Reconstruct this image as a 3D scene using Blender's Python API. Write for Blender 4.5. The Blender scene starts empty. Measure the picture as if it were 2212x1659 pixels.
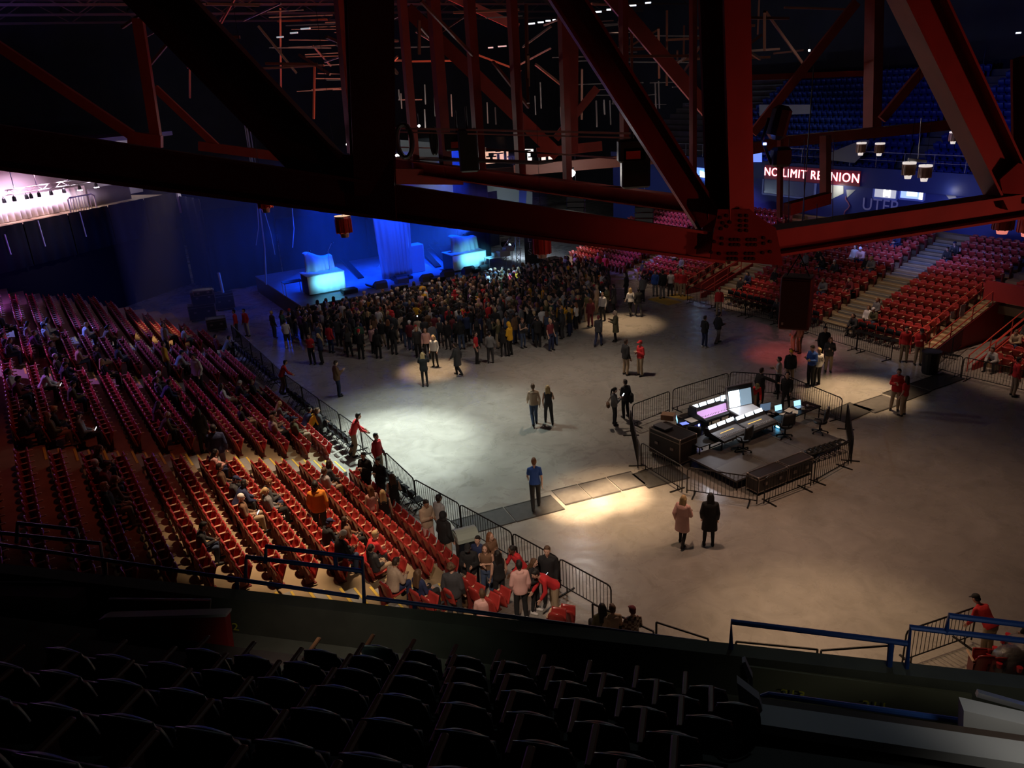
import bpy, bmesh, math, random
import numpy as np
from mathutils import Vector, Matrix, Quaternion
random.seed(11); RNG = np.random.default_rng(5)
SC = bpy.context.scene; COL = SC.collection
R = math.radians
# ---------------------------------------------------------------- camera geometry
FPX, CX, CY, CH = 1720.0, 1106.0, 829.5, 13.7
_dn = Vector((1365 - CX, CY - 5400, -FPX)).normalized(); _up = -_dn
_fw = Vector((0, 0, -1)); _fw = (_fw - _up * _fw.dot(_up)).normalized(); _rt = _fw.cross(_up)
CR = Matrix((_rt, _fw, _up))                     # camera axes -> world axes
def ray(x, y): return CR @ Vector((x - CX, CY - y, -FPX))
def pix(x, y, z=0.0):                            # where the sight line meets the level z
    v = ray(x, y); t = (z - CH) / v.z
    return Vector((v.x * t, v.y * t, z))
def pdep(x, y, d):                               # point on the sight line at ground distance d ahead
    v = ray(x, y); t = d / v.y
    return Vector((v.x * t, d, CH + v.z * t))
def proj(p):
    q = CR.transposed() @ (Vector(p) - Vector((0, 0, CH)))
    return CX + FPX * q.x / -q.z, CY - FPX * q.y / -q.z
def frame(th):
    d = Vector((math.cos(R(th)), math.sin(R(th)), 0)); v = Vector((d.y, -d.x, 0))
    to = lambda u, w, z=0.0: d * u + v * w + Vector((0, 0, z))
    back = lambda p: (p.x * d.x + p.y * d.y, p.x * v.x + p.y * v.y)
    return d, v, to, back
LU, LV, L, Luv = frame(122)                      # left stand
FU, FV, F, Fuv = frame(120)                      # floor, stage, right stand
ND = Vector((0.9665, -0.2565, 0)); NN = Vector((0.2565, 0.9665, 0))   # near balcony: along its rail / towards the arena
def N(t, s, z=0.0): return ND * t + NN * s + Vector((0, 0, z))
# ---------------------------------------------------------------- materials
MATS = {}
def mat(name, col, rough=0.6, metal=0.0, emit=0.0, ecol=None, noise=0.0, scale=8.0, spec=0.5, alpha=1.0, trans=0.0, bump=0.0):
    if name in MATS: return MATS[name]
    m = bpy.data.materials.new(name); m.use_nodes = True; nt = m.node_tree; b = nt.nodes['Principled BSDF']
    b.inputs['Base Color'].default_value = (*col, 1); b.inputs['Roughness'].default_value = rough
    b.inputs['Metallic'].default_value = metal; b.inputs['Specular IOR Level'].default_value = spec
    if trans: b.inputs['Transmission Weight'].default_value = trans
    if emit:
        b.inputs['Emission Color'].default_value = (*(ecol or col), 1); b.inputs['Emission Strength'].default_value = emit
    if noise or bump:
        tc = nt.nodes.new('ShaderNodeTexCoord'); n = nt.nodes.new('ShaderNodeTexNoise')
        n.inputs['Scale'].default_value = scale; n.inputs['Detail'].default_value = 4
        nt.links.new(tc.outputs['Object'], n.inputs['Vector'])
        if noise:
            cr = nt.nodes.new('ShaderNodeValToRGB')
            cr.color_ramp.elements[0].position = .3; cr.color_ramp.elements[1].position = .7
            cr.color_ramp.elements[0].color = (*[c * (1 - noise) for c in col], 1)
            cr.color_ramp.elements[1].color = (*[min(1, c * (1 + noise)) for c in col], 1)
            nt.links.new(n.outputs['Fac'], cr.inputs['Fac']); nt.links.new(cr.outputs['Color'], b.inputs['Base Color'])
        if bump:
            bp = nt.nodes.new('ShaderNodeBump'); bp.inputs['Strength'].default_value = bump; bp.inputs['Distance'].default_value = .02
            nt.links.new(n.outputs['Fac'], bp.inputs['Height']); nt.links.new(bp.outputs['Normal'], b.inputs['Normal'])
    MATS[name] = m; return m
def concrete_floor():
    m = bpy.data.materials.new('arena_concrete'); m.use_nodes = True; nt = m.node_tree; b = nt.nodes['Principled BSDF']
    nd, lk = nt.nodes.new, nt.links.new
    tc = nd('ShaderNodeTexCoord')
    def noise(sc, det, dist=0.0, rough=.6):
        n = nd('ShaderNodeTexNoise'); n.inputs['Scale'].default_value = sc; n.inputs['Detail'].default_value = det
        n.inputs['Distortion'].default_value = dist; n.inputs['Roughness'].default_value = rough
        lk(tc.outputs['Object'], n.inputs['Vector']); return n.outputs['Fac']
    def ramp(src, p0, p1, c0, c1):
        r = nd('ShaderNodeValToRGB'); e = r.color_ramp.elements
        e[0].position, e[1].position = p0, p1; e[0].color, e[1].color = (*c0, 1), (*c1, 1); lk(src, r.inputs['Fac']); return r.outputs['Color']
    def mix(kind, fac, a, b2):
        x = nd('ShaderNodeMixRGB'); x.blend_type = kind
        if isinstance(fac, float): x.inputs['Fac'].default_value = fac
        else: lk(fac, x.inputs['Fac'])
        lk(a, x.inputs['Color1'])
        lk(b2, x.inputs['Color2']); return x.outputs['Color']
    base = ramp(noise(.22, 6, .6), .3, .72, (.30, .285, .262), (.37, .355, .33))
    blot = ramp(noise(.9, 8, 1.2, .7), .36, .64, (.80, .79, .77), (1.10, 1.09, 1.07))
    c = mix('MULTIPLY', .8, base, blot)
    stain = ramp(noise(2.3, 5, .8), .68, .76, (1, 1, 1), (.6, .57, .55))
    c = mix('MULTIPLY', .75, c, stain)
    scuff = ramp(noise(11, 3, 2.5), .72, .76, (1, 1, 1), (.45, .42, .40))
    c = mix('MULTIPLY', .5, c, scuff)
    lk(c, b.inputs['Base Color'])
    rr = nd('ShaderNodeMapRange'); rr.inputs['From Min'].default_value = .35; rr.inputs['From Max'].default_value = .65
    rr.inputs['To Min'].default_value = .21; rr.inputs['To Max'].default_value = .38
    lk(noise(.8, 7, 1.6, .65), rr.inputs['Value']); lk(rr.outputs['Result'], b.inputs['Roughness'])
    b.inputs['Specular IOR Level'].default_value = .5
    bp = nd('ShaderNodeBump'); bp.inputs['Strength'].default_value = .06; bp.inputs['Distance'].default_value = .01
    lk(noise(5, 6, .5), bp.inputs['Height']); lk(bp.outputs['Normal'], b.inputs['Normal'])
    return m
# ---------------------------------------------------------------- mesh builder
class MB:
    def __init__(s): s.v = []; s.f = []; s.mi = []; s.cur = 0
    def add(s, vs, fs):
        o = len(s.v); s.v += [tuple(v) for v in vs]; s.f += [tuple(i + o for i in f) for f in fs]; s.mi += [s.cur] * len(fs); return s
    def boxm(s, M, sx, sy, sz, bev=0.0):
        x, y, z = sx / 2, sy / 2, sz / 2
        if bev <= 0:
            c = [(-x, -y, -z), (x, -y, -z), (x, y, -z), (-x, y, -z), (-x, -y, z), (x, -y, z), (x, y, z), (-x, y, z)]
            f = [(0, 3, 2, 1), (4, 5, 6, 7), (0, 1, 5, 4), (1, 2, 6, 5), (2, 3, 7, 6), (3, 0, 4, 7)]
        else:
            b = min(bev, x * .9, y * .9, z * .9); c = []
            for zz, ins in ((-z, b), (-z + b, 0), (z - b, 0), (z, b)):
                X, Y = x - ins, y - ins; k = b if ins == 0 else b * .5
                c += [(-X + k, -Y, zz), (X - k, -Y, zz), (X, -Y + k, zz), (X, Y - k, zz), (X - k, Y, zz), (-X + k, Y, zz), (-X, Y - k, zz), (-X, -Y + k, zz)]
            f = [tuple(range(7, -1, -1)), tuple(range(24, 32))]
            for r in range(3): f += [(r * 8 + i, r * 8 + (i + 1) % 8, r * 8 + 8 + (i + 1) % 8, r * 8 + 8 + i) for i in range(8)]
        return s.add([M @ Vector(q) for q in c], f)
    def box(s, c, size, rz=0.0, bev=0.0):
        return s.boxm(Matrix.Translation(c) @ Matrix.Rotation(rz, 4, 'Z'), *size, bev=bev)
    def bar(s, p, q, w, h, up=(0, 0, 1)):        # rectangular member from p to q, w across, h along 'up'
        p, q = Vector(p), Vector(q); d = q - p; l = d.length
        if l < 1e-6: return s
        d.normalize(); u = Vector(up); x = d.cross(u)
        if x.length < 1e-4: x = d.cross(Vector((0, 1, 0)))
        x.normalize(); u = x.cross(d).normalized()
        M = Matrix((( x.x, d.x, u.x, 0), (x.y, d.y, u.y, 0), (x.z, d.z, u.z, 0), (0, 0, 0, 1)))
        M.translation = (p + q) / 2
        return s.boxm(M, w, l, h)
    def ibeam(s, p, q, w, h, t=.05, up=(0, 0, 1)):   # steel I section
        p, q = Vector(p), Vector(q); d = (q - p).normalized(); x = d.cross(Vector(up)).normalized(); u = x.cross(d)
        s.bar(p, q, t, h - 2 * t, u)
        for k in (-1, 1): s.bar(p + u * k * (h - t) / 2, q + u * k * (h - t) / 2, w, t, u)
        return s
    def tube(s, pts, r, n=8, cap=True, rs=None):
        pts = [Vector(p) for p in pts]; m = len(pts); vs = []; prev = None
        for i, p in enumerate(pts):
            d = (pts[min(i + 1, m - 1)] - pts[max(i - 1, 0)])
            d = d.normalized() if d.length > 1e-9 else Vector((0, 0, 1))
            a = d.cross(Vector((0, 0, 1))) if prev is None else prev - d * prev.dot(d)
            if a.length < 1e-4: a = d.cross(Vector((0, 1, 0)))
            a.normalize(); prev = a; b = d.cross(a); rr = rs[i] if rs else r
            vs += [p + a * math.cos(2 * math.pi * k / n) * rr + b * math.sin(2 * math.pi * k / n) * rr for k in range(n)]
        fs = [(i * n + k, i * n + (k + 1) % n, (i + 1) * n + (k + 1) % n, (i + 1) * n + k) for i in range(m - 1) for k in range(n)]
        if cap: fs += [tuple(range(n - 1, -1, -1)), tuple(range((m - 1) * n, m * n))]
        return s.add(vs, fs)
    def prism(s, pts, d):                        # polygon pts extruded by vector d
        pts = [Vector(p) for p in pts]; n = len(pts); d = Vector(d)
        fs = [tuple(range(n - 1, -1, -1)), tuple(range(n, 2 * n))] + [(i, (i + 1) % n, n + (i + 1) % n, n + i) for i in range(n)]
        return s.add(pts + [p + d for p in pts], fs)
    def lathe(s, prof, c=(0, 0, 0), n=16):
        c = Vector(c); vs = [c + Vector((r * math.cos(2 * math.pi * k / n), r * math.sin(2 * math.pi * k / n), z)) for r, z in prof for k in range(n)]
        m = len(prof)
        fs = [(i * n + k, i * n + (k + 1) % n, (i + 1) * n + (k + 1) % n, (i + 1) * n + k) for i in range(m - 1) for k in range(n)]
        fs += [tuple(range(n - 1, -1, -1)), tuple(range((m - 1) * n, m * n))]
        return s.add(vs, fs)
    def rings(s, rs, cap=True):                  # list of equal-length loops
        n = len(rs[0]); m = len(rs); vs = [p for r in rs for p in r]
        fs = [(i * n + k, i * n + (k + 1) % n, (i + 1) * n + (k + 1) % n, (i + 1) * n + k) for i in range(m - 1) for k in range(n)]
        if cap: fs += [tuple(range(n - 1, -1, -1)), tuple(range((m - 1) * n, m * n))]
        return s.add(vs, fs)
    def sheet(s, grid, th=0.02, nrm=None):       # grid[i][j] of points given a thickness
        m, n = len(grid), len(grid[0]); P = [Vector(p) for r in grid for p in r]; o = []
        for i in range(m):
            for j in range(n):
                a = Vector(grid[min(i + 1, m - 1)][j]) - Vector(grid[max(i - 1, 0)][j]); b = Vector(grid[i][min(j + 1, n - 1)]) - Vector(grid[i][max(j - 1, 0)])
                q = a.cross(b); q = q.normalized() if q.length > 1e-9 else Vector((0, 0, 1)); o.append(P[i * n + j] + q * th)
        k = m * n; id = lambda i, j: i * n + j
        fs = []
        for i in range(m - 1):
            for j in range(n - 1):
                a, b, c, d = id(i, j), id(i + 1, j), id(i + 1, j + 1), id(i, j + 1)
                fs += [(a, d, c, b), (a + k, b + k, c + k, d + k)]
        for i in range(m - 1): fs += [(id(i, 0), id(i + 1, 0), id(i + 1, 0) + k, id(i, 0) + k), (id(i, n - 1), id(i, n - 1) + k, id(i + 1, n - 1) + k, id(i + 1, n - 1))]
        for j in range(n - 1): fs += [(id(0, j), id(0, j) + k, id(0, j + 1) + k, id(0, j + 1)), (id(m - 1, j), id(m - 1, j + 1), id(m - 1, j + 1) + k, id(m - 1, j) + k)]
        return s.add(P + o, fs)
    def mesh(s, name, mats, smooth=False):
        me = bpy.data.meshes.new(name); me.from_pydata(s.v, [], s.f)
        for m in (mats if isinstance(mats, (list, tuple)) else [mats]): me.materials.append(m)
        if any(s.mi): me.polygons.foreach_set('material_index', s.mi)
        if smooth: me.polygons.foreach_set('use_smooth', [True] * len(s.f))
        me.update(); return me
    def build(s, name, mats, parent=None, smooth=False, loc=None):
        return link(name, s.mesh(name, mats, smooth), parent, loc)
def link(name, data, parent=None, loc=None, rz=None):
    o = bpy.data.objects.new(name, data); COL.objects.link(o)
    if parent is not None: o.parent = parent
    if loc is not None: o.location = loc
    if rz is not None: o.rotation_euler = (0, 0, rz)
    return o
LABELS = {}
def tag(o, label, cat, group=None, kind=None):
    o['label'] = label; o['category'] = cat
    if group: o['group'] = group
    if kind: o['kind'] = kind
    return o
def thing(name, label, cat, loc=(0, 0, 0), rz=0.0, group=None):
    o = link(name, None, None, loc, rz); o.empty_display_size = .2
    return tag(o, label, cat, group)
def struct(o, label=None):
    o['kind'] = 'structure'
    if label: o['label'] = label
    return o
def copy_tree(o, parent=None):
    c = o.copy(); COL.objects.link(c); c.parent = parent
    for ch in list(o.children): copy_tree(ch, c)
    return c
ONES = ['', 'first', 'second', 'third', 'fourth', 'fifth', 'sixth', 'seventh', 'eighth', 'ninth', 'tenth', 'eleventh', 'twelfth', 'thirteenth', 'fourteenth', 'fifteenth', 'sixteenth', 'seventeenth', 'eighteenth', 'nineteenth']
TENS = {2: 'twent', 3: 'thirt', 4: 'fort', 5: 'fift', 6: 'sixt', 7: 'sevent', 8: 'eight', 9: 'ninet'}
def nth(n):
    if n < 20: return ONES[n]
    t, r = divmod(n, 10)
    return TENS[t] + ('ieth' if r == 0 else 'y-' + ONES[r])
CIRC = lambda n: [(math.cos(2 * math.pi * k / n), math.sin(2 * math.pi * k / n)) for k in range(n)]
# palette
BLK = mat('black_paint', (.012, .012, .013), .5)
BLKM = mat('black_steel', (.015, .015, .017), .42, .6)
STEEL = mat('bare_aluminium', (.55, .55, .56), .35, .9)
REDST = mat('red_painted_steel', (.32, .048, .040), .55, noise=.15, scale=1.5)
REDP = mat('red_seat_plastic', (.40, .042, .036), .19)
REDW = mat('red_wall_paint', (.33, .022, .022), .6, noise=.08, scale=.8)
TAN = mat('tan_armrest', (.62, .40, .26), .5)
CONC = mat('stand_concrete', (.29, .215, .125), .75, noise=.2, scale=1.2, bump=.1)
STEPC = mat('step_grey_concrete', (.30, .30, .29), .75, noise=.15, scale=2)
YEL = mat('yellow_step_paint', (.75, .52, .07), .6)
# ================================================================ the setting
def pv(x, y, v0, fr=(FU, FV)):                   # sight line meets a wall parallel to the floor's long side
    d = ray(x, y); n = fr[1]; t = v0 / (d.x * n.x + d.y * n.y); p = d * t; return Vector((p.x, p.y, CH + p.z))
def pu(x, y, u0):                                # sight line meets a wall across the floor's long side
    d = ray(x, y); t = u0 / (d.x * FU.x + d.y * FU.y); p = d * t; return Vector((p.x, p.y, CH + p.z))
m = MB(); m.prism([(-70, -30, -.3), (80, -30, -.3), (80, 120, -.3), (-70, 120, -.3)], (0, 0, .3))
struct(m.build('floor', concrete_floor()), 'grey polished concrete arena floor, scuffed and stained')
DARKW = mat('dark_hall_wall', (.05, .05, .065), .8, noise=.2, scale=.3)
NAVYW = mat('navy_hall_wall', (.04, .05, .16), .7, noise=.15, scale=.4)
GREYW = mat('grey_hall_wall', (.30, .31, .31), .8, noise=.08, scale=.5)
# stepped stands -------------------------------------------------
VA, LP, LR = 8.70, .82, .30                      # left stand: nosing line, row pitch, row rise
LVK = lambda k: VA - LP * (k - 1)                # front edge of tread k
RV0, RP, RR = 36.25, .757, .248                  # right stand
def left_block(m, u0, u1, k1=17):
    pts = []
    for k in range(1, k1 + 1):
        pts += [L(u0, LVK(k), (k - 1) * LR), L(u0, LVK(k), k * LR)]
    pts += [L(u0, LVK(k1 + 1) - .4, k1 * LR), L(u0, LVK(k1 + 1) - .4, 0)]
    m.prism(pts, L(u1, 0) - L(u0, 0))
m = MB(); left_block(m, 11.0, 57.5); struct(m.build('stand_left', CONC), 'stepped concrete tiers of the left stand')
def right_block(m, u0, u1, r0=1, r1=15, zb=0.0):
    pts = []
    for r in range(r0, r1 + 1):
        v = RV0 + RP * r
        pts += [F(u0, v, (r - 1) * RR if r > r0 else zb), F(u0, v, r * RR)]
    pts += [F(u0, RV0 + RP * (r1 + 1), r1 * RR), F(u0, RV0 + RP * (r1 + 1), zb)]
    m.prism(pts, F(u1, 0) - F(u0, 0))
m = MB(); right_block(m, 21.5, 37.4); right_block(m, 38.7, 54.2); right_block(m, 2, 19.35)
right_block(m, 19.35, 21.5, 7, 15, 1.3); right_block(m, 37.4, 38.7, 5, 15, .9)
struct(m.build('stand_right', CONC), 'stepped concrete tiers of the right stand')
# red side walls of the two passages in the right stand
def side_wall(name, u0, th, r0, r1, hgt, slope_to=None):
    m = MB(); pts = []
    va, vb = RV0 - .1, RV0 + RP * r1
    pts = [F(u0, va, 0), F(u0, vb, 0), F(u0, vb, r1 * RR + hgt), F(u0, va, .25 + hgt * .2)]
    m.prism(pts, FU * th); return struct(m.build(name, REDW), 'red painted side wall of the passage into the stand')
side_wall('trim_1', 21.42, .08, 0, 8, .25); side_wall('trim_2', 37.32, .08, 0, 6, .1); side_wall('trim_3', 19.30, .08, 0, 8, .1); side_wall('trim_4', 38.65, .08, 0, 6, .1)
m = MB(); a, b = RV0 + RP * 6.3, RV0 + RP * 6.9
m.prism([F(18.8, a, 2.05), F(22.0, a, 2.05), F(22.0, a, 3.0), F(18.8, a, 3.0)], FV * .25)
struct(m.build('lintel_red', REDW), 'red lintel over the passage in the right stand')
m = MB(); m.prism([F(19.35, b + 2.6, 0), F(21.5, b + 2.6, 0), F(21.5, b + 2.6, 2.1), F(19.35, b + 2.6, 2.1)], FV * .1)
struct(m.build('wall_passage', BLK), 'dark back of the passage')
# paper notices on the passage wall
for i, (x, y, w, h) in enumerate([(2079, 671, .42, .62), (2057, 680, .30, .34)]):
    p = pv(x, y, 38.9 - i * .5); p = F(21.40, Fuv(p)[1], p.z); d = ray(x, y); t = 21.40 / (d.x * FU.x + d.y * FU.y); p = d * t + Vector((0, 0, CH))
    m = MB(); m.prism([p + FV * (-w / 2) + Vector((0, 0, -h / 2)), p + FV * (w / 2) + Vector((0, 0, -h / 2)), p + FV * (w / 2) + Vector((0, 0, h / 2)), p + FV * (-w / 2) + Vector((0, 0, h / 2))], FU * -.01)
    tag(m.build('paper_notice', mat('notice_paper', (.7, .62, .6), .7)), ('larger' if i == 0 else 'smaller') + ' pale paper notice taped to the red passage wall by the railed steps', 'notice')
# hall shell ------------------------------------------------------
m = MB(); m.prism([F(0, 63, 0), F(90, 63, 0), F(90, 63, 26), F(0, 63, 26)], FV * .3); struct(m.build('wall_right', DARKW), 'dark far right wall of the hall')
m = MB(); m.prism([F(88, -40, 0), F(88, 64, 0), F(88, 64, 26), F(88, -40, 26)], FU * .3); struct(m.build('wall_far', DARKW), 'dark wall behind the stage end')
m = MB(); m.prism([F(-15, -40, 0), F(90, -40, 0), F(90, -40, 26), F(-15, -40, 26)], FV * -.3); struct(m.build('wall_left', DARKW), 'dark left wall of the hall')
m = MB(); m.prism([F(-15, -40, 24), F(90, -40, 24), F(90, 64, 24), F(-15, 64, 24)], (0, 0, .4)); struct(m.build('ceiling', mat('roof_deck', (.035, .034, .036), .8, noise=.2, scale=.4)), 'dark corrugated roof deck')
# right side: suite wall, fascia and upper deck -------------------
VW = 48.2
m = MB(); m.prism([F(5, VW, 0), F(62, VW, 0), F(62, VW, 6.35), F(5, VW, 6.35)], FV * .2); struct(m.build('wall_suites', mat('suite_wall_blue', (.025, .04, .24), .6)), 'blue painted wall under the upper deck')
m = MB(); m.prism([F(5, VW - .25, 6.0), F(62, VW - .25, 6.0), F(62, VW - .25, 7.3), F(5, VW - .25, 7.3)], FV * .2); struct(m.build('fascia_right', mat('fascia_blue', (.02, .035, .18), .5)), 'blue fascia of the upper deck')
def upper_deck(m, u0, u1, n=15):
    pts = [F(u0, VW - .2, 6.3)]
    for r in range(n): pts += [F(u0, VW + .6 + .8 * r, 6.6 + .45 * r), F(u0, VW + .6 + .8 * (r + 1), 6.6 + .45 * r)]
    pts += [F(u0, VW + .6 + .8 * n, 6.3)]
    m.prism(pts, F(u1, 0) - F(u0, 0))
UDC = mat('upper_deck_concrete', (.16, .16, .18), .8, noise=.2, scale=1)
m = MB(); upper_deck(m, 5, 62); struct(m.build('stand_upper', UDC), 'stepped upper deck above the fascia')
m = MB(); m.prism([F(26.8, VW + .8, 7.1), F(26.8, VW + 3.6, 7.1), F(26.8, VW + 3.6, 9.4), F(26.8, VW + .8, 7.5)], FU * .15)
m.prism([F(24.6, VW + 3.7, 6.9), F(26.9, VW + 3.7, 6.9), F(26.9, VW + 3.7, 9.2), F(24.6, VW + 3.7, 9.2)], FV * .15)
struct(m.build('trim_5', mat('vom_white_wall', (.55, .55, .52), .7)), 'pale stair wall of the upper deck entrance')
# far end upper tier above the stage: grey hung screen and lit concourse openings
m = MB(); m.prism([pu(838, 465, 65), pu(1150, 478, 65), pu(1150, 385, 65), pu(838, 366, 65)], FU * .2)
tag(m.build('grey_screen', mat('screen_grey_cloth', (.34, .37, .36), .8)), 'pale grey hung screen seen above the stage between the red chords', 'screen')
m = MB(); m.prism([pu(866, 375, 72), pu(1050, 375, 72), pu(1050, 318, 72), pu(866, 302, 72)], FU * .2)
struct(m.build('trim_6', mat('concourse_grey', (.36, .37, .36), .8)), 'grey concourse wall at the stage end')
def lit_panel(name, quad, th, col, strength, label, cat, axis=None):
    m = MB(); m.prism(quad, (axis or FU) * th); o = m.build(name, mat(name + '_glow_%d' % len(MATS), col, .5, emit=strength)); tag(o, label, cat); return o
lit_panel('lit_concourse_window', [pu(1042, 355, 71), pu(1098, 350, 71), pu(1098, 326, 71), pu(1042, 328, 71)], .1, (.55, .30, .22), .55, 'pinkish lit concourse window left of the gusset post at far end', 'window')
lit_panel('lit_concourse_window', [pu(1124, 348, 71), pu(1152, 346, 71), pu(1152, 322, 71), pu(1124, 322, 71)], .1, (.75, .66, .62), .9, 'bright white concourse window in the middle at far end', 'window')
lit_panel('lit_concourse_window', [pu(1170, 346, 71), pu(1194, 344, 71), pu(1194, 318, 71), pu(1170, 318, 71)], .1, (.75, .50, .42), .7, 'small orange white concourse window at the right at far end', 'window')
m = MB(); m.bar(pu(1050, 372, 70.6), pu(1200, 360, 70.6), .2, .6); struct(m.build('trim_7', mat('brown_ledge', (.10, .03, .025), .7)), 'dark red ledge under the lit concourse windows')
for i in range(9):
    x = 1062 + 15 * i; b = pu(x, 352, 70); hh = 1.0 + .5 * (i % 3)
    m = MB(); m.tube([b, b + Vector((0, 0, hh * .55))], .14, 6); m.tube([b + Vector((-.5, 0, hh * .6)), b + Vector((.5, 0, hh * .6))], .07, 6); m.box(b + Vector((0, 0, hh * .8)), (.5, .2, .3))
    tag(m.build('concourse_table', BLK), 'dark stacked table silhouette, %s from the left before the lit concourse windows' % nth(i + 1), 'table')
# ---------------------------------------------------------------- left far corner: draped parapet and lit white curtains
CA, CB = pix(-60, 502, 7.3), pix(380, 415, 7.3); CD = (CB - CA).normalized(); CN = Vector((-CD.y, CD.x, 0))
def cc(t, n, z): return CA + CD * t + CN * n + Vector((0, 0, z - 7.3))
clen = (CB - CA).length
DRAPE = mat('black_velvet_drape', (.014, .012, .016), .95, spec=.1)
NAVYD = mat('dark_stage_drape', (.013, .013, .030), .95, spec=.1)
def drape(name, p, q, z0, z1, mt, amp=.12, wl=.8, label=None, cat='curtain', top=None, th=.03):
    d = (q - p); ln = d.length; d.normalize(); n = Vector((-d.y, d.x, 0)); k = max(8, int(ln / wl * 5)); g = []
    for a in range(2 if top is None else 2):
        z = z0 if a == 0 else z1
        g.append([p + d * (ln * j / k) + n * (amp * math.sin(2 * math.pi * ln * j / k / wl + .6 * math.sin(j * .37)) * (1.15 if a == 0 else .8)) + Vector((0, 0, z - p.z)) for j in range(k + 1)])
    m = MB(); m.sheet(g, th); o = m.build(name, mt, None, True)
    if label: tag(o, label, cat)
    return o
seg = clen / 5
for i in range(5):
    drape('parapet_drape', cc(i * seg + .04, 0, 0), cc((i + 1) * seg - .10, 0, 0), 4.6, 7.3, DRAPE, .07, .9, 'black drape panel hung along the lit corner balcony, %s from the left' % nth(i + 1))
m = MB(); m.prism([cc(-8, .5, 0), cc(clen + .3, .5, 0), cc(clen + .3, .5, 7.1), cc(-8, .5, 7.1)], CN * .2); struct(m.build('wall_corner', mat('corner_black', (.008, .006, .010), .95, spec=.05)), 'dark balcony front of the far left corner')
m = MB(); m.prism([cc(-8, .6, 7.0), cc(clen + 1, .6, 7.0), cc(clen + 1, 12, 7.0), cc(-8, 12, 7.0)], (0, 0, -.3)); struct(m.build('trim_8', CONC), 'corner concourse floor')
m = MB(); m.prism([cc(-9, 1.0, 11.4), cc(clen + 2, 1.0, 11.4), cc(clen + 2, 12, 11.4), cc(-9, 12, 11.4)], (0, 0, .3)); struct(m.build('trim_9', mat('concourse_soffit', (.55, .42, .42), .8)), 'pale concourse ceiling')
m = MB(); m.prism([cc(-9, 6, 7), cc(clen + 3, 6, 7), cc(clen + 3, 6, 11.4), cc(-9, 6, 11.4)], CN * .2); struct(m.build('trim_10', mat('concourse_back_wall', (.5, .42, .46), .8)), 'concourse back wall')
WHC = mat('white_lit_curtain', (.85, .80, .84), .8)
def cpx(x, y, n):                                # sight line meets the plane n metres behind the corner balcony
    d = ray(x, y); q = CA - Vector((0, 0, CH)); t = (q.x * CN.x + q.y * CN.y + n) / (d.x * CN.x + d.y * CN.y); p = d * t
    return (p.x - CA.x) * CD.x + (p.y - CA.y) * CD.y, CH + p.z
t0, t1 = cpx(-60, 440, 3.2)[0], cpx(188, 430, 3.2)[0]; wz = cpx(75, 418, 3.2)[1]
for i in range(5):
    w = (t1 - t0) / 5; drape('white_curtain', cc(t0 + w * i, 3.2, 0), cc(t0 + w * (i + .96), 3.2, 0), 7.05, wz, WHC, .12, .45, 'white floor length curtain panel in the pink lit corner room, %s from the left' % nth(i + 1))
g0, g1 = cpx(195, 440, 2.8)[0], cpx(285, 430, 2.8)[0]
drape('grey_partition', cc(g0, 2.8, 0), cc(g1, 2.8, 0), 7.05, 8.3, mat('partition_grey', (.16, .13, .17), .8), .02, 1, 'low dark grey partition right of the white curtains')
lt = thing('lighting_truss', 'long lighting bar hung above the white lit curtains', 'truss', (0, 0, 0)); BN = 1.9
b0, b1 = cpx(-60, 420, BN)[0], cpx(250, 395, BN)[0]; bz = (cpx(20, 416, BN)[1] + cpx(190, 398, BN)[1]) / 2
m = MB()
for dz in (0, .3): m.tube([cc(b0, BN, bz + dz), cc(b1, BN, bz + dz)], .035, 6)
for i in range(int((b1 - b0) * 2)): m.tube([cc(b0 + i * .5, BN, bz + .3 * (i % 2)), cc(b0 + .5 + i * .5, BN, bz + .3 * ((i + 1) % 2))], .018, 5)
for x in (30, 80, 150, 220): t = cpx(x, 405, BN)[0]; m.tube([cc(t, BN, bz + .3), cc(t, BN, 11.4)], .03, 6)
m.build('truss_tubes', STEEL, lt)
for i, x in enumerate((5, 28, 56, 66, 84, 111, 140, 175, 212)):
    p = cc(cpx(x, 420, BN)[0], BN, bz - .28); a = thing('par_can', 'small black stage lamp clipped under the corner lighting bar, %s from the left' % nth(i + 1), 'lamp', p)
    m = MB(); m.lathe([(.05, .16), (.10, .10), (.13, -.12), (.12, -.14)], n=12); m.tube([(0, 0, .12), (0, 0, .24)], .02, 6); m.build('lamp_body', BLKM, a)
    on = i in (7, 8); m = MB(); m.lathe([(.17 if on else .115, -.17), (.16 if on else .115, -.145)], n=12); m.build('lens', mat('lens_on', (1, .85, 1), .3, emit=30) if on else mat('lens_off', (.1, .1, .12), .1), a)
m = MB(); p = cc(clen + .15, .1, 0)
m.prism([cc(clen + .05, -.2, 5.7), cc(clen + .5, -.2, 5.7), cc(clen + .2, -.2, 7.4), cc(clen - .1, -.2, 7.4)], CN * .3)
tag(m.build('angled_white_post', mat('white_post_paint', (.7, .66, .7), .6)), 'pale leaning post at right end of the corner balcony drape', 'post')
for i, (x, y0, y1) in enumerate(((28, 503, 538), (118, 467, 515), (208, 470, 500))):
    a, b = pix(x, y0, 7.0), None; m = MB(); t0 = [1.9, 4.4, 7.7][i]
    m.bar(cc(t0, -.12, 7.25 - .4 * (i == 0)), cc(t0 + .05, -.12, 5.6), .07, .03); tag(m.build('drape_gap_batten', mat('pale_batten', (.75, .72, .78), .5)), 'thin pale batten between black balcony drapes, %s from the left' % nth(i + 1), 'batten')
RL = cpx(203, 445, .9)[0] - cpx(152, 455, .9)[0]
br = thing('balcony_railing', 'white railing with uprights beside the pink lit white curtains', 'railing', cc(cpx(152, 455, .9)[0], .9, 7))
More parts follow.
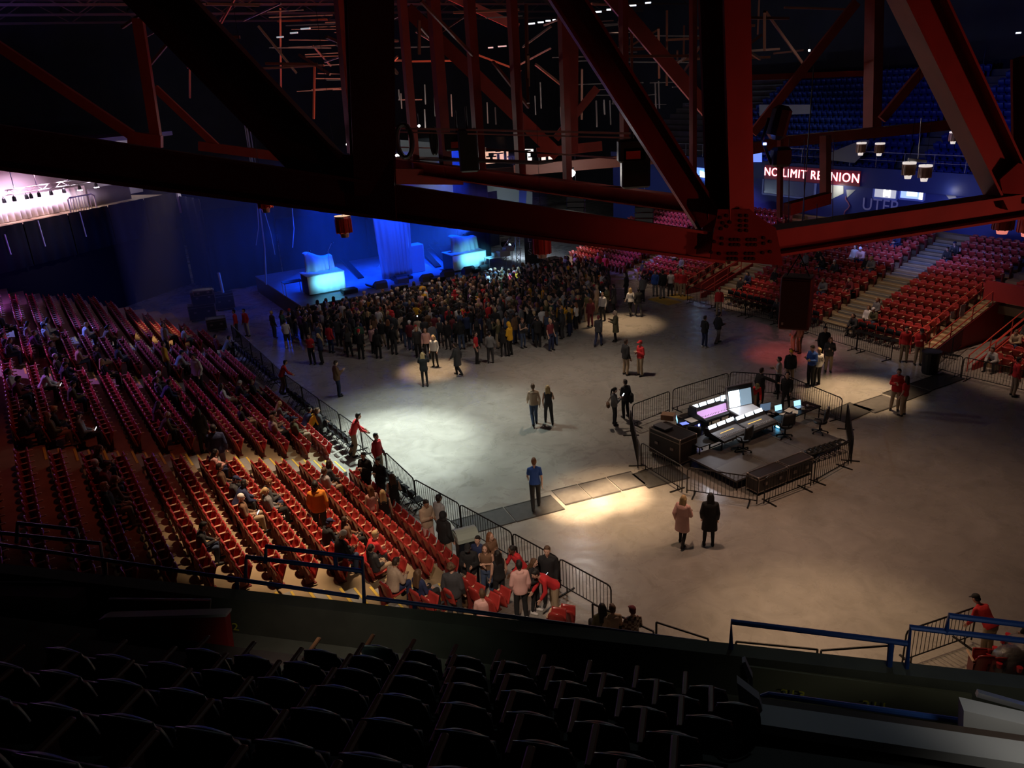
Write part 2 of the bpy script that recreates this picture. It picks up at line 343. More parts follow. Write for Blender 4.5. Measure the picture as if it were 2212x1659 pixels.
m = MB(); m.tube([(0, 0, 0), (0, 0, 1.05), CD * .15 + Vector((0, 0, 1.15)), CD * RL + Vector((0, 0, 1.15)), CD * (RL + .2) + Vector((0, 0, 1.0)), CD * (RL + .2)], .05, 8)
m.build('top_rail', mat('white_rail', (.8, .76, .82), .4), br); m = MB()
for i in range(1, 9): m.tube([CD * (RL / 9 * i), CD * (RL / 9 * i) + Vector((0, 0, 1.12))], .025, 6)
m.build('uprights', MATS['white_rail'], br)
# ---------------------------------------------------------------- stage
SU0, SU1, SV0, SV1, SZ = 49.3, 61.0, 13.4, 30.0, 1.2
m = MB(); m.prism([F(SU0, SV0, 1.12), F(SU0, SV1, 1.12), F(SU1, SV1, 1.12), F(SU1, SV0, 1.12)], (0, 0, .08))
st = link('stage', None); tag(st, 'wide raised concert stage flooded with blue light', 'stage')
m.build('stage_deck', mat('stage_deck_black', (.14, .15, .18), .38, noise=.2, scale=2), st)
m = MB(); m.prism([F(SU0 + .05, SV0, .0), F(SU0 + .05, SV1, .0), F(SU0 + .05, SV1, 1.12), F(SU0 + .05, SV0, 1.12)], FU * .04)
m.prism([F(SU0 + .05, SV0, .0), F(SU1, SV0, .0), F(SU1, SV0, 1.12), F(SU0 + .05, SV0, 1.12)], FV * .04); m.build('stage_skirt', mat('stage_skirt_cloth', (.03, .03, .035), .9), st)
drape('stage_backdrop', F(63, 10.6), F(63, 16), .05, 6.2, NAVYD, .15, 1.3, 'tall dark backdrop curtain behind the left half of the blue stage')
drape('stage_backdrop', F(63, 16.05), F(63, 36), .05, 4.9, NAVYD, .15, 1.3, 'dark backdrop curtain behind the right half of the blue stage')
_e = cc(clen + .35, .3, 0); _e.z = 0
drape('masking_curtain', _e, F(62.9, 10.9), .05, 7.0, NAVYD, .15, 1.3, 'dark masking curtain closing the gap left of the stage backdrop')
drape('masking_curtain', F(61, 30.6), F(55.5, 30.8), .05, 9.0, NAVYD, .12, 1.1, 'dark masking curtain at the right side of the stage by lamps')
BLUE_CL = mat('pale_scrim_cloth', (.24, .25, .28), .85)
def on_stage(x, y, z=SZ): return pix(x, y, z)
# tall swagged drape at centre
def swag(name, c, w, h, label, fold=9, dip=.3, bulge=.35, taper=0.0, mt=None):
    g = []                                       # cloth thrown over gear: rounded uneven top, folds opening downwards
    for i in range(11):
        a = i / 10; row = []
        for j in range(fold * 8 + 1):
            b = j / (fold * 8); e = 2 * b - 1; top = h * (1 - dip * (.5 + .5 * math.sin(2.2 * e + .6)) - .10 * e ** 4) ; x = e * w / 2 * (1 + .10 * (1 - a) - taper * (1 - a))
            y = math.sin(b * fold * 2 * math.pi + math.sin(b * 9)) * .07 * (1.2 - a) + bulge * (1 - e * e) * (1 - .75 * a ** 3)
            row.append(FV * x - FU * y + Vector((0, 0, a * top)))
        g.append(row)
    g.append([q + FU * .5 + Vector((0, 0, .03)) for q in g[-1]])
    m = MB(); m.sheet(g, .02); o = m.build(name, mt or BLUE_CL, None, True, loc=c); return tag(o, label, 'cloth')
# risers with white fronts
RIS = mat('white_riser_cloth', (.80, .84, .86), .7)
def riser(px, py, w, d, h, label):
    p = pix(px, py, SZ); o = thing('riser', label, 'riser', p, R(30))
    m = MB(); m.box((0, d / 2, h / 2 + .02), (w - .06, d - .06, h - .04)); m.build('riser_frame', BLK, o)
    g = [[(-w / 2 + w * j / 20, -.02 - .02 * math.sin(j * 1.7), z) for j in range(21)] for z in (.12, h)]
    m = MB(); m.sheet(g, .02); m.sheet([[(w / 2 + .01, d * j / 8, z) for j in range(9)] for z in (.12, h)], .02); m.build('front_cloth', RIS, o, True)
    m = MB(); m.box((0, d / 2, h + .03), (w + .04, d + .04, .05)); m.build('riser_top', mat('riser_top_grey', (.35, .37, .40), .6), o)
    return o
riser(709, 634, 2.55, 1.6, 1.30, 'white clothed riser glowing cyan at stage left with tarp on top')
riser(1016, 583, 2.75, 1.7, 1.20, 'white clothed riser glowing cyan at stage right behind the table')
swag('gear_tarp', pix(700, 588, SZ + 1.35) + FU * .8, 1.9, 1.35, 'blue lit tarp thrown over the gear on left riser', fold=4, dip=.35)
swag('gear_tarp', pix(1015, 545, SZ + 1.25) + FU * .8, 2.1, 1.25, 'blue lit tarp thrown over the gear on right riser', fold=4, dip=.25)
swag('centre_drape', pix(866, 601, SZ) + FU * .6, 2.9, 6.0, 'tall gathered drape standing at centre stage', fold=7, dip=.1, bulge=.5, taper=.3)
swag('side_drape', pix(838, 560, SZ) + FU * 2.2, 1.4, 6.5, 'narrow dark drape left of the tall centre drape', fold=3, dip=.1, mt=NAVYD)
p = pix(903, 588, SZ); m = MB(); m.box((0, 0, 1.0), (1.2, .9, 2.0), bev=.03); m.build('speaker_cab', mat('cab_grey', (.22, .23, .27), .6), None, loc=p + FU * .4).rotation_euler = (0, 0, R(30))
tag(bpy.data.objects['speaker_cab'], 'tall plain cabinet right beside the centre stage drape', 'cabinet')
m = MB(); m.box((0, 0, .1), (1.4, .9, .2), bev=.03); m.box((0, 0, .25), (1.0, .5, .1), bev=.02); o = m.build('drum_step', BLKM, None, loc=pix(868, 603, SZ)); o.rotation_euler.z = R(30); tag(o, 'low black step at the foot of centre drape', 'step')
for i, (x, y, x2, y2) in enumerate([(742, 560, 780, 602), (915, 540, 947, 578), (932, 528, 975, 575), (790, 615, 808, 622)]):
    a, b = pix(x, y, SZ + .3), pix(x2, y2, SZ); m = MB(); m.bar(a, b + Vector((0, 0, .06)), .45, .08)
    tag(m.build('stage_ramp', BLKM), 'narrow dark ramp lying on the blue stage, %s from the left' % nth([2, 3, 4, 1][i]) if i < 3 else 'small pale ramp at the front left of stage', 'ramp')
# monitor wedges along the stage front, black fills in front of the stage
WEDGE = mat('wedge_grey', (.05, .05, .06), .55)
for i, (x, y) in enumerate([(822, 622), (868, 612), (922, 607), (967, 597), (1012, 590), (1046, 586)]):
    p = pix(x, y, SZ); w = thing('monitor_wedge', 'floor monitor wedge on the stage edge, %s from the left' % nth(i + 1), 'speaker', p, R(30), 'monitor wedges along stage front')
    m = MB(); m.prism([(-.42, -.3, 0), (-.42, .35, 0), (-.42, .35, .22), (-.42, -.1, .5), (-.42, -.3, .38)], (.84, 0, 0)); m.build('cabinet', WEDGE, w)
    m = MB(); m.prism([(-.36, .33, .25), (-.36, -.07, .50), (-.36, -.06, .52), (-.36, .34, .27)], (.72, 0, 0)); m.build('grille', BLKM, w)
for i, (x, y) in enumerate([(757, 648), (865, 640), (947, 622), (1030, 602)]):
    p = pix(x, y, .7); w = thing('front_fill_speaker', 'black speaker standing before the stage front, %s from the left' % nth(i + 1), 'speaker', (p.x, p.y, 0), R(30), 'front fill speakers')
    m = MB(); m.box((0, 0, .75), (1.0, .7, 1.5), bev=.03); m.build('cabinet', BLK, w); m = MB(); m.box((0, -.36, .75), (.9, .02, 1.35)); m.build('grille', BLKM, w)
# keyboard table, drum hardware, mics, desk on the left
def table(name, label, p, rz, w, d, h, mt, legm, cat='table', tt=.05):
    t = thing(name, label, cat, p, rz); m = MB(); m.box((0, 0, h - tt / 2), (w, d, tt), bev=.01); m.build('table_top', mt, t)
    for sx in (-1, 1):
        for sy in (-1, 1): m = MB(); m.tube([(sx * (w / 2 - .05), sy * (d / 2 - .05), 0), (sx * (w / 2 - .05), sy * (d / 2 - .05), h - tt)], .025, 6); m.build('leg', legm, t)
    return t
table('stage_table', 'tall white framed table at stage right with small cases', pix(1077, 584, SZ), R(30), 1.9, .8, 1.05, mat('pale_table', (.6, .62, .66), .5), STEEL)
table('stage_desk', 'dark desk at the stage left edge beside glowing riser', pix(640, 640, SZ) + FU * .5, R(30), 1.3, .8, .95, BLKM, STEEL)
for i, (x, y, s) in enumerate([(1087, 553, .6), (1098, 542, .5), (1072, 553, .4)]):
    m = MB(); m.box((0, 0, s / 3), (s * 1.4, s, s / 1.5), bev=.02); o = m.build('rack_case', mat('case_grey', (.3, .31, .34), .5), None, loc=pix(x, y, SZ + 1.05)); o.rotation_euler.z = R(30)
    tag(o, ['grey case on the right of tall stage table', 'small grey case at the back of tall stage table', 'low grey case at the left of tall stage table'][i], 'case')
for i, (x, y, hh) in enumerate([(664, 590, 1.5), (714, 585, 1.9), (992, 545, 1.3), (822, 575, 1.6), (1108, 575, 1.9), (1093, 560, 1.6)]):
    p = pix(x, y, SZ + (1.32 if i in (0, 1) else 1.2 if i == 2 else 0)); t = thing('microphone_stand', 'thin boom microphone stand on the stage, %s from the left' % nth([1, 2, 4, 3, 6, 5][i]), 'stand', p)
    m = MB(); m.tube([(0, 0, 0), (0, 0, hh * .7)], .02, 6); m.tube([(0, 0, hh * .7), (.35, -.1, hh)], .014, 6); m.build('pole', STEEL, t)
    for k in range(3): m = MB(); a = k * 2.094; m.tube([(0, 0, .12), (.28 * math.cos(a), .28 * math.sin(a), .015)], .014, 5); m.build('foot', STEEL, t)
    m = MB(); m.tube([(.35, -.1, hh), (.45, -.13, hh + .02)], .03, 8); m.build('microphone', BLKM, t)
# stage right side lamps and lighting tower
tw = thing('lamp_tower', 'slim lighting tower at the right edge of stage', 'tower', pix(1121, 578, SZ))
m = MB()
for sx in (-.15, .15):
    for sy in (-.15, .15): m.tube([(sx, sy, 0), (sx, sy, 4.6)], .025, 6)
for k in range(12): m.tube([(-.15, -.15, k * .38), (.15, -.15, k * .38 + .38)], .014, 5); m.tube([(.15, .15, k * .38), (-.15, .15, k * .38 + .38)], .014, 5)
m.build('tower_tubes', STEEL, tw)
for i, (x, y) in enumerate([(1093, 527), (1109, 530)]):
    p = pu(x, y, 57.0); a = thing('stage_lamp', ['bright round stage lamp at right, the left of the pair', 'bright round stage lamp at right, the right of the pair'][i], 'lamp', p, R(120))
    m = MB(); m.tube([(0, -.05, 0), (0, .35, 0)], .24, 12); m.build('lamp_body', BLKM, a)
    m = MB(); m.tube([(0, -.06, 0), (0, -.04, 0)], .22, 14); m.build('lens', mat('lens_blue_white', (.6, .8, 1), .3, emit=90), a)
    m = MB(); m.tube([(0, .15, -.1), (0, .15, -(p.z - SZ))], .03, 6); m.build('stand_pole', BLKM, a)
# banner text panel by the stage right
b = thing('side_banner', 'dark hanging banner with pale vertical lettering right of the stage', 'banner', pix(1153, 575, 0.4))
m = MB(); m.box((0, 0, 2.0), (1.3, .05, 3.6)); m.build('banner_cloth', BLK, b)
def text(name, s, size, mt, parent=None, M=None, ext=.01, align='CENTER'):
    cu = bpy.data.curves.new(name, 'FONT'); cu.body = s; cu.size = size; cu.extrude = ext; cu.align_x = align; cu.align_y = 'CENTER'
    o = link(name, cu, parent); cu.materials.append(mt)
    if M is not None: o.matrix_world = M
    return o
def face_M(p, right, up):                        # text plane
    n = right.cross(up); return Matrix(((right.x, up.x, n.x, p.x), (right.y, up.y, n.y, p.y), (right.z, up.z, n.z, p.z), (0, 0, 0, 1)))
t = text('lettering', 'S\nI\nL\nI\nS', .62, mat('banner_white', (.5, .48, .48), .6), b); t.rotation_euler = (R(90), 0, 0); t.location = (-.25, -.05, 2.1); t.data.space_line = .8
# line arrays
def line_array(px, py, dep, n, label):
    o = thing('line_array', label, 'speaker', pdep(px, py, dep))
    for k in range(n):
        a = R(-2 - 4 * k); z = -.36 * k; y = -.16 * (k * k) * .09
        m = MB(); m.boxm(Matrix.Translation((0, y, z)) @ Matrix.Rotation(a, 4, 'X'), 1.15, .5, .33, bev=.03); m.build('array_box', BLKM, o)
    m = MB(); m.box((0, 0, .3), (1.1, .4, .08)); m.tube([(0, 0, .3), (0, 0, 6)], .02, 5); m.build('fly_frame', STEEL, o)
    o.rotation_euler.z = R(-15)
line_array(1244, 418, 52, 7, 'hanging black line array of speakers nearer the stage')
line_array(1392, 440, 50, 6, 'hanging black line array of speakers by the purple lit seats')
m = MB(); q = [pu(1121, 442, 57.5), pu(1136, 442, 57.5), pu(1138, 410, 57.5), pu(1122, 410, 57.5)]; m.prism(q, FU * .03)
tag(m.build('blue_banner', mat('banner_blue', (.10, .18, .75), .7)), 'small blue banner hung right of the stage top', 'banner')
# hanging cables at stage left
for i, (x, y0, x2, y2) in enumerate([(560, 440, 575, 615), (566, 440, 594, 550), (630, 440, 632, 535), (556, 440, 553, 530)]):
    m = MB(); a, b = pu(x, y0, 55), pu(x2, y2, 55); mid = (a + b) / 2 + Vector((.1, 0, -.2)); m.tube([a + Vector((0, 0, 6)), a, mid, b], .05 if i == 0 else .03, 6)
    tag(m.build('hanging_cable', mat('cable_blue_grey', (.25, .28, .35), .5)), 'loose cable hanging at the left of the stage, %s from the left' % nth([2, 3, 4, 1][i]), 'cable')
# ================================================================ roof steel
def truss(label, name='roof_truss'): return thing(name, label, 'truss')
def member(par, kind, a, b, w, h, ibeam=False, up=None, mt=None):
    p, q = pdep(*a), pdep(*b); m = MB()
    u = up or (0, 0, 1)
    (m.ibeam if ibeam else m.bar)(p, q, w, h, *( [.05, u] if ibeam else [u]))
    return m.build(kind, mt or REDST, par)
DN = 15.2; dl = lambda x: 911.6 / (87 - .0176 * x)
t1 = truss('massive near roof truss spanning from the upper left to the bolted joint')
member(t1, 'bottom_chord', (-420, 258.7, dl(-420)), (1556, 535, dl(1556)), .45, .54, True)
for a, b in (((1560, -160, 15.0), (1577, 470, DN)),): member(t1, 'post', a, b, .62, .62, True, up=FU)
member(t1, 'post', (792, -160, 12.0), (806, 410, dl(806)), .62, .62, True, up=(.25, -1, 0))
member(t1, 'diagonal', (205, -150, 12.0), (705, 372, dl(705)), .45, .70, True)
member(t1, 'diagonal', (1150, -120, 15.3), (1532, 480, DN + .1), .42, .52, True)
m = MB(); g = [pdep(x, y, 12.2) for x, y in ((700, 330), (850, 345), (856, 474), (690, 458), (660, 390))]; m.prism(g, (0, .06, 0)); m.build('gusset_plate', REDST, t1)
# bolted joint
jt = t1
g = [pdep(x, y, DN - .42) for x, y in ((1551, 452), (1620, 452), (1642, 470), (1676, 492), (1692, 574), (1535, 560), (1540, 510))]
m = MB(); m.prism(g, (0, .05, 0)); gp = m.build('gusset_plate', REDST, jt)
m = MB(); m.prism([q + Vector((0, .8, 0)) for q in g], (0, .05, 0)); m.build('gusset_plate', REDST, jt)
spots = [(1556, 470), (1562, 482), (1570, 466), (1570, 489), (1577, 480), (1558, 494), (1600, 466), (1600, 477), (1600, 488), (1600, 498), (1613, 466), (1613, 477), (1613, 488), (1613, 498)]
for r in range(2):
    for cidx in range(3):
        spots += [(1580 + 8 * cidx, 518 + 11 * r), (1616 + 8 * cidx, 518 + 11 * r), (1575 + 8 * cidx, 550 + 11 * r - 2), (1612 + 8 * cidx, 550 + 11 * r - 2)]
spots += [(1543, 522), (1560, 515), (1560, 527), (1650, 514), (1650, 526), (1664, 522), (1536, 545), (1554, 548), (1648, 546), (1664, 544)]
for i, (x, y) in enumerate(spots):
    m = MB(); p = pdep(x, y, DN - .43); m.tube([p + Vector((0, .02, 0)), p + Vector((0, -.018, 0))], .032, 6); m.build('bolt', mat('dark_bolt', (.03, .012, .012), .5), gp)
t2 = truss('red roof truss running right from the bolted joint')
member(t2, 'bottom_chord', (1655, 523, DN), (2300, 427, 17.4), .5, .52, True)
member(t2, 'diagonal', (1925, -120, 16.2), (2186, 425, 17.0), .5, .74, True)
m = MB(); g = [pdep(x, y, 16.7) for x, y in ((2160, 388), (2200, 352), (2230, 360), (2230, 420), (2166, 418))]; m.prism(g, (0, .06, 0)); m.build('gusset_plate', REDST, t2)
member(t2, 'post', (2225, 120, 17.2), (2226, 440, 17.2), .5, .5, True, up=FU)
for x in (1705, 1738, 1765, 1800): member(t2, 'hanging_wire', (x, 300 if x != 1765 else 440, 15.7), (x - 2, 535, 15.7), .012, .012, mt=BLKM)
# second truss receding from the joint
t3 = truss('second red truss receding from the joint with slender hanging posts')
def lvl(x, y): p = pix(x, y, 10.4); return (x, y, p.y)
lv = lambda x: 35 - (x - 846) / 716 * 7.5
member(t3, 'bottom_chord', (840, 355, lv(840)), (1562, 451, lv(1562)), .42, .55, True)
for (xa, ya), (xb, yb), w in (((868, 0), (899, 378), .30), ((934, -20), (965, 380), .40), ((1012, -20), (1040, 394), .34), ((1104, -20), (1127, 410), .30), ((1213, -20), (1227, 418), .26), ((1346, -20), (1350, 432), .24), ((1497, -20), (1497, 452), .18)):
    d = lv(xb); member(t3, 'hanging_post', (xa, ya, d), (xb, yb, d), w, w, up=FU)
m = MB(); g = [pix(x, y, 10.2) for x, y in ((850, 360), (930, 388))]; m.bar(pdep(846, 381, 34), pdep(1000, 382, 34.5), .3, .62); m.build('cross_beam', REDST, t3)
member(t3, 'post', (745, -60, 33), (778, 330, 33), .9, .5, up=FU)
t4 = truss('far red truss with crossing diagonals behind the hanging posts')
for a, b, w in (((880, 20, 36), (1205, 335, 36), .55), ((1310, -20, 33), (1580, 300, 33), .52), ((1200, 300, 34), (1290, 190, 34), .3), ((1160, 330, 36), (1300, 315, 36), .4), ((1850, 5, 30), (1626, 288, 30), .30), ((2004, 138, 29), (1905, 258, 29), .30)):
    member(t4, 'diagonal', a, b, w * .6, w)
member(t4, 'post', (1890, -40, 30), (1884, 275, 30), .50, .4, up=FU)
member(t4, 'post', (1232, -40, 34), (1232, 330, 34), .5, .4, up=FU)
member(t4, 'bottom_chord', (1560, 335, 27), (1702, 304, 27.5), .3, .34); member(t4, 'bottom_chord', (1690, 306, 27.5), (2110, 264, 30), .3, .34)
member(t4, 'cross_beam', (1610, 168, 30), (1882, 158, 31), .3, .2)
member(t4, 'post', (1783, 292, 26), (1783, 435, 26), .25, .25, up=FU); member(t4, 'post', (1686, 300, 26), (1684, 470, 26), .14, .14, up=FU)
member(t4, 'cross_beam', (1700, 452, 22), (1788, 428, 23), .25, .32)
member(t4, 'cross_beam', (1110, 368, 40), (1460, 338, 40), .4, .5, mt=mat('brown_beam', (.12, .03, .02), .6))
t5 = truss('distant red truss in the dark upper left corner')
for a, b, w, k in (((-10, 95, 30), (285, 292, 30), .34, 'diagonal'), ((298, 40, 30), (338, 300, 30), .36, 'post'), ((278, 296, 30), (350, 306, 30), .42, 'bottom_chord'), ((430, 315, 34), (668, 346, 34), .36, 'bottom_chord'), ((335, 190, 34), (470, 318, 34), .28, 'diagonal'), ((395, 0, 34), (690, 305, 34), .5, 'diagonal'), ((1120, 60, 44), (905, -40, 44), .4, 'diagonal')):
    member(t5, k, a, b, w * .6, w)
# catwalk rails, cable reels and fixtures riding on the second truss
cw = thing('catwalk', 'lighting catwalk with pale rails behind the red posts', 'catwalk')
for a, b, w in (((846, 277, 34), (1450, 290, 27), .07), ((846, 285, 34), (1450, 300, 27), .05), ((1050, 322, 33), (1330, 342, 28), .06), ((860, 318, 36), (940, 320, 36), .05)):
    m = MB(); m.bar(pdep(*a), pdep(*b), w, w); m.build('rail', mat('catwalk_rail', (.36, .16, .15), .5), cw)
m = MB(); m.bar(pdep(846, 340, 36), pdep(1180, 352, 30), .8, .05); m.build('walkway', mat('catwalk_grate', (.14, .13, .13), .7), cw)
for i, (x, y, d, r) in enumerate([(873, 305, 33, .55), (937, 305, 33, .42)]):
    p = pdep(x, y, d); o = thing('cable_coil', ['large black cable coil hung on the catwalk rail', 'narrow black cable coil hung on the catwalk rail'][i], 'cable', p)
    m = MB()
    for k in range(4): m.tube([(r * .55 * math.cos(a) * (1 if i == 0 else .4), .1 * k, r * 1.15 * math.sin(a)) for a in [2 * math.pi * j / 18 for j in range(19)]], .09, 6)
    m.build('loops', BLK, o)
for i, (x, y, d, w, h) in enumerate([(988, 305, 33, 1.0, .7), (1012, 325, 32, .75, 1.6), (1365, 325, 26, .9, .7), (1372, 360, 26, .9, 1.3)]):
    p = pdep(x, y, d); m = MB(); m.boxm(Matrix.Translation(p), w, .5, h, bev=.06); m.tube([p + Vector((0, 0, h / 2)), p + Vector((0, 0, h / 2 + .8))], .04, 6)
    o = m.build('lighting_fixture', BLK); tag(o, ['boxy black fixture with red label on the catwalk', 'tall black draped fixture on the catwalk', 'boxy black fixture with red label near the right posts', 'tall dark bagged fixture near the right posts'][i], 'fixture')
    if i in (0, 2): m = MB(); m.box(p + Vector((.0, -.27, -.12)), (w * .5, .02, h * .35)); m.build('label_panel', mat('red_label', (.55, .05, .03), .5), o)
# work lamps and strip lights up in the roof
for i, (x, y, d, r, e) in enumerate([(858, 340, 38, .14, 140), (1235, 374, 36, .16, 140), (1222, 376, 36, .06, 60), (905, 272, 40, .06, 30), (1377, 301, 30, .06, 40), (1748, 109, 40, .05, 60), (1878, 97, 40, .10, 20), (751, 312, 36, .07, 20)]):
    p = pdep(x, y, d); o = thing('work_lamp', 'small glowing work lamp among the roof steel, %s' % ['below the left hanging posts', 'bright beside the middle posts', 'tiny one left of the bright middle lamp', 'above the cable coil', 'by the right fixture', 'tiny one in the upper right seats', 'in the upper right beside a post', 'beside the dark left post'][i], 'lamp', p)
    m = MB(); m.lathe([(r * .2, r), (r * .9, r * .3), (r, 0), (r * .7, -r * .6), (r * .1, -r)], n=12); m.build('bulb', mat('lamp_glow_%d' % e, (1, .93, .85), .3, emit=e), o)
    m = MB(); m.box((0, 0, r * 1.2), (r * 1.2, r * 1.2, r * .5)); m.tube([(0, 0, r), (0, 0, r + .5)], .02, 5); m.build('housing', BLKM, o)
for i, (x, y, d, w) in enumerate([(833, 13, 40, .65), (1148, 51, 46, .36), (1168, 48, 46, .3), (1184, 45, 46, .25), (1197, 43, 46, .15), (1288, 26, 42, .5), (1315, 21, 42, .2), (1365, 12, 46, .45), (1400, 6, 46, .3), (2200, 71, 40, .2), (660, 62, 44, .5), (635, 71, 44, .4), (605, 80, 44, .35), (1085, 100, 50, .5), (1060, 103, 50, .3)]):
    p = pdep(x, y, d); m = MB(); m.boxm(Matrix.Translation(p) @ Matrix.Rotation(R(-14), 4, 'Z'), w, .10, .07); o = m.build('strip_light', mat('strip_%s' % ('a' if i < 10 else 'b'), (.8, .9, 1), .4, emit=.5 if i < 10 else .10))
    tag(o, 'short %s strip light in the dark roof, %s listed from its left' % ('glowing' if i < 10 else 'faint', nth(sorted([833, 1148, 1168, 1184, 1197, 1288, 1315, 1365, 1400, 2200, 660, 635, 605, 1085, 1060]).index(x) + 1)), 'light')
# roof joists, purlins and rods across the hall
ROD = mat('pale_steel_rod', (.30, .27, .27), .45, .5); JST = mat('dark_roof_steel', (.14, .085, .07), .6)
js = link('trim_11', None); struct(js, 'dark roof joists across the hall')
for i in range(9):
    u = 24 + 6.5 * i; m = MB(); a, b = F(u, -20, 20), F(u, 58, 20)
    for dz in (0, 1.6): m.bar(a + Vector((0, 0, dz)), b + Vector((0, 0, dz)), .16, .16)
    for k in range(30): p = F(u, -20 + 2.6 * k, 20 + 1.6 * (k % 2)); q = F(u, -20 + 2.6 * (k + 1), 20 + 1.6 * ((k + 1) % 2)); m.bar(p, q, .07, .07)
    m.build('roof_joist', JST, js)
for i in range(12):
    v = -10 + 5.4 * i; m = MB(); m.bar(F(20, v, 21.8), F(86, v, 21.8), .12, .2); m.build('purlin', JST, js)
rg = thing('rigging_grid', 'grid of thin pale rods and rails hung under the dark roof', 'grid')
rs = random.Random(3)
for i in range(46):
    x = rs.choice([rs.uniform(830, 1500), rs.uniform(1150, 1480), rs.uniform(560, 730)]); y = rs.uniform(15, 250) if x > 800 else rs.uniform(15, 200); w = rs.uniform(40, 160); d = rs.uniform(38, 52)
    m = MB(); m.bar(pdep(x, y, d), pdep(x + w, y - rs.uniform(-2, 6), d + rs.uniform(0, 3)), .05, .05); m.build('rail', ROD, rg)
for i in range(26):
    x = rs.uniform(840, 1560); y = rs.uniform(170, 240); d = rs.uniform(36, 48)
    m = MB(); m.bar(pdep(x, y, d), pdep(x + 2, y + rs.uniform(20, 60), d), .06, .06); m.build('rod', ROD, rg)
for i in range(18):
    x = rs.uniform(400, 1700); y = rs.uniform(5, 120); m = MB(); d = rs.uniform(34, 46); s = rs.choice((-1, 1)); m.bar(pdep(x, y, d), pdep(x + s * rs.uniform(30, 110), y + rs.uniform(30, 80), d + 2), .07, .07); m.build('brace', JST if i % 3 else ROD, rg)
for i in range(60):                              # slender hangers and struts of the roof seen against the dark
    x = rs.uniform(300, 1700); y = rs.uniform(-10, 150); d = rs.uniform(30, 50); m = MB(); k = i % 3
    dx, dy = ((rs.uniform(-4, 4), rs.uniform(60, 200)) if k == 0 else (rs.choice((-1, 1)) * rs.uniform(40, 120), rs.uniform(40, 120)) if k == 1 else (rs.uniform(60, 200), rs.uniform(-10, 4)))
    m.bar(pdep(x, y, d), pdep(x + dx, y + dy, d + rs.uniform(-1, 3)), .10, .10); m.build(('hanger', 'strut', 'rail')[k], mat('rust_roof_steel', (.20, .07, .045), .6), rg)
# ---------------------------------------------------------------- hanging pendant lamps (drum shaped) and speaker box
def pendant(x, y, d, r, h, label, mt, glow=None, tail=5.0):
    o = thing('drum_pendant', label, 'lamp', pdep(x, y, d)); m = MB()
    m.lathe([(r * .85, -h / 2), (r, -h / 2 + .02), (r, h / 2 - .04), (r * 1.02, h / 2)], n=20); m.build('drum', mt, o)
    m = MB()
    for k in range(10): a = k * .628; m.boxm(Matrix.Rotation(a, 4, 'Z') @ Matrix.Translation((r * 1.01, 0, -.02)), .03, .03, h * .9)
    m.build('ribs', mt, o)
    m = MB(); m.lathe([(r * 1.08, h / 2), (r * 1.08, h / 2 + .06)], n=20); m.build('cap', glow or STEEL, o); m = MB(); m.tube([(0, 0, h / 2), (0, 0, h / 2 + tail)], .006, 5); m.build('hanging_cable', BLKM, o)
    m = MB(); m.lathe([(r * .5, -h / 2 - .12), (r * .62, -h / 2)], n=16); m.build('lower_ring', glow or STEEL, o)
    return o
DRUMR = mat('red_lit_drum', (.50, .06, .04), .45); DRUMW = mat('pale_drum', (.50, .33, .29), .45)
pendant(742, 487, 21, .2, .38, 'red drum pendant hanging before the blue stage', DRUMR)
pendant(572, 438, 21, .18, .25, 'red drum pendant half hidden under the near chord', DRUMR)
pendant(1170, 530, 22, .25, .45, 'red drum pendant hanging at the right end of stage', DRUMR)
pendant(2168, 480, 22, .26, .40, 'red drum pendant under the right chord with glowing rim', DRUMR, mat('red_rim', (.9, .25, .2), .4, emit=.25))
pendant(2222, 486, 22, .26, .40, 'red drum pendant cut by the right picture edge', DRUMR, MATS['red_rim'])
WG = mat('pale_rim', (.9, .8, .75), .4, emit=.25)
for i, (x, y, d, lab) in enumerate([(1860, 320, 34, 'upper left of the two over the far sign'), (1900, 321, 34, 'upper right of the two over the far sign'), (1963, 366, 26, 'lower left one on the pale spreader bar'), (1998, 372, 26, 'lower right one on the pale spreader bar'), (2060, 296, 36, 'left of the pair beside the right diagonal'), (2101, 297, 36, 'right of the pair beside the right diagonal')]):
    pendant(x, y, d, .18 if d > 30 else .19, .34, 'pale drum pendant, ' + lab, DRUMW, WG, 3.5)
m = MB(); m.bar(pdep(1962, 344, 26), pdep(2001, 349, 26), .06, .08); m.tube([pdep(1983, 345, 26), pdep(1990, 255, 26)], .012, 5); tag(m.build('spreader_bar', STEEL), 'pale spreader bar carrying two drum pendants', 'bar')
# big hanging box
o = thing('hanging_speaker', 'large dark hanging speaker box in front of the right stand', 'speaker', pdep(1720, 652, 21)); o.rotation_euler = (0, 0, R(-28))
m = MB(); m.boxm(Matrix.Identity(4), .80, .62, 1.45, bev=.03); m.build('cabinet', mat('box_dark_red', (.14, .03, .028), .6), o)  # red light on the black box is put into cabinet and grille colours
m = MB(); m.box((0, -.32, 0), (.68, .02, 1.3)); m.build('grille', mat('grille_dark', (.09, .02, .018), .8), o)
m = MB(); m.box((-.28, -.335, -.55), (.05, .01, .07)); m.build('badge', mat('badge', (.5, .35, .33), .4), o)
m = MB()
for sx in (-.3, .3): m.tube([(sx, 0, .7), (0, 0, 1.3)], .015, 5)
m.tube([(0, 0, 1.3), (0, 0, 6)], .015, 5); m.build('rigging', BLKM, o)
p = pdep(1683, 265, 15.6); o = thing('moving_light', 'bulky dark spotlight fixture clamped beside the near post', 'fixture', p)
m = MB(); m.boxm(Matrix.Rotation(R(12), 4, 'Y'), .30, .4, .62, bev=.08); m.build('lamp_body', BLK, o); m = MB(); m.boxm(Matrix.Translation((.06, -.03, -.62)), .34, .3, .36, bev=.05); m.build('base', BLK, o)
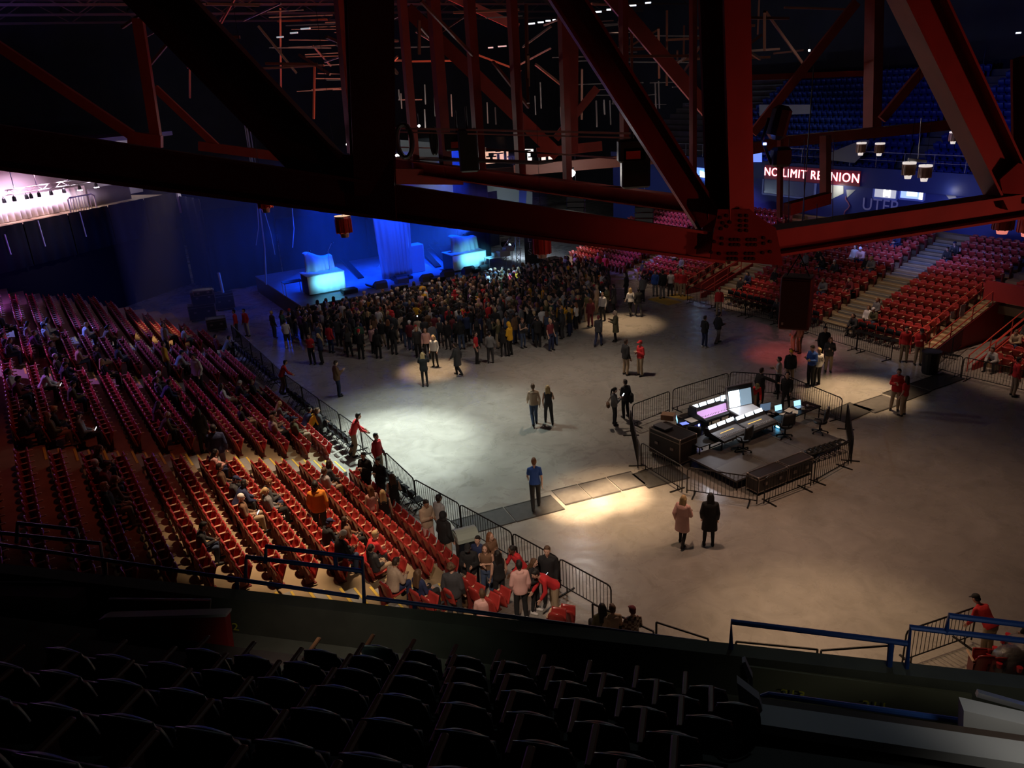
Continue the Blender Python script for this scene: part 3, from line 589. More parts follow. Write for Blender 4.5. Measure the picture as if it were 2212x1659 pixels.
m = MB(); m.tube([(-.2, 0, .1), (-.3, 0, -.3), (-.1, 0, -.75)], .03, 6); m.build('yoke', BLKM, o); m = MB(); m.box((-.28, -.1, -.36), (.05, .05, .04)); m.build('status_light', mat('status_blue', (.1, .2, 1), .4, emit=6), o)
# ---------------------------------------------------------------- LED sign and suites on the right
LED = mat('led_letters', (1, .55, .55), .4, emit=3.0, ecol=(1, .24, .27)); LEDB = mat('led_panel', (.10, .012, .02), .4, emit=.012, ecol=(.9, .03, .08))
a, b = pv(1652, 374, VW - .3), pv(1858, 383, VW - .3); uA, uB = Fuv(a)[0], Fuv(b)[0]; zc = (a.z + b.z) / 2
sg = thing('led_sign', 'red glowing scrolling letter sign on the blue fascia', 'sign', F((uA + uB) / 2, VW - .33, zc))
wd = abs(uA - uB); m = MB(); m.prism([FU * (wd / 2) + Vector((0, 0, -.5)), FU * (-wd / 2) + Vector((0, 0, -.5)), FU * (-wd / 2) + Vector((0, 0, .5)), FU * (wd / 2) + Vector((0, 0, .5))], FV * .08); m.build('display_panel', LEDB, sg)
tx = text('lettering', 'NO LIMIT REUNION', 1.0, LED, sg); tx.data.offset = .0; tx.data.space_character = 1.12; tx.matrix_basis = face_M(FV * -.03, -FU, Vector((0, 0, 1)))
bpy.context.view_layer.update(); tx.data.size = 1.0 * min(1.12, wd * .99 / max(tx.dimensions.x, .1)); tx.scale.x = 1
sl = FU.normalized()
def wall_rect(x0, y0, x1, y1, v=VW - .02):
    a, b = pv(x0, y1, v), pv(x1, y1, v); c = pv((x0 + x1) / 2, y0, v); ua, ub = Fuv(a)[0], Fuv(b)[0]; z0 = (a.z + b.z) / 2
    return ua, ub, z0, c.z
SFR = mat('suite_frame_blue', (.30, .40, .90), .4)  # colour lightened in place of blue light on the frames
def suite(i, rect, label, glow, gs):
    ua, ub, z0, z1 = wall_rect(*rect); w = abs(ua - ub)
    o = link('window_%d' % i, None); struct(o, label); o.location = F((ua + ub) / 2, VW - .04, (z0 + z1) / 2); h = z1 - z0; m = MB()
    for s in (-1, 1):
        m.bar(FU * (-w / 2) + Vector((0, 0, s * h / 2)), FU * (w / 2) + Vector((0, 0, s * h / 2)), .12, .12); m.bar(FU * (s * w / 2) + Vector((0, 0, -h / 2)), FU * (s * w / 2) + Vector((0, 0, h / 2)), .12, .12, up=FU)
    m.build('window_frame', SFR, o); m = MB(); m.prism([FU * (w / 2) + Vector((0, 0, -h / 2)), FU * (-w / 2) + Vector((0, 0, -h / 2)), FU * (-w / 2) + Vector((0, 0, h / 2)), FU * (w / 2) + Vector((0, 0, h / 2))], FV * .03)
    m.build('pane', mat('suite_glow_%d' % i, glow, .2, emit=gs), o)
    return o, w, h
suite(1, (1648, 388, 1760, 424), 'dark suite window with blue frame under the glowing letters', (.03, .03, .08), .1)
o, w, h = suite(2, (1887, 405, 1938, 429), 'lit suite window with warm interior, the left of the lit pair', (.30, .30, .34), .5)
for dx, hh, ww in ((-.1, .7, .05), (.35, .7, .05), (.12, .5, .3)):
    m = MB(); m.box(FU * (-dx * w * .5) + FV * -.02 + Vector((0, 0, 0)), (.12 if ww < .1 else .5, .03, h * hh), R(120)); m.build('inner_frame', mat('warm_interior', (.9, .85, .7), .5, emit=.8), o)
o, w, h = suite(3, (1943, 408, 1996, 431), 'lit suite window with blue interior, the right of the lit pair', (.20, .28, .75), .7)
m = MB(); m.box(FU * (-w * .4) + FV * -.02, (.3, .03, h * .9), R(120)); m.build('inner_frame', mat('cream_interior', (.95, .85, .6), .5, emit=1.3), o)
m = MB(); m.box(FU * (-w * .0) + FV * -.02 + Vector((0, 0, .05)), (.7, .03, h * .5), R(120)); m.build('inner_frame', mat('pale_interior', (.6, .75, .95), .5, emit=.8), o)
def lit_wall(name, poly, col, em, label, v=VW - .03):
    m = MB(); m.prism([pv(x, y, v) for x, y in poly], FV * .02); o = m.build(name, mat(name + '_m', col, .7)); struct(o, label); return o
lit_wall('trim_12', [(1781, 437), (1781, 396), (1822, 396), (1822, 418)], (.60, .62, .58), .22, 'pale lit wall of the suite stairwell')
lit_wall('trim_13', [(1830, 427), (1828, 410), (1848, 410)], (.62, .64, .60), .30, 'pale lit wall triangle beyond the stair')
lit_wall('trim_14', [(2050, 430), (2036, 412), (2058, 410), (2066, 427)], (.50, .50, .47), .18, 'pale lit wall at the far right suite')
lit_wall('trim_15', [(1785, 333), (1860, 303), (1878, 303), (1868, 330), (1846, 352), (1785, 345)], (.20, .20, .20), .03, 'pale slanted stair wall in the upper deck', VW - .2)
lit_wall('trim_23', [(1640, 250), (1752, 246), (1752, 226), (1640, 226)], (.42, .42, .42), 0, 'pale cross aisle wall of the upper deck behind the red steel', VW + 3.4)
tx = text('wall_lettering', 'UTEP', 1.0, mat('wall_white_paint', (.55, .55, .8), .6)); p = pv(1900, 445, VW - .05)
tx.matrix_world = face_M(p, -FU, Vector((0, 0, 1))) @ Matrix.Scale(1.15, 4); tag(tx, 'pale outlined team letters painted on the blue suite wall', 'lettering')
m = MB(); p = pv(1830, 447, VW - .05); m.tube([p + FU * .5 * math.sin(k * 1.2) * .4 + Vector((0, 0, -.7 + k * .2)) for k in range(8)], .05, 5); tag(m.build('wall_emblem', mat('emblem_red', (.35, .12, .2), .6)), 'thin red squiggle mark on the blue suite wall', 'emblem')
lit_panel('scoreboard_panel', [pv(1505, 378, VW - .3), pv(1550, 382, VW - .3), pv(1550, 366, VW - .3), pv(1505, 362, VW - .3)], .05, (.10, .20, .7), .7, 'blue lit display panel left of the near post', 'display', FV)
lit_panel('scoreboard_panel', [pv(1512, 382, VW - .4), pv(1528, 385, VW - .4), pv(1526, 374, VW - .4), pv(1512, 369, VW - .4)], .05, (.6, .85, 1), 2.0, 'white curved logo patch on the blue display left of post', 'display', FV)
lit_panel('scoreboard_panel', [pv(1618, 350, VW - .3), pv(1645, 350, VW - .3), pv(1645, 330, VW - .3), pv(1618, 330, VW - .3)], .05, (.12, .2, .75), .5, 'blue lit display panel right of the near post', 'display', FV)
drape('blue_suite_drape', pv(1508, 412, VW - .3), pv(1556, 418, VW - .3), pv(1508, 412, VW - .3).z, pv(1508, 384, VW - .3).z, mat('suite_drape', (.04, .09, .40), .8), .06, .6, 'blue pleated drape under the display left of near post')
m = MB()
for k in range(3):
    for j in range(2): a = pv(1650 + 0 * k, 352, VW - .3)
rr = thing('deck_railing', 'thin railing along the front of the upper deck', 'railing')
m = MB(); m.bar(F(8, VW - .1, 8.3), F(60, VW - .1, 8.3), .05, .05); m.bar(F(8, VW - .1, 7.8), F(60, VW - .1, 7.8), .03, .03); m.build('rail', ROD, rr)
m = MB()
for k in range(27): m.bar(F(8 + 2 * k, VW - .1, 7.3), F(8 + 2 * k, VW - .1, 8.3), .04, .04, up=FU)
m.build('uprights', ROD, rr)
# ================================================================ seats
def seat_meshes(pre, plastic, arm, stdm, pad=False, w=.45, trim=None):
    out = {}
    def back(zb, zt, bulge):
        g = []; n = 10
        for i in range(10):
            a = i / 9; row = []
            for j in range(n + 1):
                b = 2 * j / n - 1; half = w / 2 * ((1 if a < .7 else math.sqrt(max(0, 1 - ((a - .7) / .3) ** 2 * .35))) if not pad else (1 if a < .4 else math.sqrt(1 - ((a - .4) / .6) ** 2 * .34)))
                row.append((b * half, -.10 * a - bulge * (1 - b * b) + (.03 if a == 1 else 0), zb + (zt - zb) * a - ((.055 * b ** 4 if a > .7 else 0) if not pad else a ** 3 * .065 * b * b)))
            g.append(row)
        return g
    m = MB(); m.sheet(back(.36, .86, .055), .035 if not pad else .045); out['backrest'] = m.mesh(pre + '_backrest', plastic, True)
    if trim:
        e = back(.36, .86, .055)[-1]; m = MB(); m.tube([Vector(q) + Vector((0, -.02, .006)) for q in e], .011, 6); out['trim'] = m.mesh(pre + '_edge_trim', trim, True)  # pale tube along the top edge stands in for the rim highlight
    def pan(up):
        g = []
        for i in range(7):
            a = i / 6; row = []
            for j in range(9):
                b = 2 * j / 8 - 1; d = .40 * a; hw = w * .47 * (1 - .12 * a * a); dome = .045 * (1 - b * b) * math.sin(math.pi * min(1, .15 + a * .85))
                if up: row.append((b * hw, .07 + .16 * a + dome, .42 + d * .92) if not pad else (b * hw * .9, .05 + .06 * a + dome, .38 + d * .5))
                else: row.append((b * hw, .06 + d, .44 + .03 * a - dome * .7 - (.02 * (a > .95))))
            g.append(row)
        m = MB(); m.sheet(g, -.035 if up else .035); return m.mesh(pre + ('_pan_up' if up else '_pan_down'), plastic, True)
    out['pan_up'], out['pan_down'] = pan(True), pan(False)
    m = MB(); m.boxm(Matrix.Translation((-.245, .14, .635)), .055, .40, .035, bev=.012); out['armrest'] = m.mesh(pre + '_armrest', arm)
    m = MB(); m.prism([(-.26, -.08, .0), (-.26, .14, .0), (-.26, .20, .62), (-.26, -.10, .62)], (.03, 0, 0)); m.box((-.245, .04, .015), (.10, .30, .03)); out['standard'] = m.mesh(pre + '_standard', stdm)
    return out
REDL = seat_meshes('red', REDP, TAN, mat('red_seat_iron', (.16, .02, .018), .5))
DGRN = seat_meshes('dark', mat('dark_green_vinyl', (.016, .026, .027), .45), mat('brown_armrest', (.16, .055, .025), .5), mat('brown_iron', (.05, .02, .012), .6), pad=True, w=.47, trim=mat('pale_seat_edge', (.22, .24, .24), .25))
def place_seat(S, name, loc, rz, label, group, down=False, parts=True):
    o = thing(name, label, 'seat', loc, rz, group)
    for k, part in (('backrest', 'backrest'), ('pan_down' if down else 'pan_up', 'seat_pan'), ('armrest', 'armrest'), ('standard', 'standard')): link(part, S[k], o)
    if 'trim' in S: link('edge_trim', S['trim'], o)  # dark chairs only: the highlight on the back edge, made as a tube
    return o
def merged(name, items, mats):                   # items: (list of meshes, matrix) -> one mesh object
    vs, fs, mi = [], [], []; off = 0; cache = {}; midx = {m.name: i for i, m in enumerate(mats)}
    lt, ls, lv = [], [], []; tot = 0
    for meshes, M, remap in items:
        A = np.array(M)
        for me in meshes:
            if me.name not in cache:
                co = np.empty(len(me.vertices) * 3); me.vertices.foreach_get('co', co); co = co.reshape(-1, 3)
                lo = np.empty(len(me.loops), int); me.loops.foreach_get('vertex_index', lo)
                lt_ = np.empty(len(me.polygons), int); me.polygons.foreach_get('loop_total', lt_)
                pm = np.empty(len(me.polygons), int); me.polygons.foreach_get('material_index', pm)
                cache[me.name] = (co, lo, lt_, pm, [x.name for x in me.materials])
            co, lo, lt_, pm, mn = cache[me.name]
            vs.append(co @ A[:3, :3].T + A[:3, 3]); lv.append(lo + off); lt.append(lt_); off += len(co)
            lut = np.array([midx[(remap or {}).get(me.name, q) if not isinstance((remap or {}).get(me.name), list) else remap[me.name][i]] for i, q in enumerate(mn)])
            mi.append(lut[np.clip(pm, 0, len(lut) - 1)])
    V = np.concatenate(vs); LV_ = np.concatenate(lv); LT = np.concatenate(lt); MI = np.concatenate(mi)
    me = bpy.data.meshes.new(name); me.vertices.add(len(V)); me.vertices.foreach_set('co', V.ravel())
    me.loops.add(len(LV_)); me.loops.foreach_set('vertex_index', LV_); me.polygons.add(len(LT))
    st = np.concatenate([[0], np.cumsum(LT)[:-1]]); me.polygons.foreach_set('loop_start', st); me.polygons.foreach_set('loop_total', LT)
    for m in mats: me.materials.append(m)
    me.polygons.foreach_set('material_index', MI); me.polygons.foreach_set('use_smooth', np.ones(len(LT), bool)); me.update(calc_edges=True); me.validate()
    return link(name, me)
SP = .49
SEATS = []                                       # [loc, rz, stand, block, row, index]
OCC = set()
LBLOCK = [('near', 17.9, 26.7), ('middle', 28.1, 37.0), ('far', 38.5, 44.5), ('stage end', 45.9, 55.5)]
def lseat(k, u): return L(u, LVK(k) - LP + .17, LR * k)
def rseat(r, u): return F(u, RV0 + RP * r + .62, RR * r)
for k in range(14):
    for b, u0, u1 in LBLOCK:
        if b == 'stage end': u1 = 50.0 + min(k, 6) * 1.05 - max(0, k - 7) * .8
        if k == 0 and b == 'near': u1 = 26.2
        n = int((u1 - u0) / SP)
        for j in range(n): SEATS.append((lseat(k, u0 + SP * (j + .5)), R(-58), 'left', b, k, j))
RBLOCK = [('near', 10.0, 19.25), ('central', 22.55, 26.75), ('wide', 28.5, 35.8), ('far', 39.4, 44.6), ('stage end', 46.1, 53.4)]
for r in range(14):
    for b, u0, u1 in RBLOCK:
        if b == 'stage end': u1 = 53.4 - .0 * r
        n = int((u1 - u0) / .468)
        for j in range(n): SEATS.append((rseat(r, u0 + .468 * (j + .5)), R(120), 'right', b, r, j))
for r in range(8, 14):
    for j in range(4): SEATS.append((rseat(r, 19.5 + .468 * (j + .5)), R(120), 'right', 'over passage', r, j))
# a few seats round the corner below the balcony
for i, (x, y, k) in enumerate([(842, 1315, 4), (905, 1330, 3), (930, 1345, 3), (975, 1325, 2), (1012, 1300, 1), (1030, 1322, 1), (1062, 1345, 2), (1085, 1330, 1), (1225, 1372, 1), (1205, 1380, 2)]):
    SEATS.append((pix(x, y, LR * k + .0), R(-45 if i < 8 else -20), 'left', 'corner', k, i))
for x, y in ((2118, 1478), (2150, 1482), (2185, 1486), (2208, 1490)): SEATS.append((pix(x, y, .9), R(-10), 'left', 'right corner', 1, x))
def inframe(p, mrg=30):
    x, y = proj(p + Vector((0, 0, .5))); return -mrg < x < 2212 + mrg and -mrg < y < 1659 + mrg
SEATS = [s for s in SEATS if inframe(s[0], 420)]
camp = Vector((0, 0, CH))
def finish_seats():
    order = sorted(SEATS, key=lambda s: (s[0] - camp).length); vis = [s for s in order if inframe(s[0])]; indiv = vis[:300]; ids = {id(s) for s in indiv}; rest = [s for s in order if id(s) not in ids]
    cseq = 0
    for loc, rz, st, b, k, j in indiv:
        if b == 'corner': cseq += 1; lab = 'red tip-up seat in the stepped corner under the balcony rail, %s from the left' % nth(cseq)
        elif b == 'right corner': lab = 'red tip-up seat at the lower right corner beside the plastic bags, %s from left' % nth([2118, 2150, 2185, 2208].index(j) + 1)
        else: lab = 'red tip-up seat, %s stand, %s block, %s row up, %s from its nearer aisle' % (st, b, nth(k + 1), nth(j + 1))
        place_seat(REDL, 'stadium_seat', loc, rz, lab, 'red tip-up seats of the %s stand' % st, down=(st, b, k, j) in OCC)
    items = []
    for loc, rz, st, b, k, j in rest:
        M = Matrix.Translation(loc) @ Matrix.Rotation(rz, 4, 'Z'); p = 'pan_down' if (st, b, k, j) in OCC else 'pan_up'
        items.append(([REDL['backrest'], REDL[p], REDL['armrest'], REDL['standard']], M, None))
    o = merged('stadium_seats', items, [REDP, TAN, MATS['red_seat_iron']]); tag(o, 'remaining rows of red tip-up seats across the lower stands, too many to count', 'seats', None, 'stuff')
# ---------------------------------------------------------------- upper deck blue seats
BLUEP = mat('blue_seat_plastic', (.02, .06, .42), .4)
m = MB(); g = []
for i in range(4):
    a = i / 3; g.append([(b * .21, -.08 * a - .03 * (1 - b * b), .36 + .46 * a - .05 * b ** 4 * a) for b in (-1, -.6, -.2, .2, .6, 1)])
m.sheet(g, .04); m.boxm(Matrix.Translation((0, .16, .55)) @ Matrix.Rotation(R(-20), 4, 'X'), .40, .06, .36, bev=.02); m.box((0, .02, .2), (.3, .05, .4)); UPM = m.mesh('upper_seat', BLUEP, True)
up = []
for r in range(14):
    for j in range(78):
        u = 12.5 + .5 * j
        if 24.4 < u < 27.2 and r < 6 or abs(u - 33) < .7 or abs(u - 19) < .6: continue
        p = F(u, VW + .6 + .8 * r + .25, 6.6 + .45 * r); x, y = proj(p + Vector((0, 0, .6)))
        if 1490 < x < 2230 and y > 100: up.append((p, r, j, 1 if (1655 < x < 2080 and y < 350) else 0))
up.sort(key=lambda q: (-q[3], (q[0] - camp).length))
for p, r, j, f in up[:300]:
    o = link('upper_deck_seat', UPM, None, p, R(120)); tag(o, 'blue upper deck seat, %s row above the fascia, %s along counting from the right' % (nth(r + 1), nth(j + 1)), 'seat', 'blue seats of the upper deck')
o = merged('upper_deck_seats', [([UPM], Matrix.Translation(p) @ Matrix.Rotation(R(120), 4, 'Z'), None) for p, r, j, f in up[300:]], [BLUEP]); tag(o, 'remaining dark blue seats of the upper deck, too many to count', 'seats', None, 'stuff')
# ---------------------------------------------------------------- step edges and aisles
AISLE_L = [(16.35, 17.75), (26.8, 28.0), (37.1, 38.4), (44.6, 45.8)]
n = 0
for ai, (a, b) in enumerate(AISLE_L):
    nm = ['nearest', 'second', 'third', 'farthest'][ai]
    for k in range(1, 13):
        v = LVK(k)
        s = link('aisle_step', None, None); p = L((a + b) / 2, v, 0); s.location = p; tag(s, 'grey aisle step with yellow edges, left stand, %s aisle, %s step up' % (nm, nth(k)), 'step', 'aisle steps of the left stand')
        s.rotation_euler.z = R(122); w = b - a; m = MB()
        m.box((0, -.19, LR * (k - 1) + .07), (w, .36, .16)); m.build('tread', STEPC, s)      # local +x along the row, -y towards the floor
        m = MB(); m.box((0, .05, LR * k + .004), (w * .95, .07, .012)); m.build('edge_stripe', YEL, s)
        m = MB(); m.box((0, -.33, LR * (k - 1) + .155), (w * .95, .06, .012)); m.build('edge_stripe', YEL, s)
STEPR = mat('right_step_concrete', (.40, .37, .30), .75, noise=.15, scale=2)
def right_steps(u0, u1, r1, nm, mt=STEPR):
    for r in range(1, r1):
        s = link('aisle_step', None, None, F((u0 + u1) / 2, RV0 + RP * r, 0), R(120)); tag(s, 'pale aisle step of the right stand, %s, %s step up' % (nm, nth(r)), 'step', 'aisle steps of the right stand')
        m = MB(); m.box((0, .19, RR * (r - 1) + .06), (u1 - u0, .36, .13)); m.build('tread', mt, s); m = MB(); m.box((0, -.03, RR * r + .006), (u1 - u0, .06, .014)); m.box((0, .345, RR * (r - 1) + .13), (u1 - u0, .05, .014)); m.build('edge_stripe', mat('dull_step_edge', (.52, .46, .30), .6), s)
right_steps(26.85, 28.4, 15, 'wide grey aisle', mat('wide_step_grey', (.17, .17, .165), .7, noise=.15, scale=2)); right_steps(35.9, 37.25, 9, 'aisle beside the middle passage'); right_steps(44.7, 46.0, 9, 'aisle near the stage'); right_steps(21.6, 22.45, 8, 'railed aisle by the near passage', mat('wood_step', (.50, .34, .18), .6))
# ---------------------------------------------------------------- stand hand rails (right)
RAILM = mat('red_hand_rail', (.55, .07, .05), .4)
def stair_rail(u, r0, r1, label, hs=(.95, .5)):
    o = thing('hand_rail', label, 'railing'); a, b = F(u, RV0 + RP * r0, RR * r0), F(u, RV0 + RP * r1, RR * r1)
    for h in hs: m = MB(); m.tube([a + Vector((0, 0, h)), b + Vector((0, 0, h))], .03, 6); m.build('rail', RAILM, o)
    for k in range(4): p = a.lerp(b, k / 3); m = MB(); m.tube([p, p + Vector((0, 0, hs[0]))], .03, 6); m.build('rail_post', RAILM, o)
stair_rail(22.5, -.2, 7.2, 'red stair rail left of the wooden steps by the near passage'); stair_rail(21.55, -.2, 6.5, 'red stair rail on the passage wall by the wooden steps')
stair_rail(19.4, -.6, 6.0, 'red stair rail on the near side of the right passage'); stair_rail(19.0, 1.2, 6.0, 'second red rail beside the near block of the right stand')
stair_rail(37.3, -.2, 4.5, 'red stair rail along the middle passage, nearer one'); stair_rail(38.75, -.2, 4.5, 'red stair rail along the middle passage, farther one')
# ---------------------------------------------------------------- near balcony: seats, parapet, rails
ns = 0
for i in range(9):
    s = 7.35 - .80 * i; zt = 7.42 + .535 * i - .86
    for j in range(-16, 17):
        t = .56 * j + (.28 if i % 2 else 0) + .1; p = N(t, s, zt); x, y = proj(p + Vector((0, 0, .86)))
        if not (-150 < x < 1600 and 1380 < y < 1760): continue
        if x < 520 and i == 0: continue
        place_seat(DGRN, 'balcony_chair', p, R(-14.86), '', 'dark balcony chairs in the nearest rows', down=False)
NEAR = [o for o in bpy.data.objects if o.name.startswith('balcony_chair')]
rows = {}
for o in NEAR: rows.setdefault(round(o.location.z, 2), []).append(o)
for ri, z in enumerate(sorted(rows)):
    for ji, o in enumerate(sorted(rows[z], key=lambda q: proj(q.location)[0])): o['category'] = 'chair'; o['label'] = 'dark padded balcony chair, %s row back from the parapet, %s from the left' % (nth(ri + 1), nth(ji + 1))
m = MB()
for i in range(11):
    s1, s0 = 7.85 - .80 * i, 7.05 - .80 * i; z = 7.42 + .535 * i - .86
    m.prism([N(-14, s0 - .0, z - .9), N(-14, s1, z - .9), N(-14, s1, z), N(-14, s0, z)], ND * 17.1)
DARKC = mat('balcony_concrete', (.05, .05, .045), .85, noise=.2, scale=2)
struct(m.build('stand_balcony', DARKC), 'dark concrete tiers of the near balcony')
PZ = 6.4
m = MB(); m.prism([N(-16, 7.6, 5.75), N(-16, 9.1, 5.75), N(12, 9.1, 5.75), N(12, 7.6, 5.75)], (0, 0, -.5)); struct(m.build('trim_16', mat('walkway_concrete', (.22, .23, .19), .85, noise=.15, scale=2)), 'balcony front walkway')
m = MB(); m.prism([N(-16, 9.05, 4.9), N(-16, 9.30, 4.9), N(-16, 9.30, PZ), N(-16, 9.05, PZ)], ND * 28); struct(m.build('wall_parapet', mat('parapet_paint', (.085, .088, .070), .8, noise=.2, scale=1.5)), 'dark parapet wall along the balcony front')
BLR = mat('blue_rail_paint', (.012, .03, .10), .4, .2); BLR2 = mat('bright_blue_rail_paint', (.02, .07, .30), .4, .2)
def rail(label, runs, mt, r=.03, d=9.35, name='hand_rail'):
    o = thing(name, label, 'railing')
    for nm, pts in runs:
        q = []
        for pt in pts:
            x, y = pt[0], pt[1]; dd = pt[2] if len(pt) > 2 else None
            v = ray(x, y); s = dd if dd else d; t = s / (v.x * NN.x + v.y * NN.y); q.append(v * t + Vector((0, 0, CH)))
        m = MB(); m.tube(q, r, 8); m.build(nm, mt, o)
    return o
rail('long dark blue rail along the balcony front with short posts', [('rail', [(-30, 1172), (775, 1290)]), ('rail', [(792, 1290), (1582, 1397)]), ('rail_post', [(895, 1304), (897, 1345)]), ('rail_post', [(1176, 1340), (1176, 1372)]), ('rail_post', [(1206, 1344), (1206, 1374)]), ('rail_post', [(1513, 1388), (1513, 1410)]), ('rail_post', [(226, 1208), (230, 1255)]), ('rail_post', [(512, 1250), (514, 1298)])], BLR, .033)
rail('stepped black rail rising at left of centre over the seats', [('rail', [(573, 1215), (575, 1180), (783, 1206), (788, 1330)]), ('rail', [(530, 1248), (532, 1203), (785, 1234)]), ('rail_post', [(724, 1200), (726, 1226)])], BLR, .035, 9.5)
rail('stepped black rail at the lower left over the darkest seats', [('rail', [(36, 1172), (38, 1130), (165, 1144), (168, 1162)]), ('rail', [(-20, 1149), (217, 1174), (228, 1254)])], BLR, .035, 9.5)
rail('bright blue raised rail in the lower right of the balcony', [('rail', [(1579, 1410), (1580, 1343), (1930, 1386), (1960, 1390)]), ('rail_post', [(1925, 1388), (1920, 1450)]), ('rail', [(1955, 1480), (1967, 1355), (2330, 1398)]), ('rail', [(2044, 1368), (2050, 1330), (2330, 1364)])], BLR2, .038, 9.2)
rail('low blue rail over the white stair wall in lower right', [('rail', [(1645, 1545), (1648, 1503), (1660, 1500), (2300, 1588)])], BLR2, .034, 7.6)
rail('silver topped rail above the red stairwell box at the lower left', [('rail', [(236, 1294), (456, 1296), (452, 1330)])], mat('silver_rail', (.5, .5, .52), .3, .9), .018, 8.6)
rail('thin silver topped rail at lower left edge', [('rail', [(-20, 1256), (130, 1258)])], MATS['silver_rail'], .014, 9.0)
# stair boxes
def npix(x, y, s):
    v = ray(x, y); t = s / (v.x * NN.x + v.y * NN.y); return v * t + Vector((0, 0, CH))
m = MB(); q = [npix(x, y, 7.9) for x, y in ((214, 1338), (486, 1332), (500, 1442), (236, 1448))]; m.prism(q, NN * .12)
struct(m.build('wall_stairwell_red', REDW), 'dark red stairwell box at lower left')
m = MB(); q = [npix(x, y, 7.85) for x, y in ((212, 1340), (488, 1333), (488, 1327), (225, 1334))]; m.prism(q, NN * .14); struct(m.build('trim_17', mat('pale_wall_cap', (.45, .42, .44), .7)), 'pale cap on the red stairwell box')
m = MB(); q = [npix(x, y, 8.7) for x, y in ((-40, 1310), (160, 1330), (155, 1292), (-40, 1285))]; m.prism(q, NN * .3); struct(m.build('trim_18', MATS['pale_wall_cap']), 'pale low stair wall at the left edge')
WWL = mat('white_stair_wall', (.32, .31, .33), .7)
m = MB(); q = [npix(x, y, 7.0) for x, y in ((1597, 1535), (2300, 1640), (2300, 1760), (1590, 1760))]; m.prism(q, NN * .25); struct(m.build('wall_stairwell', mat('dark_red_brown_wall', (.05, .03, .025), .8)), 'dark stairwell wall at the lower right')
m = MB(); a, b = npix(1597, 1545, 6.95), npix(2320, 1652, 6.95); m.bar(a, b, .3, .12); m.prism([npix(1592, 1475, 7.0), npix(1640, 1512, 7.0), npix(1650, 1545, 7.0), npix(1600, 1548, 7.0)], NN * .12); struct(m.build('trim_19', WWL), 'white cap of the lower right stairwell wall')
m = MB(); m.prism([npix(1603, 1432, 7.9), npix(1610, 1430, 7.9), npix(1626, 1465, 7.9), npix(1626, 1520, 7.9), npix(1617, 1520, 7.9), npix(1617, 1470, 7.9)], NN * .1); struct(m.build('trim_20', WWL), 'white angled post')
m = MB(); m.prism([npix(2082, 1535, 7.3), npix(2300, 1585, 7.3), npix(2300, 1680, 7.3), npix(2080, 1600, 7.3)], NN * .2); struct(m.build('trim_21', WWL), 'white stair wall at the right edge')
m = MB(); m.bar(npix(2110, 1497, 7.6), npix(2300, 1550, 7.6), .06, .06); tag(m.build('pale_hand_rail', STEEL), 'short pale rail at the lower right picture edge', 'railing')
m = MB(); q = [npix(x, y, 8.96) for x, y in ((1615, 1440), (2100, 1502), (2090, 1560), (1615, 1545))]; m.prism(q, NN * .04); struct(m.build('trim_22', mat('green_grey_wall', (.17, .17, .11), .8)), 'greenish inner wall of the walkway')
NUMP = mat('yellow_stencil_paint', (.62, .58, .06), .6)
for s, x, y, sz, dd in (('213', 1713, 1500, .17, 8.9), ('211', 1890, 1525, .17, 8.9), ('212', 494, 1353, .19, 8.85), ('212', 367, 1338, .17, 8.87)):
    t = text('stencilled_number', s, sz, NUMP, ext=.004); t.matrix_world = face_M(npix(x, y, dd), ND, Vector((0, 0, 1))) @ Matrix.Scale(1.25, 4, (1, 0, 0))
    tag(t, 'yellow stencilled section number %s on the balcony wall%s' % (s, (', the left of two at lower right' if x < 1800 else ', the right of two at lower right') if x > 1000 else (' beside the red box' if x > 450 else ' above the red box')), 'number')
# ================================================================ barricades
BARM = mat('barrier_steel', (.030, .028, .028), .4, .7)
BCACHE = {}
def barrier(p, q, label, group, h=1.05):
    p, q = Vector(p), Vector(q); d = q - p; ln = d.length - .05; rz = math.atan2(d.y, d.x); key = round(ln, 1)
    o = thing('crowd_barrier', label, 'barrier', (p + q) / 2, rz, group)
    if key not in BCACHE:
        w = ln / 2; m = MB(); r = .12
        m.tube([(-w, 0, .06), (-w, 0, h - r), (-w + r * .3, 0, h - r * .3), (-w + r, 0, h), (w - r, 0, h), (w - r * .3, 0, h - r * .3), (w, 0, h - r), (w, 0, .06)], .022, 7); m.tube([(-w, 0, .18), (w, 0, .18)], .018, 6); f = m.mesh('barrier_frame', BARM)
        m = MB(); n = max(4, int(ln / .125))
        for i in range(1, n): m.tube([(-w + ln * i / n, 0, .18), (-w + ln * i / n, 0, h - .02)], .009, 5, cap=False)
        g = m.mesh('barrier_bars', BARM); m = MB(); m.bar((0, -.32, .02), (0, .32, .02), .05, .03); m.bar((0, -.02, .02), (0, -.02, .2), .03, .03); BCACHE[key] = (f, g, m.mesh('barrier_foot', BARM), w)
    f, g, ft, w = BCACHE[key]
    fo = link('frame', f, o); link('bars', g, fo); link('foot', ft, o, (-w + .25, 0, 0)); link('foot', ft, o, (w - .25, 0, 0)); return o
def run(pts, lab, group, step=2.2, z=0.0):
    n = 0; seglist = []
    for a, b in zip(pts[:-1], pts[1:]):
        ln = (b - a).length; k = max(1, round(ln / step))
        for i in range(k): seglist.append((a.lerp(b, i / k), a.lerp(b, (i + 1) / k)))
    for i, (a, b) in enumerate(seglist): barrier(a, b, lab % nth(i + 1), group)
run([pix(*p) for p in [(1322, 1338), (1110, 1215), (900, 1092), (785, 977), (622, 852), (505, 737)]], 'steel crowd barrier along the left stand, %s section from the near end', 'left barrier line')
run([pix(*p) for p in [(1484, 652), (1680, 702), (1780, 737), (1925, 782)]], 'steel crowd barrier before the right stand, %s section from the stage end', 'right barrier line')
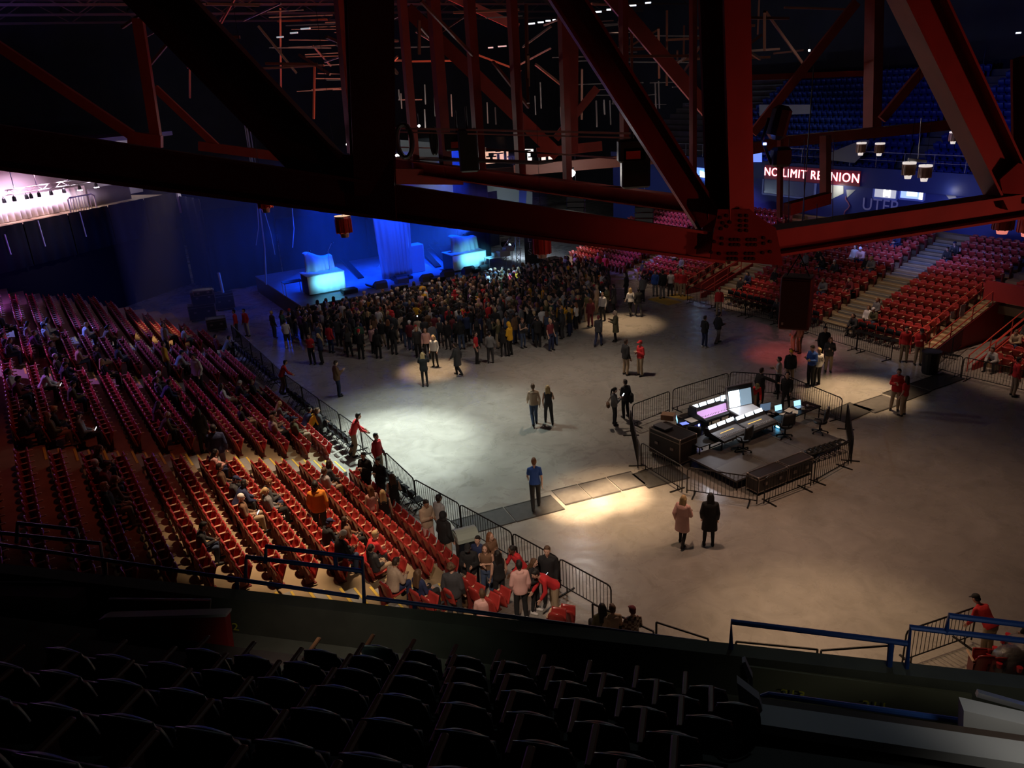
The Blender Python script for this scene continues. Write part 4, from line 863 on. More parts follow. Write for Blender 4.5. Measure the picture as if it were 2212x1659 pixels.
run([pix(*p) for p in [(2012, 800), (2075, 818), (2240, 858)]], 'steel crowd barrier before the near right block, %s section from the trash can', 'near right barrier line')
run([pix(*p) for p in [(2020, 800), (2085, 745)]], 'steel crowd barrier closing the right passage, %s one', 'passage barrier')
for i, (a, b) in enumerate([((1365, 925), (1447, 893)), ((1452, 890), (1572, 852)), ((1576, 850), (1692, 858)), ((1697, 860), (1815, 912)), ((1826, 922), (1838, 1003)), ((1832, 1005), (1757, 1048)), ((1752, 1052), (1648, 1092)), ((1636, 1092), (1482, 1068)), ((1474, 1066), (1384, 1010)), ((1378, 1014), (1362, 935))]):
    barrier(pix(*a), pix(*b), 'steel barrier around the mixing desks, ' + ['back left', 'back centre left', 'back centre right', 'back right', 'short right end', 'front right', 'front centre right', 'front centre left', 'front left by the big case', 'short left end'][i] + ' section', 'mixing area barriers')
run([F(48.3, 14, 0), F(48.3, 31, 0)], 'black barrier along the stage front, %s section from the left', 'stage front barriers', 2.1)
for i, (a, b) in enumerate([((1283, 1355), (1283, 1302), (1332, 1330)), ((1420, 1400), (1420, 1345), (1500, 1375)), ((1588, 1440), (1590, 1386), (1764, 1405)), ((1772, 1440), (1774, 1405), (1930, 1392))] and []): pass
def lowrail(pts, label, z=1.05):
    o = thing('floor_railing', label, 'railing'); P = [pix(x, y, z) for x, y in pts]; m = MB(); m.tube(P, .028, 6); m.tube([p - Vector((0, 0, .5)) for p in P], .02, 6); m.build('rail', BARM, o)
    for p in (P[0], P[-1]): m = MB(); m.tube([p, Vector((p.x, p.y, 0))], .028, 6); m.build('rail_post', BARM, o)
lowrail([(1590, 1386), (1766, 1403)], 'low black floor rail beyond the balcony, left of the two in the warm light'); lowrail([(1774, 1405), (1930, 1394)], 'low black floor rail beyond the balcony, right of the two in the warm light')
lowrail([(1280, 1304), (1412, 1364)], 'sloping black rail at the near end of left barrier line'); lowrail([(1418, 1344), (1530, 1380)], 'sloping black rail behind the plaid shirt person')
run([pix(1945, 1440), pix(2100, 1385)], 'steel crowd barrier at the lower right by the staff member, %s section', 'lower right barriers')
# cable mats across the floor
MATM = mat('rubber_mat', (.040, .038, .036), .55, noise=.25, scale=5)
MATG = mat('grey_cable_cover', (.11, .105, .10), .5, noise=.2, scale=4)
a0, b0 = pix(1000, 1143), pix(1475, 1025); n = 0
for i, (x0, y0, x1, y1, w, mt) in enumerate([(985, 1143, 1100, 1112, 1.15, 0), (1102, 1112, 1205, 1085, 1.15, 0), (1206, 1076, 1262, 1062, 1.2, 1), (1264, 1062, 1325, 1047, 1.2, 1), (1327, 1046, 1380, 1033, 1.2, 1), (1382, 1040, 1470, 1018, 1.25, 0), (1800, 905, 1862, 878, 1.2, 0), (1864, 884, 1930, 862, 1.2, 1), (1932, 858, 1985, 838, 1.2, 0), (1987, 837, 2060, 812, 1.1, 0)]):
    p, q = pix(x0, y0), pix(x1, y1); o = link('cable_mat', None, None, (p + q) / 2, math.atan2((q - p).y, (q - p).x)); ln = (q - p).length; m = MB(); m.box((0, 0, .012), (ln, w, .024), bev=.01)
    m.build('mat_sheet', MATG if mt else MATM, o); m = MB()
    for s in (-1, 1): m.box((0, s * (w / 2 - .04), .02), (ln * .99, .05, .03))
    m.build('edge_strip', MATM, o); tag(o, '%s cable mat across the floor, %s from the left stand' % ('ribbed grey' if mt else 'flat black', nth(i + 1)), 'mat')
tag(link('yellow_mat', None, None, pix(1435, 650)), 'yellow floor mats spread before the right stand by a standing group', 'mat'); ym = bpy.data.objects['yellow_mat']
m = MB(); m.box((0, 0, .012), (2.0, 1.1, .024), R(120)); m.box((1.2, .8, .012), (1.6, .9, .024), R(125)); m.build('mat_sheet', mat('yellow_mat_cloth', (.50, .34, .06), .8), ym)
# trash bins
def bin_(p, label, col, rim, sc=1.0):
    o = thing('trash_bin', label, 'bin', p); m = MB(); m.lathe([(.28 * sc, 0), (.32 * sc, .1), (.36 * sc, .9 * sc), (.38 * sc, .95 * sc)], n=18); m.build('bin_body', col, o)
    m = MB(); m.lathe([(.385 * sc, .93 * sc), (.40 * sc, .96 * sc), (.39 * sc, 1.0 * sc), (.34 * sc, .985 * sc)], n=18); m.build('bag_rim', rim, o); return o
o = bin_(pix(2007, 806), 'black trash bin with a bag beside the near right barrier', BLK, mat('bin_bag', (.02, .02, .02), .5), 1.1)
o = thing('swing_bin', 'tall dark bin with a pale lid at the barrier near the black mats', 'bin', pix(1012, 1228), R(20)); m = MB(); m.box((0, 0, .55), (.58, .5, 1.1), bev=.05); m.build('bin_body', mat('bin_blue_black', (.010, .014, .022), .4), o)
m = MB(); m.sheet([[(-.33 + .66 * i / 6, .29 * math.cos(math.pi * j / 10) * 1.02, 1.10 + .26 * math.sin(math.pi * j / 10) ** .8) for j in range(11)] for i in range(7)], -.03); m.box((-.32, 0, 1.17), (.03, .5, .18)); m.box((.32, 0, 1.17), (.03, .5, .18)); m.build('bin_lid', mat('bin_lid_green_grey', (.34, .40, .36), .35), o)
# black folding chairs in front of both stands
m = MB(); CHM = mat('black_chair_seat', (.010, .010, .012), .6, spec=.2)
m.box((0, .22, .45), (.42, .40, .04), bev=.015); FC_S = m.mesh('fold_seat', CHM)
m = MB(); m.sheet([[(x, -.02 - .03 * (1 - (x / .2) ** 2), z) for x in (-.2, -.1, 0, .1, .2)] for z in (.62, .75, .88)], .03); FC_B = m.mesh('fold_back', CHM, True)
m = MB()
for s in (-.21, .21): m.tube([(s, .42, 0), (s, .02, .62), (s, -.02, .9)], .014, 6); m.tube([(s, -.05, 0), (s, .30, .46)], .014, 6)
m.tube([(-.21, .38, .06), (.21, .38, .06)], .01, 5); m.tube([(-.21, -.02, .06), (.21, -.02, .06)], .01, 5); FC_L = m.mesh('fold_legs', BLKM)
def fold_chair(p, rz, label, group):
    o = thing('folding_chair', label, 'chair', p, rz, group); link('seat', FC_S, o); link('backrest', FC_B, o); link('leg_frame', FC_L, o); return o
cl = []
for a, b in ((22.6, 26.2), (28.4, 36.6), (38.6, 46)): cl += [a + .56 * i for i in range(int((b - a) / .56))]
for i, u in enumerate(cl): fold_chair(L(u, VA + 1.05, 0), R(-58 + random.uniform(-4, 4)), 'black folding chair before the left stand, %s from the near end' % nth(i + 1), 'folding chairs at left')
cl = []
for a, b in ((22.9, 27), (28.6, 35.8), (39.5, 44)): cl += [a + .54 * i for i in range(int((b - a) / .54))]
for i, u in enumerate(cl): fold_chair(F(u, RV0 + .25, 0), R(120 + random.uniform(-4, 4)), 'black folding chair before the right stand, %s from the near passage' % nth(i + 1), 'folding chairs at right')
# ================================================================ mixing area
dk = link('mixing_platform', None, None, F(18.66, 21.62, -.11), R(30)); tag(dk, 'low dark platform of the mixing area inside the barriers', 'platform')
m = MB(); DECK = mat('platform_deck', (.085, .08, .082), .5, noise=.2, scale=3)
for i in range(3): m.box((-1.86 + 1.86 * i, 0, .50), (1.85, 2.4, .07))
m.build('deck_panel', DECK, dk); m = MB()
for sx in (-2.7, -1, 1, 2.7):
    for sy in (-1.15, 1.15): m.tube([(sx, sy, .11), (sx, sy, .47)], .025, 6)
m.build('legs', BLKM, dk)
m = MB(); m.box((-.98, 0, .537), (.03, 2.4, .006)); m.box((0.975, 0, .537), (.03, 2.4, .006)); m.box((-2.0, -.5, .539), (1.3, .9, .006), .1); m.build('seam_tape', mat('seam_grey', (.13, .13, .125), .5), dk)
CASE = mat('case_black_laminate', (.022, .017, .016), .42); EDGE = mat('case_aluminium_edge', (.34, .28, .25), .35, .9)
def flight_case(p, rz, w, d, h, label, wheels=True, lip=True):
    o = thing('flight_case', label, 'case', p, rz); z0 = .12 if wheels else .0
    m = MB(); m.box((0, 0, z0 + (h - z0) / 2), (w - .02, d - .02, h - z0 - .02)); m.build('case_body', CASE, o); m = MB()
    for sx in (-1, 1):
        for sy in (-1, 1): m.box((sx * (w / 2 - .015), sy * (d / 2 - .015), z0 + (h - z0) / 2), (.04, .04, h - z0))
    for z in (z0 + .015, h - .015) + ((h * .84,) if lip else ()):
        for s in (-1, 1): m.box((0, s * (d / 2 - .015), z), (w, .04, .035)); m.box((s * (w / 2 - .015), 0, z), (.04, d, .035))
    m.build('edge_trim', EDGE, o); m = MB()
    for sx in (-1, 1):
        for sy in (-1, 1): m.lathe([(.035, h - .02), (.045, h), (.03, h + .012)], (sx * (w / 2 - .03), sy * (d / 2 - .03), 0), 8)
    for s in (-1, 1): m.box((s * w * .25, -d / 2 - .01, h * .55), (.16, .03, .11))
    m.build('corner_and_latch', EDGE, o)
    if wheels:
        for sx in (-1, 1):
            for sy in (-1, 1): m = MB(); c = Vector((sx * (w / 2 - .14), sy * (d / 2 - .12), .06)); m.tube([c + Vector((-.02, 0, 0)), c + Vector((.02, 0, 0))], .06, 10); m.build('castor', BLKM, o)
    return o
def at(x, y, z=0.0): return pix(x, y, z)
c1 = at(1445, 990, 0); fa, fb = at(1402, 980), at(1468, 1010); fd = (fb - fa).normalized(); fcn = (fa + fb) / 2 + Vector((-fd.y, fd.x, 0)) * .45; frz = math.atan2(fd.y, fd.x)
flight_case(fcn, frz, (fb - fa).length, .9, 1.12, 'big black flight case at the left of the mixing area')
flight_case(F(17.05, 19.9, 0), R(30), 1.45, .55, .70, 'long low flight case at the front edge of platform, left one'); flight_case(F(17.05, 21.3, 0), R(30), 1.25, .55, .70, 'long low flight case at the front edge of platform, right one')
SCR = mat('console_screen', (.75, .88, 1), .3, emit=1.5, ecol=(.72, .88, 1)); SCRP = mat('console_glow_faders', (.40, .22, .46), .35, emit=.22, ecol=(.8, .45, .95))
CONB = mat('console_body', (.030, .030, .034), .42); FAD = mat('fader_strip', (.13, .13, .14), .4); BTN = mat('lit_yellow_buttons', (.8, .5, .1), .4, emit=.35)
SCRB = mat('laptop_screen_blue', (.25, .55, .8), .3, emit=.6, ecol=(.3, .65, .95)); SCRD = mat('dim_screen', (.20, .32, .50), .3, emit=.12)
def console(p, rz, w, d, zb, label, nscr, glow=False, legs=True, hood=False):
    o = thing('mixing_console', label, 'console', p, rz); m = MB()               # operator on -y side, screens at +y
    m.prism([(-w / 2, -d / 2, zb), (-w / 2, d / 2, zb), (-w / 2, d / 2, zb + .30), (-w / 2, d / 2 - .12, zb + .36), (-w / 2, d * .18, zb + .20), (-w / 2, -d / 2, zb + .09)], (w, 0, 0)); m.build('console_body', CONB, o)
    a = math.atan2(.16, d * .5 - .12 - d * .0); yc, zc, hh = d * .34, zb + .30, .24
    m = MB()
    for i in range(nscr):
        x = -w / 2 + w * (i + .5) / nscr
        m.boxm(Matrix.Translation((x, d * .34 - .02, zb + .315)) @ Matrix.Rotation(R(58), 4, 'X'), w / nscr * .82, .23, .012)
    m.build('touch_screens', SCR, o); sl = math.atan2(.11, d * .68)
    m = MB(); m.boxm(Matrix.Translation((0, -d * .10, zb + .155)) @ Matrix.Rotation(sl, 4, 'X'), w * .94, d * .50, .012); m.build('fader_surface', SCRP if glow else FAD, o)
    m = MB()
    for i in range(int(w * 16)): m.boxm(Matrix.Translation((-w * .46 + i * w * .92 / int(w * 16), -d * (.22 + .1 * ((i * 7) % 3) / 3), zb + .15)) @ Matrix.Rotation(sl, 4, 'X'), .018, .03, .03)
    m.build('fader_knobs', mat('fader_caps', (.5, .5, .52), .4), o)
    if not glow: m = MB(); m.boxm(Matrix.Translation((-w * .05, -d * .02, zb + .172)) @ Matrix.Rotation(sl, 4, 'X'), w * .5, .03, .012); m.build('lit_buttons', BTN, o)
    if hood: m = MB(); m.box((-w * .48, d * .25, zb + .30), (.10, d * .4, .3), bev=.03); m.box((w * .5, .1, zb + .2), (.05, d * .7, .26)); m.build('side_hood', CONB, o)
    if legs:
        m = MB()
        for s in (-1, 1): m.tube([(s * w * .42, -d * .3, zb), (s * w * .46, -d * .3, .0)], .03, 6); m.tube([(s * w * .42, d * .3, zb), (s * w * .46, d * .3, .0)], .03, 6)
        m.tube([(-w * .44, d * .3, zb * .4), (w * .44, d * .3, zb * .4)], .025, 6); m.build('stand_legs', BLKM, o)
    return o
RZ = R(30)
console(at(1540, 893, .85) - Vector((0, 0, .85)), RZ, 1.75, 1.05, .85, 'wide mixing console glowing purple at the back left of the desks', 4, True, True, True)
console(at(1572, 938, .80) - Vector((0, 0, .80)), RZ + R(4), 1.5, .95, .80, 'mixing console with three bright screens nearest the platform', 3)
console(at(1632, 918, .82) - Vector((0, 0, .82)), RZ + R(2), 1.55, .95, .82, 'mixing console with bright screens in the middle of the desks', 3)
def laptop(p, rz, w, label, mt, tilt=15, h=.24, body=None):
    o = thing('laptop', label, 'laptop', p, rz); m = MB(); m.box((0, 0, .012), (w, w * .68, .02), bev=.006); m.build('keyboard_base', body or CONB, o)
    M = Matrix.Translation((0, w * .34, .02)) @ Matrix.Rotation(R(-tilt), 4, 'X') @ Matrix.Translation((0, 0, h / 2)); m = MB(); m.boxm(M, w, .014, h, bev=.005); ld = m.build('lid', body or CONB, o)
    m = MB(); m.boxm(M @ Matrix.Translation((0, -.009, 0)), w * .93, .004, h * .9); m.build('screen', mt, ld); return o
tb = table('equipment_table', 'narrow black table with laptops at the right of the desks', at(1715, 888, .80) - Vector((0, 0, .80)), R(33), 2.5, .75, .80, BLKM, BLKM)
tb2 = table('equipment_table', 'small black table with a computer in the middle right of the desks', at(1655, 900, .80) - Vector((0, 0, .80)) + Vector((0, .2, 0)), R(30), .9, .8, .80, BLKM, BLKM)
tb3 = table('equipment_table', 'black desk with pale papers at the left of the desks', at(1500, 905, .80) - Vector((0, 0, .80)), R(30), 1.3, .8, .80, BLKM, BLKM)
tb4 = table('work_table', 'low black folding table beside the big flight case', at(1523, 950, .74) - Vector((0, 0, .74)), R(30), 1.25, .75, .74, BLK, BLKM)
laptop(at(1470, 913, .82), R(75), .36, 'open laptop with pale screen at the left end of the desks', SCRB); laptop(at(1686, 890, .82), R(20), .36, 'open laptop with a blue desktop, the left of the two on the right table', SCRB); laptop(at(1727, 880, .82), R(20), .36, 'open laptop with a blue desktop, the right of the two on the right table', SCRB, body=mat('silver_laptop', (.5, .5, .52), .35, .7))
o = thing('monitor', 'flat dim monitor standing on the middle right desk', 'monitor', at(1652, 892, .82), R(18)); m = MB(); m.box((0, 0, .26), (.52, .03, .36), bev=.01); m.build('housing', CONB, o); m = MB(); m.box((0, -.018, .26), (.48, .005, .32)); m.build('screen', SCRD, o); m = MB(); m.box((0, .02, .05), (.2, .15, .02)); m.tube([(0, .03, .0), (0, .03, .2)], .02, 6); m.build('stand', BLKM, o)
o = thing('monitor', 'pale bright monitor on an arm above the purple console', 'monitor', at(1570, 872, .95), R(14)); m = MB(); m.box((0, 0, .24), (.62, .03, .38), bev=.01); m.build('housing', mat('pale_monitor', (.5, .55, .6), .4), o); m = MB(); m.box((0, -.018, .24), (.58, .005, .34)); m.build('screen', mat('pale_screen', (.7, .85, .92), .3, emit=.55), o); m = MB(); m.tube([(0, .03, .1), (-.2, .05, -.1), (-.2, .05, -.95)], .025, 6); m.build('arm', BLKM, o)
# lidded lighting desk case
o = thing('lidded_console', 'open lidded lighting console with large bright screen at back', 'console', at(1610, 893, .85) - Vector((0, 0, .85)), R(20)); m = MB(); m.box((0, 0, .90), (1.25, .85, .22), bev=.02); m.build('case_body', CASE, o)
m = MB(); m.box((0, -.02, 1.02), (1.15, .75, .02)); m.build('control_surface', mat('pale_control_surface', (.5, .5, .53), .4, emit=.12), o); M = Matrix.Translation((.05, .42, 1.0)) @ Matrix.Rotation(R(-12), 4, 'X') @ Matrix.Translation((0, 0, .45))  # low glow of the surface stands in for light from the screens
m = MB(); m.boxm(M, 1.25, .12, .9, bev=.02); m.build('lid', CASE, o); m = MB()
for s in (-1, 1): m.boxm(M @ Matrix.Translation((s * .61, -.03, 0)), .03, .12, .9); m.boxm(M @ Matrix.Translation((0, -.03, s * .44)), 1.24, .12, .03)
m.build('edge_trim', EDGE, o); m = MB(); m.boxm(M @ Matrix.Translation((-.30, -.085, -.08)), .50, .02, .66); m.build('screen', SCR, o); m = MB(); m.boxm(M @ Matrix.Translation((.25, -.085, -.08)), .52, .02, .66); m.build('side_screen', mat('dim_glow_screen', (.25, .36, .46), .3, emit=.25), o)
m = MB()
for s in (-1, 1):
    for t in (-1, 1): m.tube([(s * .5, t * .35, .8), (s * .55, t * .35, 0)], .03, 6)
m.build('stand_legs', BLKM, o)
# racks, boxes, papers, cables
def simple_box(name, label, cat, p, rz, w, d, h, mt, lidmt=None):
    o = thing(name, label, cat, p, rz); m = MB(); m.box((0, 0, h / 2), (w, d, h), bev=.01); m.build('box_body', mt, o); m = MB(); m.box((0, 0, h + .008), (w * 1.01, d * 1.01, .016)); m.build('box_top', lidmt or mt, o); return o
flight_case(at(1508, 925, 0), R(30), .62, .6, .78, 'small open rack case under the papers at left of desks'); flight_case(at(1485, 935, 0), R(30), .6, .6, .74, 'small black rack case beside the big flight case')
m = MB(); q = at(1510, 918, .45); m.box(q, (.05, .05, .09), R(30)); tag(m.build('rack_light', mat('rack_led_blue', (.1, .15, 1), .4, emit=5)), 'small blue light glowing on the rack case', 'light')
simple_box('cardboard_box', 'brown cardboard box on the big flight case', 'box', at(1443, 905, 1.125), R(-25), .5, .38, .20, mat('cardboard', (.42, .25, .15), .8)); simple_box('lighting_controller', 'small black controller lying on the big flight case', 'box', at(1432, 924, 1.135), frz, .62, .42, .07, BLK, FAD)
simple_box('tablet', 'tablet glowing blue at the left end of desks', 'tablet', at(1478, 916, .81), R(20), .30, .22, .02, CONB, mat('tablet_glow', (.15, .2, .9), .3, emit=.5))
for i, (x, y, w) in enumerate([(1500, 905, .7), (1705, 886, .45), (1690, 893, .3), (1718, 890, .35)]):
    m = MB(); m.box(at(x, y, .812), (w, w * .6, .008), R(30 + 13 * i)); tag(m.build('paper_sheet', mat('paper', (.72, .70, .66), .8)), 'white paper sheet on the desks, %s from the left' % nth([1, 3, 2, 4][i]), 'paper')
for i, (x, y) in enumerate([(1661, 897), (1672, 893), (1745, 878), (1700, 899), (1735, 886), (1650, 902)]):
    m = MB(); p = at(x, y, .82); m.box(p + Vector((0, 0, .04)), (.14, .10, .08), R(40 * i), .02); m.tube([p, p + Vector((.15, .05, .01)), p + Vector((.22, -.04, .01))], .01, 5); tag(m.build('desk_gadget', mat('gadget_grey', (.18, .17, .17), .45)), 'small dark gadget with a cord on the right tables, %s from the left' % nth([2, 3, 6, 4, 5, 1][i]), 'gadget')
m = MB(); p = at(1680, 922, .5); m.box(p, (.03, .16, .05), R(30)); tag(m.build('status_lamp', mat('cyan_status', (.1, .6, 1), .4, emit=5)), 'cyan glowing status strip under the right desks', 'light')
# office chairs
def office_chair(p, rz, label, tone=BLK):
    o = thing('office_chair', label, 'chair', p, rz); m = MB(); m.lathe([(.02, .44), (.24, .44), (.26, .48), (.24, .53), (.02, .54)], n=18); m.build('seat', tone, o)
    m = MB(); m.sheet([[(x, -.22 - .05 * (1 - (x / .26) ** 2) - .06 * (z - .6), z) for x in (-.26, -.14, 0, .14, .26)] for z in (.60, .75, .92, 1.06)], .07); m.build('backrest', tone, o, True)
    m = MB(); m.tube([(0, 0, .12), (0, 0, .45)], .035, 8); m.tube([(0, -.2, .48), (0, -.28, .7)], .025, 6); m.build('column', BLKM, o)
    for s in (-1, 1): m = MB(); m.tube([(s * .24, -.1, .5), (s * .30, -.08, .68), (s * .30, .14, .69)], .025, 6); m.build('armrest', BLKM, o)
    for k in range(5): a = k * 1.2566; m = MB(); m.tube([(0, 0, .12), (.30 * math.cos(a), .30 * math.sin(a), .07)], .022, 6); m.lathe([(.03, 0), (.04, .03), (.03, .06)], (.30 * math.cos(a), .30 * math.sin(a), 0), 8); m.build('foot', BLKM, o)
    return o
office_chair(at(1770, 935, .42), R(55), 'black office chair with high back at right of platform'); office_chair(at(1605, 975, .42), R(40), 'black office chair behind the nearest mixing console'); office_chair(at(1695, 945, .42), R(10), 'black office chair in shade under the right tables'); office_chair(at(1500, 970, 0), R(-20), 'black stool chair under the low folding table')
m = MB()
for i in range(7):
    p = at(1752 + 11 * i, 975 - 3.4 * i, .47); m.tube([p + Vector((.35 * math.cos(t) * .6, .35 * math.sin(t) * .6, -.05 + .05 * (t % 2))) for t in [k * .7 for k in range(10)]], .035, 6)
tag(m.build('cable_heap', BLK), 'heap of black cables along the right edge of the platform', 'cables', None, 'stuff')
# stacked cases in the shade at the left of the stage
for i, (x, y, z, w, h) in enumerate([(440, 690, 0, 1.7, 1.1), (448, 690, 1.1, 1.5, .9), (470, 712, 0, 1.2, .8), (488, 668, 0, 1.3, 1.2), (452, 700, 2.0, 1.2, .35)]):
    p = pix(x, y, 0); p.z = z; flight_case(p, R(20), w, .8, h, 'stacked road case in the shade left of the crowd, %s' % ['bottom one', 'second up', 'small one nearest the barrier', 'one by the leaning pole', 'flat one on top'][i], wheels=z == 0)
m = MB(); m.tube([pix(490, 668, 0), pix(487, 668, 0) + Vector((0, 0, 2.6))], .09, 8); tag(m.build('rolled_tube', mat('pale_tube', (.4, .42, .45), .5)), 'pale upright tube beside the stacked cases', 'tube')
flight_case(pix(1192, 585, 0), R(30), 1.4, .9, 1.0, 'grey topped road case right of the stage by the banner'); flight_case(pix(1216, 598, 0), R(30), 1.1, .8, .9, 'dark road case right of the stage nearer the seats')
# clear bags at the lower right
BAG = mat('clear_bag_plastic', (.95, .85, .85), .18, trans=.85, bump=.8, scale=18)
for i, (x, y, s) in enumerate([(2178, 1455, .42), (2215, 1450, .45), (2200, 1420, .35)]):
    p = pix(x, y, 1.2); o = thing('plastic_bag', 'clear plastic bag full of red cups, %s from left in the lower right corner' % nth([1, 3, 2][i]), 'bag', p)
    m = MB(); rs = random.Random(i); rings_ = []
    for k in range(7): z = k / 6; rr = s * math.sin(math.pi * (.12 + .8 * z)) ** .6; rings_.append([Vector((c * rr * rs.uniform(.85, 1.1), q * rr * rs.uniform(.85, 1.1), z * s * 1.5)) for c, q in CIRC(12)])
    m.rings(rings_); m.build('bag_film', BAG, o, True); m = MB()
    for k in range(7): a = k * .9; m.lathe([(.045, 0), (.065, .12)], (s * 1.0 * math.cos(a), s * 1.0 * math.sin(a), .15 + .05 * k), 8)
    m.build('red_cups', mat('red_cup', (.7, .03, .05), .4), o)
m = MB(); m.bar(pix(2094, 1452, .03), pix(2155, 1423, .03), .12, .05); tag(m.build('yellow_edge', YEL), 'yellow painted step edge at the lower right corner', 'edge')
# ================================================================ people
def capsule(m, p, q, r1, r2, n=10):
    p, q = Vector(p), Vector(q); d = (q - p).normalized(); a = d.cross(Vector((0, 0, 1)))
    if a.length < .05: a = d.cross(Vector((0, 1, 0)))
    a.normalize(); b = d.cross(a); rs = []
    for c, r, sg in ((p, r1, -1), (q, r2, 1)):
        an = [-80, -50, -20, 0] if sg < 0 else [0, 20, 50, 80]
        for t in an: rr, off = r * math.cos(R(t)), r * math.sin(R(t)); rs.append([c + d * off + (a * x + b * y) * rr for x, y in CIRC(n)])
    m.rings(rs); return m
def ell(m, c, rx, ry, rz, M=None, n=14):
    rs = []
    for i in range(1, 10): t = math.pi * (i / 10 - .5); rs.append([Vector((rx * x * math.cos(t), ry * y * math.cos(t), rz * math.sin(t))) for x, y in CIRC(n)])
    c = Vector(c); rs = [[(M @ (p + c)) if M is not None else p + c for p in r] for r in rs]; m.rings(rs); return m
def loft(m, secs, n=18):                         # secs: (centre, rx, ry, tilt)
    rs = []
    for c, rx, ry, tl in secs:
        Q = Matrix.Rotation(tl, 3, 'X'); rs.append([Vector(c) + Q @ Vector((rx * math.copysign(abs(x) ** .85, x), ry * math.copysign(abs(y) ** .9, y), 0)) for x, y in CIRC(n)])
    m.rings(rs); return m
_tmp = bpy.data.meshes.new('tmp')
def remesh(m, name, mats, vox, ratio, sm=2):
    me = m.mesh(name + '_raw', mats); o = bpy.data.objects.new('tmp', me); COL.objects.link(o)
    md = o.modifiers.new('r', 'REMESH'); md.mode = 'VOXEL'; md.voxel_size = vox; md.use_smooth_shade = True
    if sm: s = o.modifiers.new('s', 'SMOOTH'); s.factor = .5; s.iterations = sm
    if ratio < 1: d = o.modifiers.new('d', 'DECIMATE'); d.ratio = ratio
    dg = bpy.context.evaluated_depsgraph_get(); out = bpy.data.meshes.new_from_object(o.evaluated_get(dg)); out.name = name
    bpy.data.objects.remove(o); bpy.data.meshes.remove(me)
    out.polygons.foreach_set('use_smooth', [True] * len(out.polygons)); out.update(); return out
def V3(*a): return Vector(a)
# pose: lean of trunk (deg), hip height and y, arms [elbow, wrist] from shoulder, legs [knee, ankle] from hip (right side; x outward), head pitch/turn
DOWN = [(.05, -.03, -.29), (.06, .07, -.53)]; LEGS = [(.012, .03, -.42), (.02, -.02, -.83)]
POSES = {
 'stand': dict(arms=[DOWN, [(.06, -.01, -.29), (.05, .10, -.52)]], legs=[LEGS, [(.03, .02, -.42), (.05, -.01, -.83)]]),
 'crossed': dict(arms=[[(.06, .0, -.28), (-.14, .24, -.22)], [(.06, .0, -.28), (-.16, .20, -.17)]], legs=[[(.03, .02, -.42), (.06, -.02, -.83)], LEGS]),
 'phone': dict(arms=[[(.04, .06, -.28), (-.08, .30, -.16)], [(.05, .03, -.28), (-.06, .26, -.24)]], legs=[LEGS, [(.02, .05, -.41), (.02, .02, -.83)]], head=-22),
 'raised': dict(arms=[[(.06, .20, -.16), (-.06, .34, .08)], [(.06, .18, -.18), (-.08, .34, .06)]], legs=[LEGS, LEGS], head=4),
 'walk': dict(lean=4, arms=[[(.05, -.13, -.26), (.05, -.08, -.52)], [(.05, .08, -.28), (.03, .25, -.44)]], legs=[[(.01, .17, -.40), (.01, .14, -.82)], [(.01, -.06, -.42), (.01, -.30, -.76)]]),
 'walk2': dict(lean=3, arms=[[(.07, .05, -.28), (-.02, .26, -.30)], [(.06, -.10, -.27), (.05, -.02, -.52)]], legs=[[(.03, -.05, -.42), (.05, -.24, -.79)], [(.03, .15, -.40), (.05, .16, -.82)]]),
 'point': dict(arms=[[(.24, .14, -.08), (.46, .26, -.16)], DOWN], legs=[LEGS, LEGS], head=-4),
 'leanrail': dict(lean=26, arms=[[(.06, .16, -.25), (.0, .36, -.34)], [(.06, .14, -.25), (.02, .34, -.36)]], legs=[[(.02, .05, -.42), (.02, -.08, -.83)], [(.04, .02, -.42), (.08, -.16, -.82)]], head=-8),
 'bend': dict(lean=48, arms=[[(.05, .14, -.26), (.0, .34, -.36)], [(.05, .10, -.27), (.02, .28, -.42)]], legs=[LEGS, LEGS], head=-20),
 'sit': dict(sit=1, lean=-6, arms=[[(.05, .04, -.28), (-.04, .26, -.36)], [(.05, .03, -.28), (-.03, .27, -.38)]], legs=[[(.05, .42, .0), (.05, .44, -.43)], [(.07, .41, .01), (.09, .36, -.43)]], head=-8),
 'sitphone': dict(sit=1, lean=14, arms=[[(.05, .10, -.26), (-.10, .33, -.24)], [(.05, .10, -.26), (-.10, .31, -.26)]], legs=[[(.05, .42, .02), (.05, .36, -.43)], [(.06, .42, .02), (.06, .42, -.43)]], head=-26),
 'sitlean': dict(sit=1, lean=32, arms=[[(.06, .14, -.25), (-.02, .34, -.30)], [(.07, .12, -.25), (-.04, .34, -.28)]], legs=[[(.10, .42, .02), (.10, .40, -.43)], [(.10, .40, .03), (.12, .34, -.43)]], head=10),
}
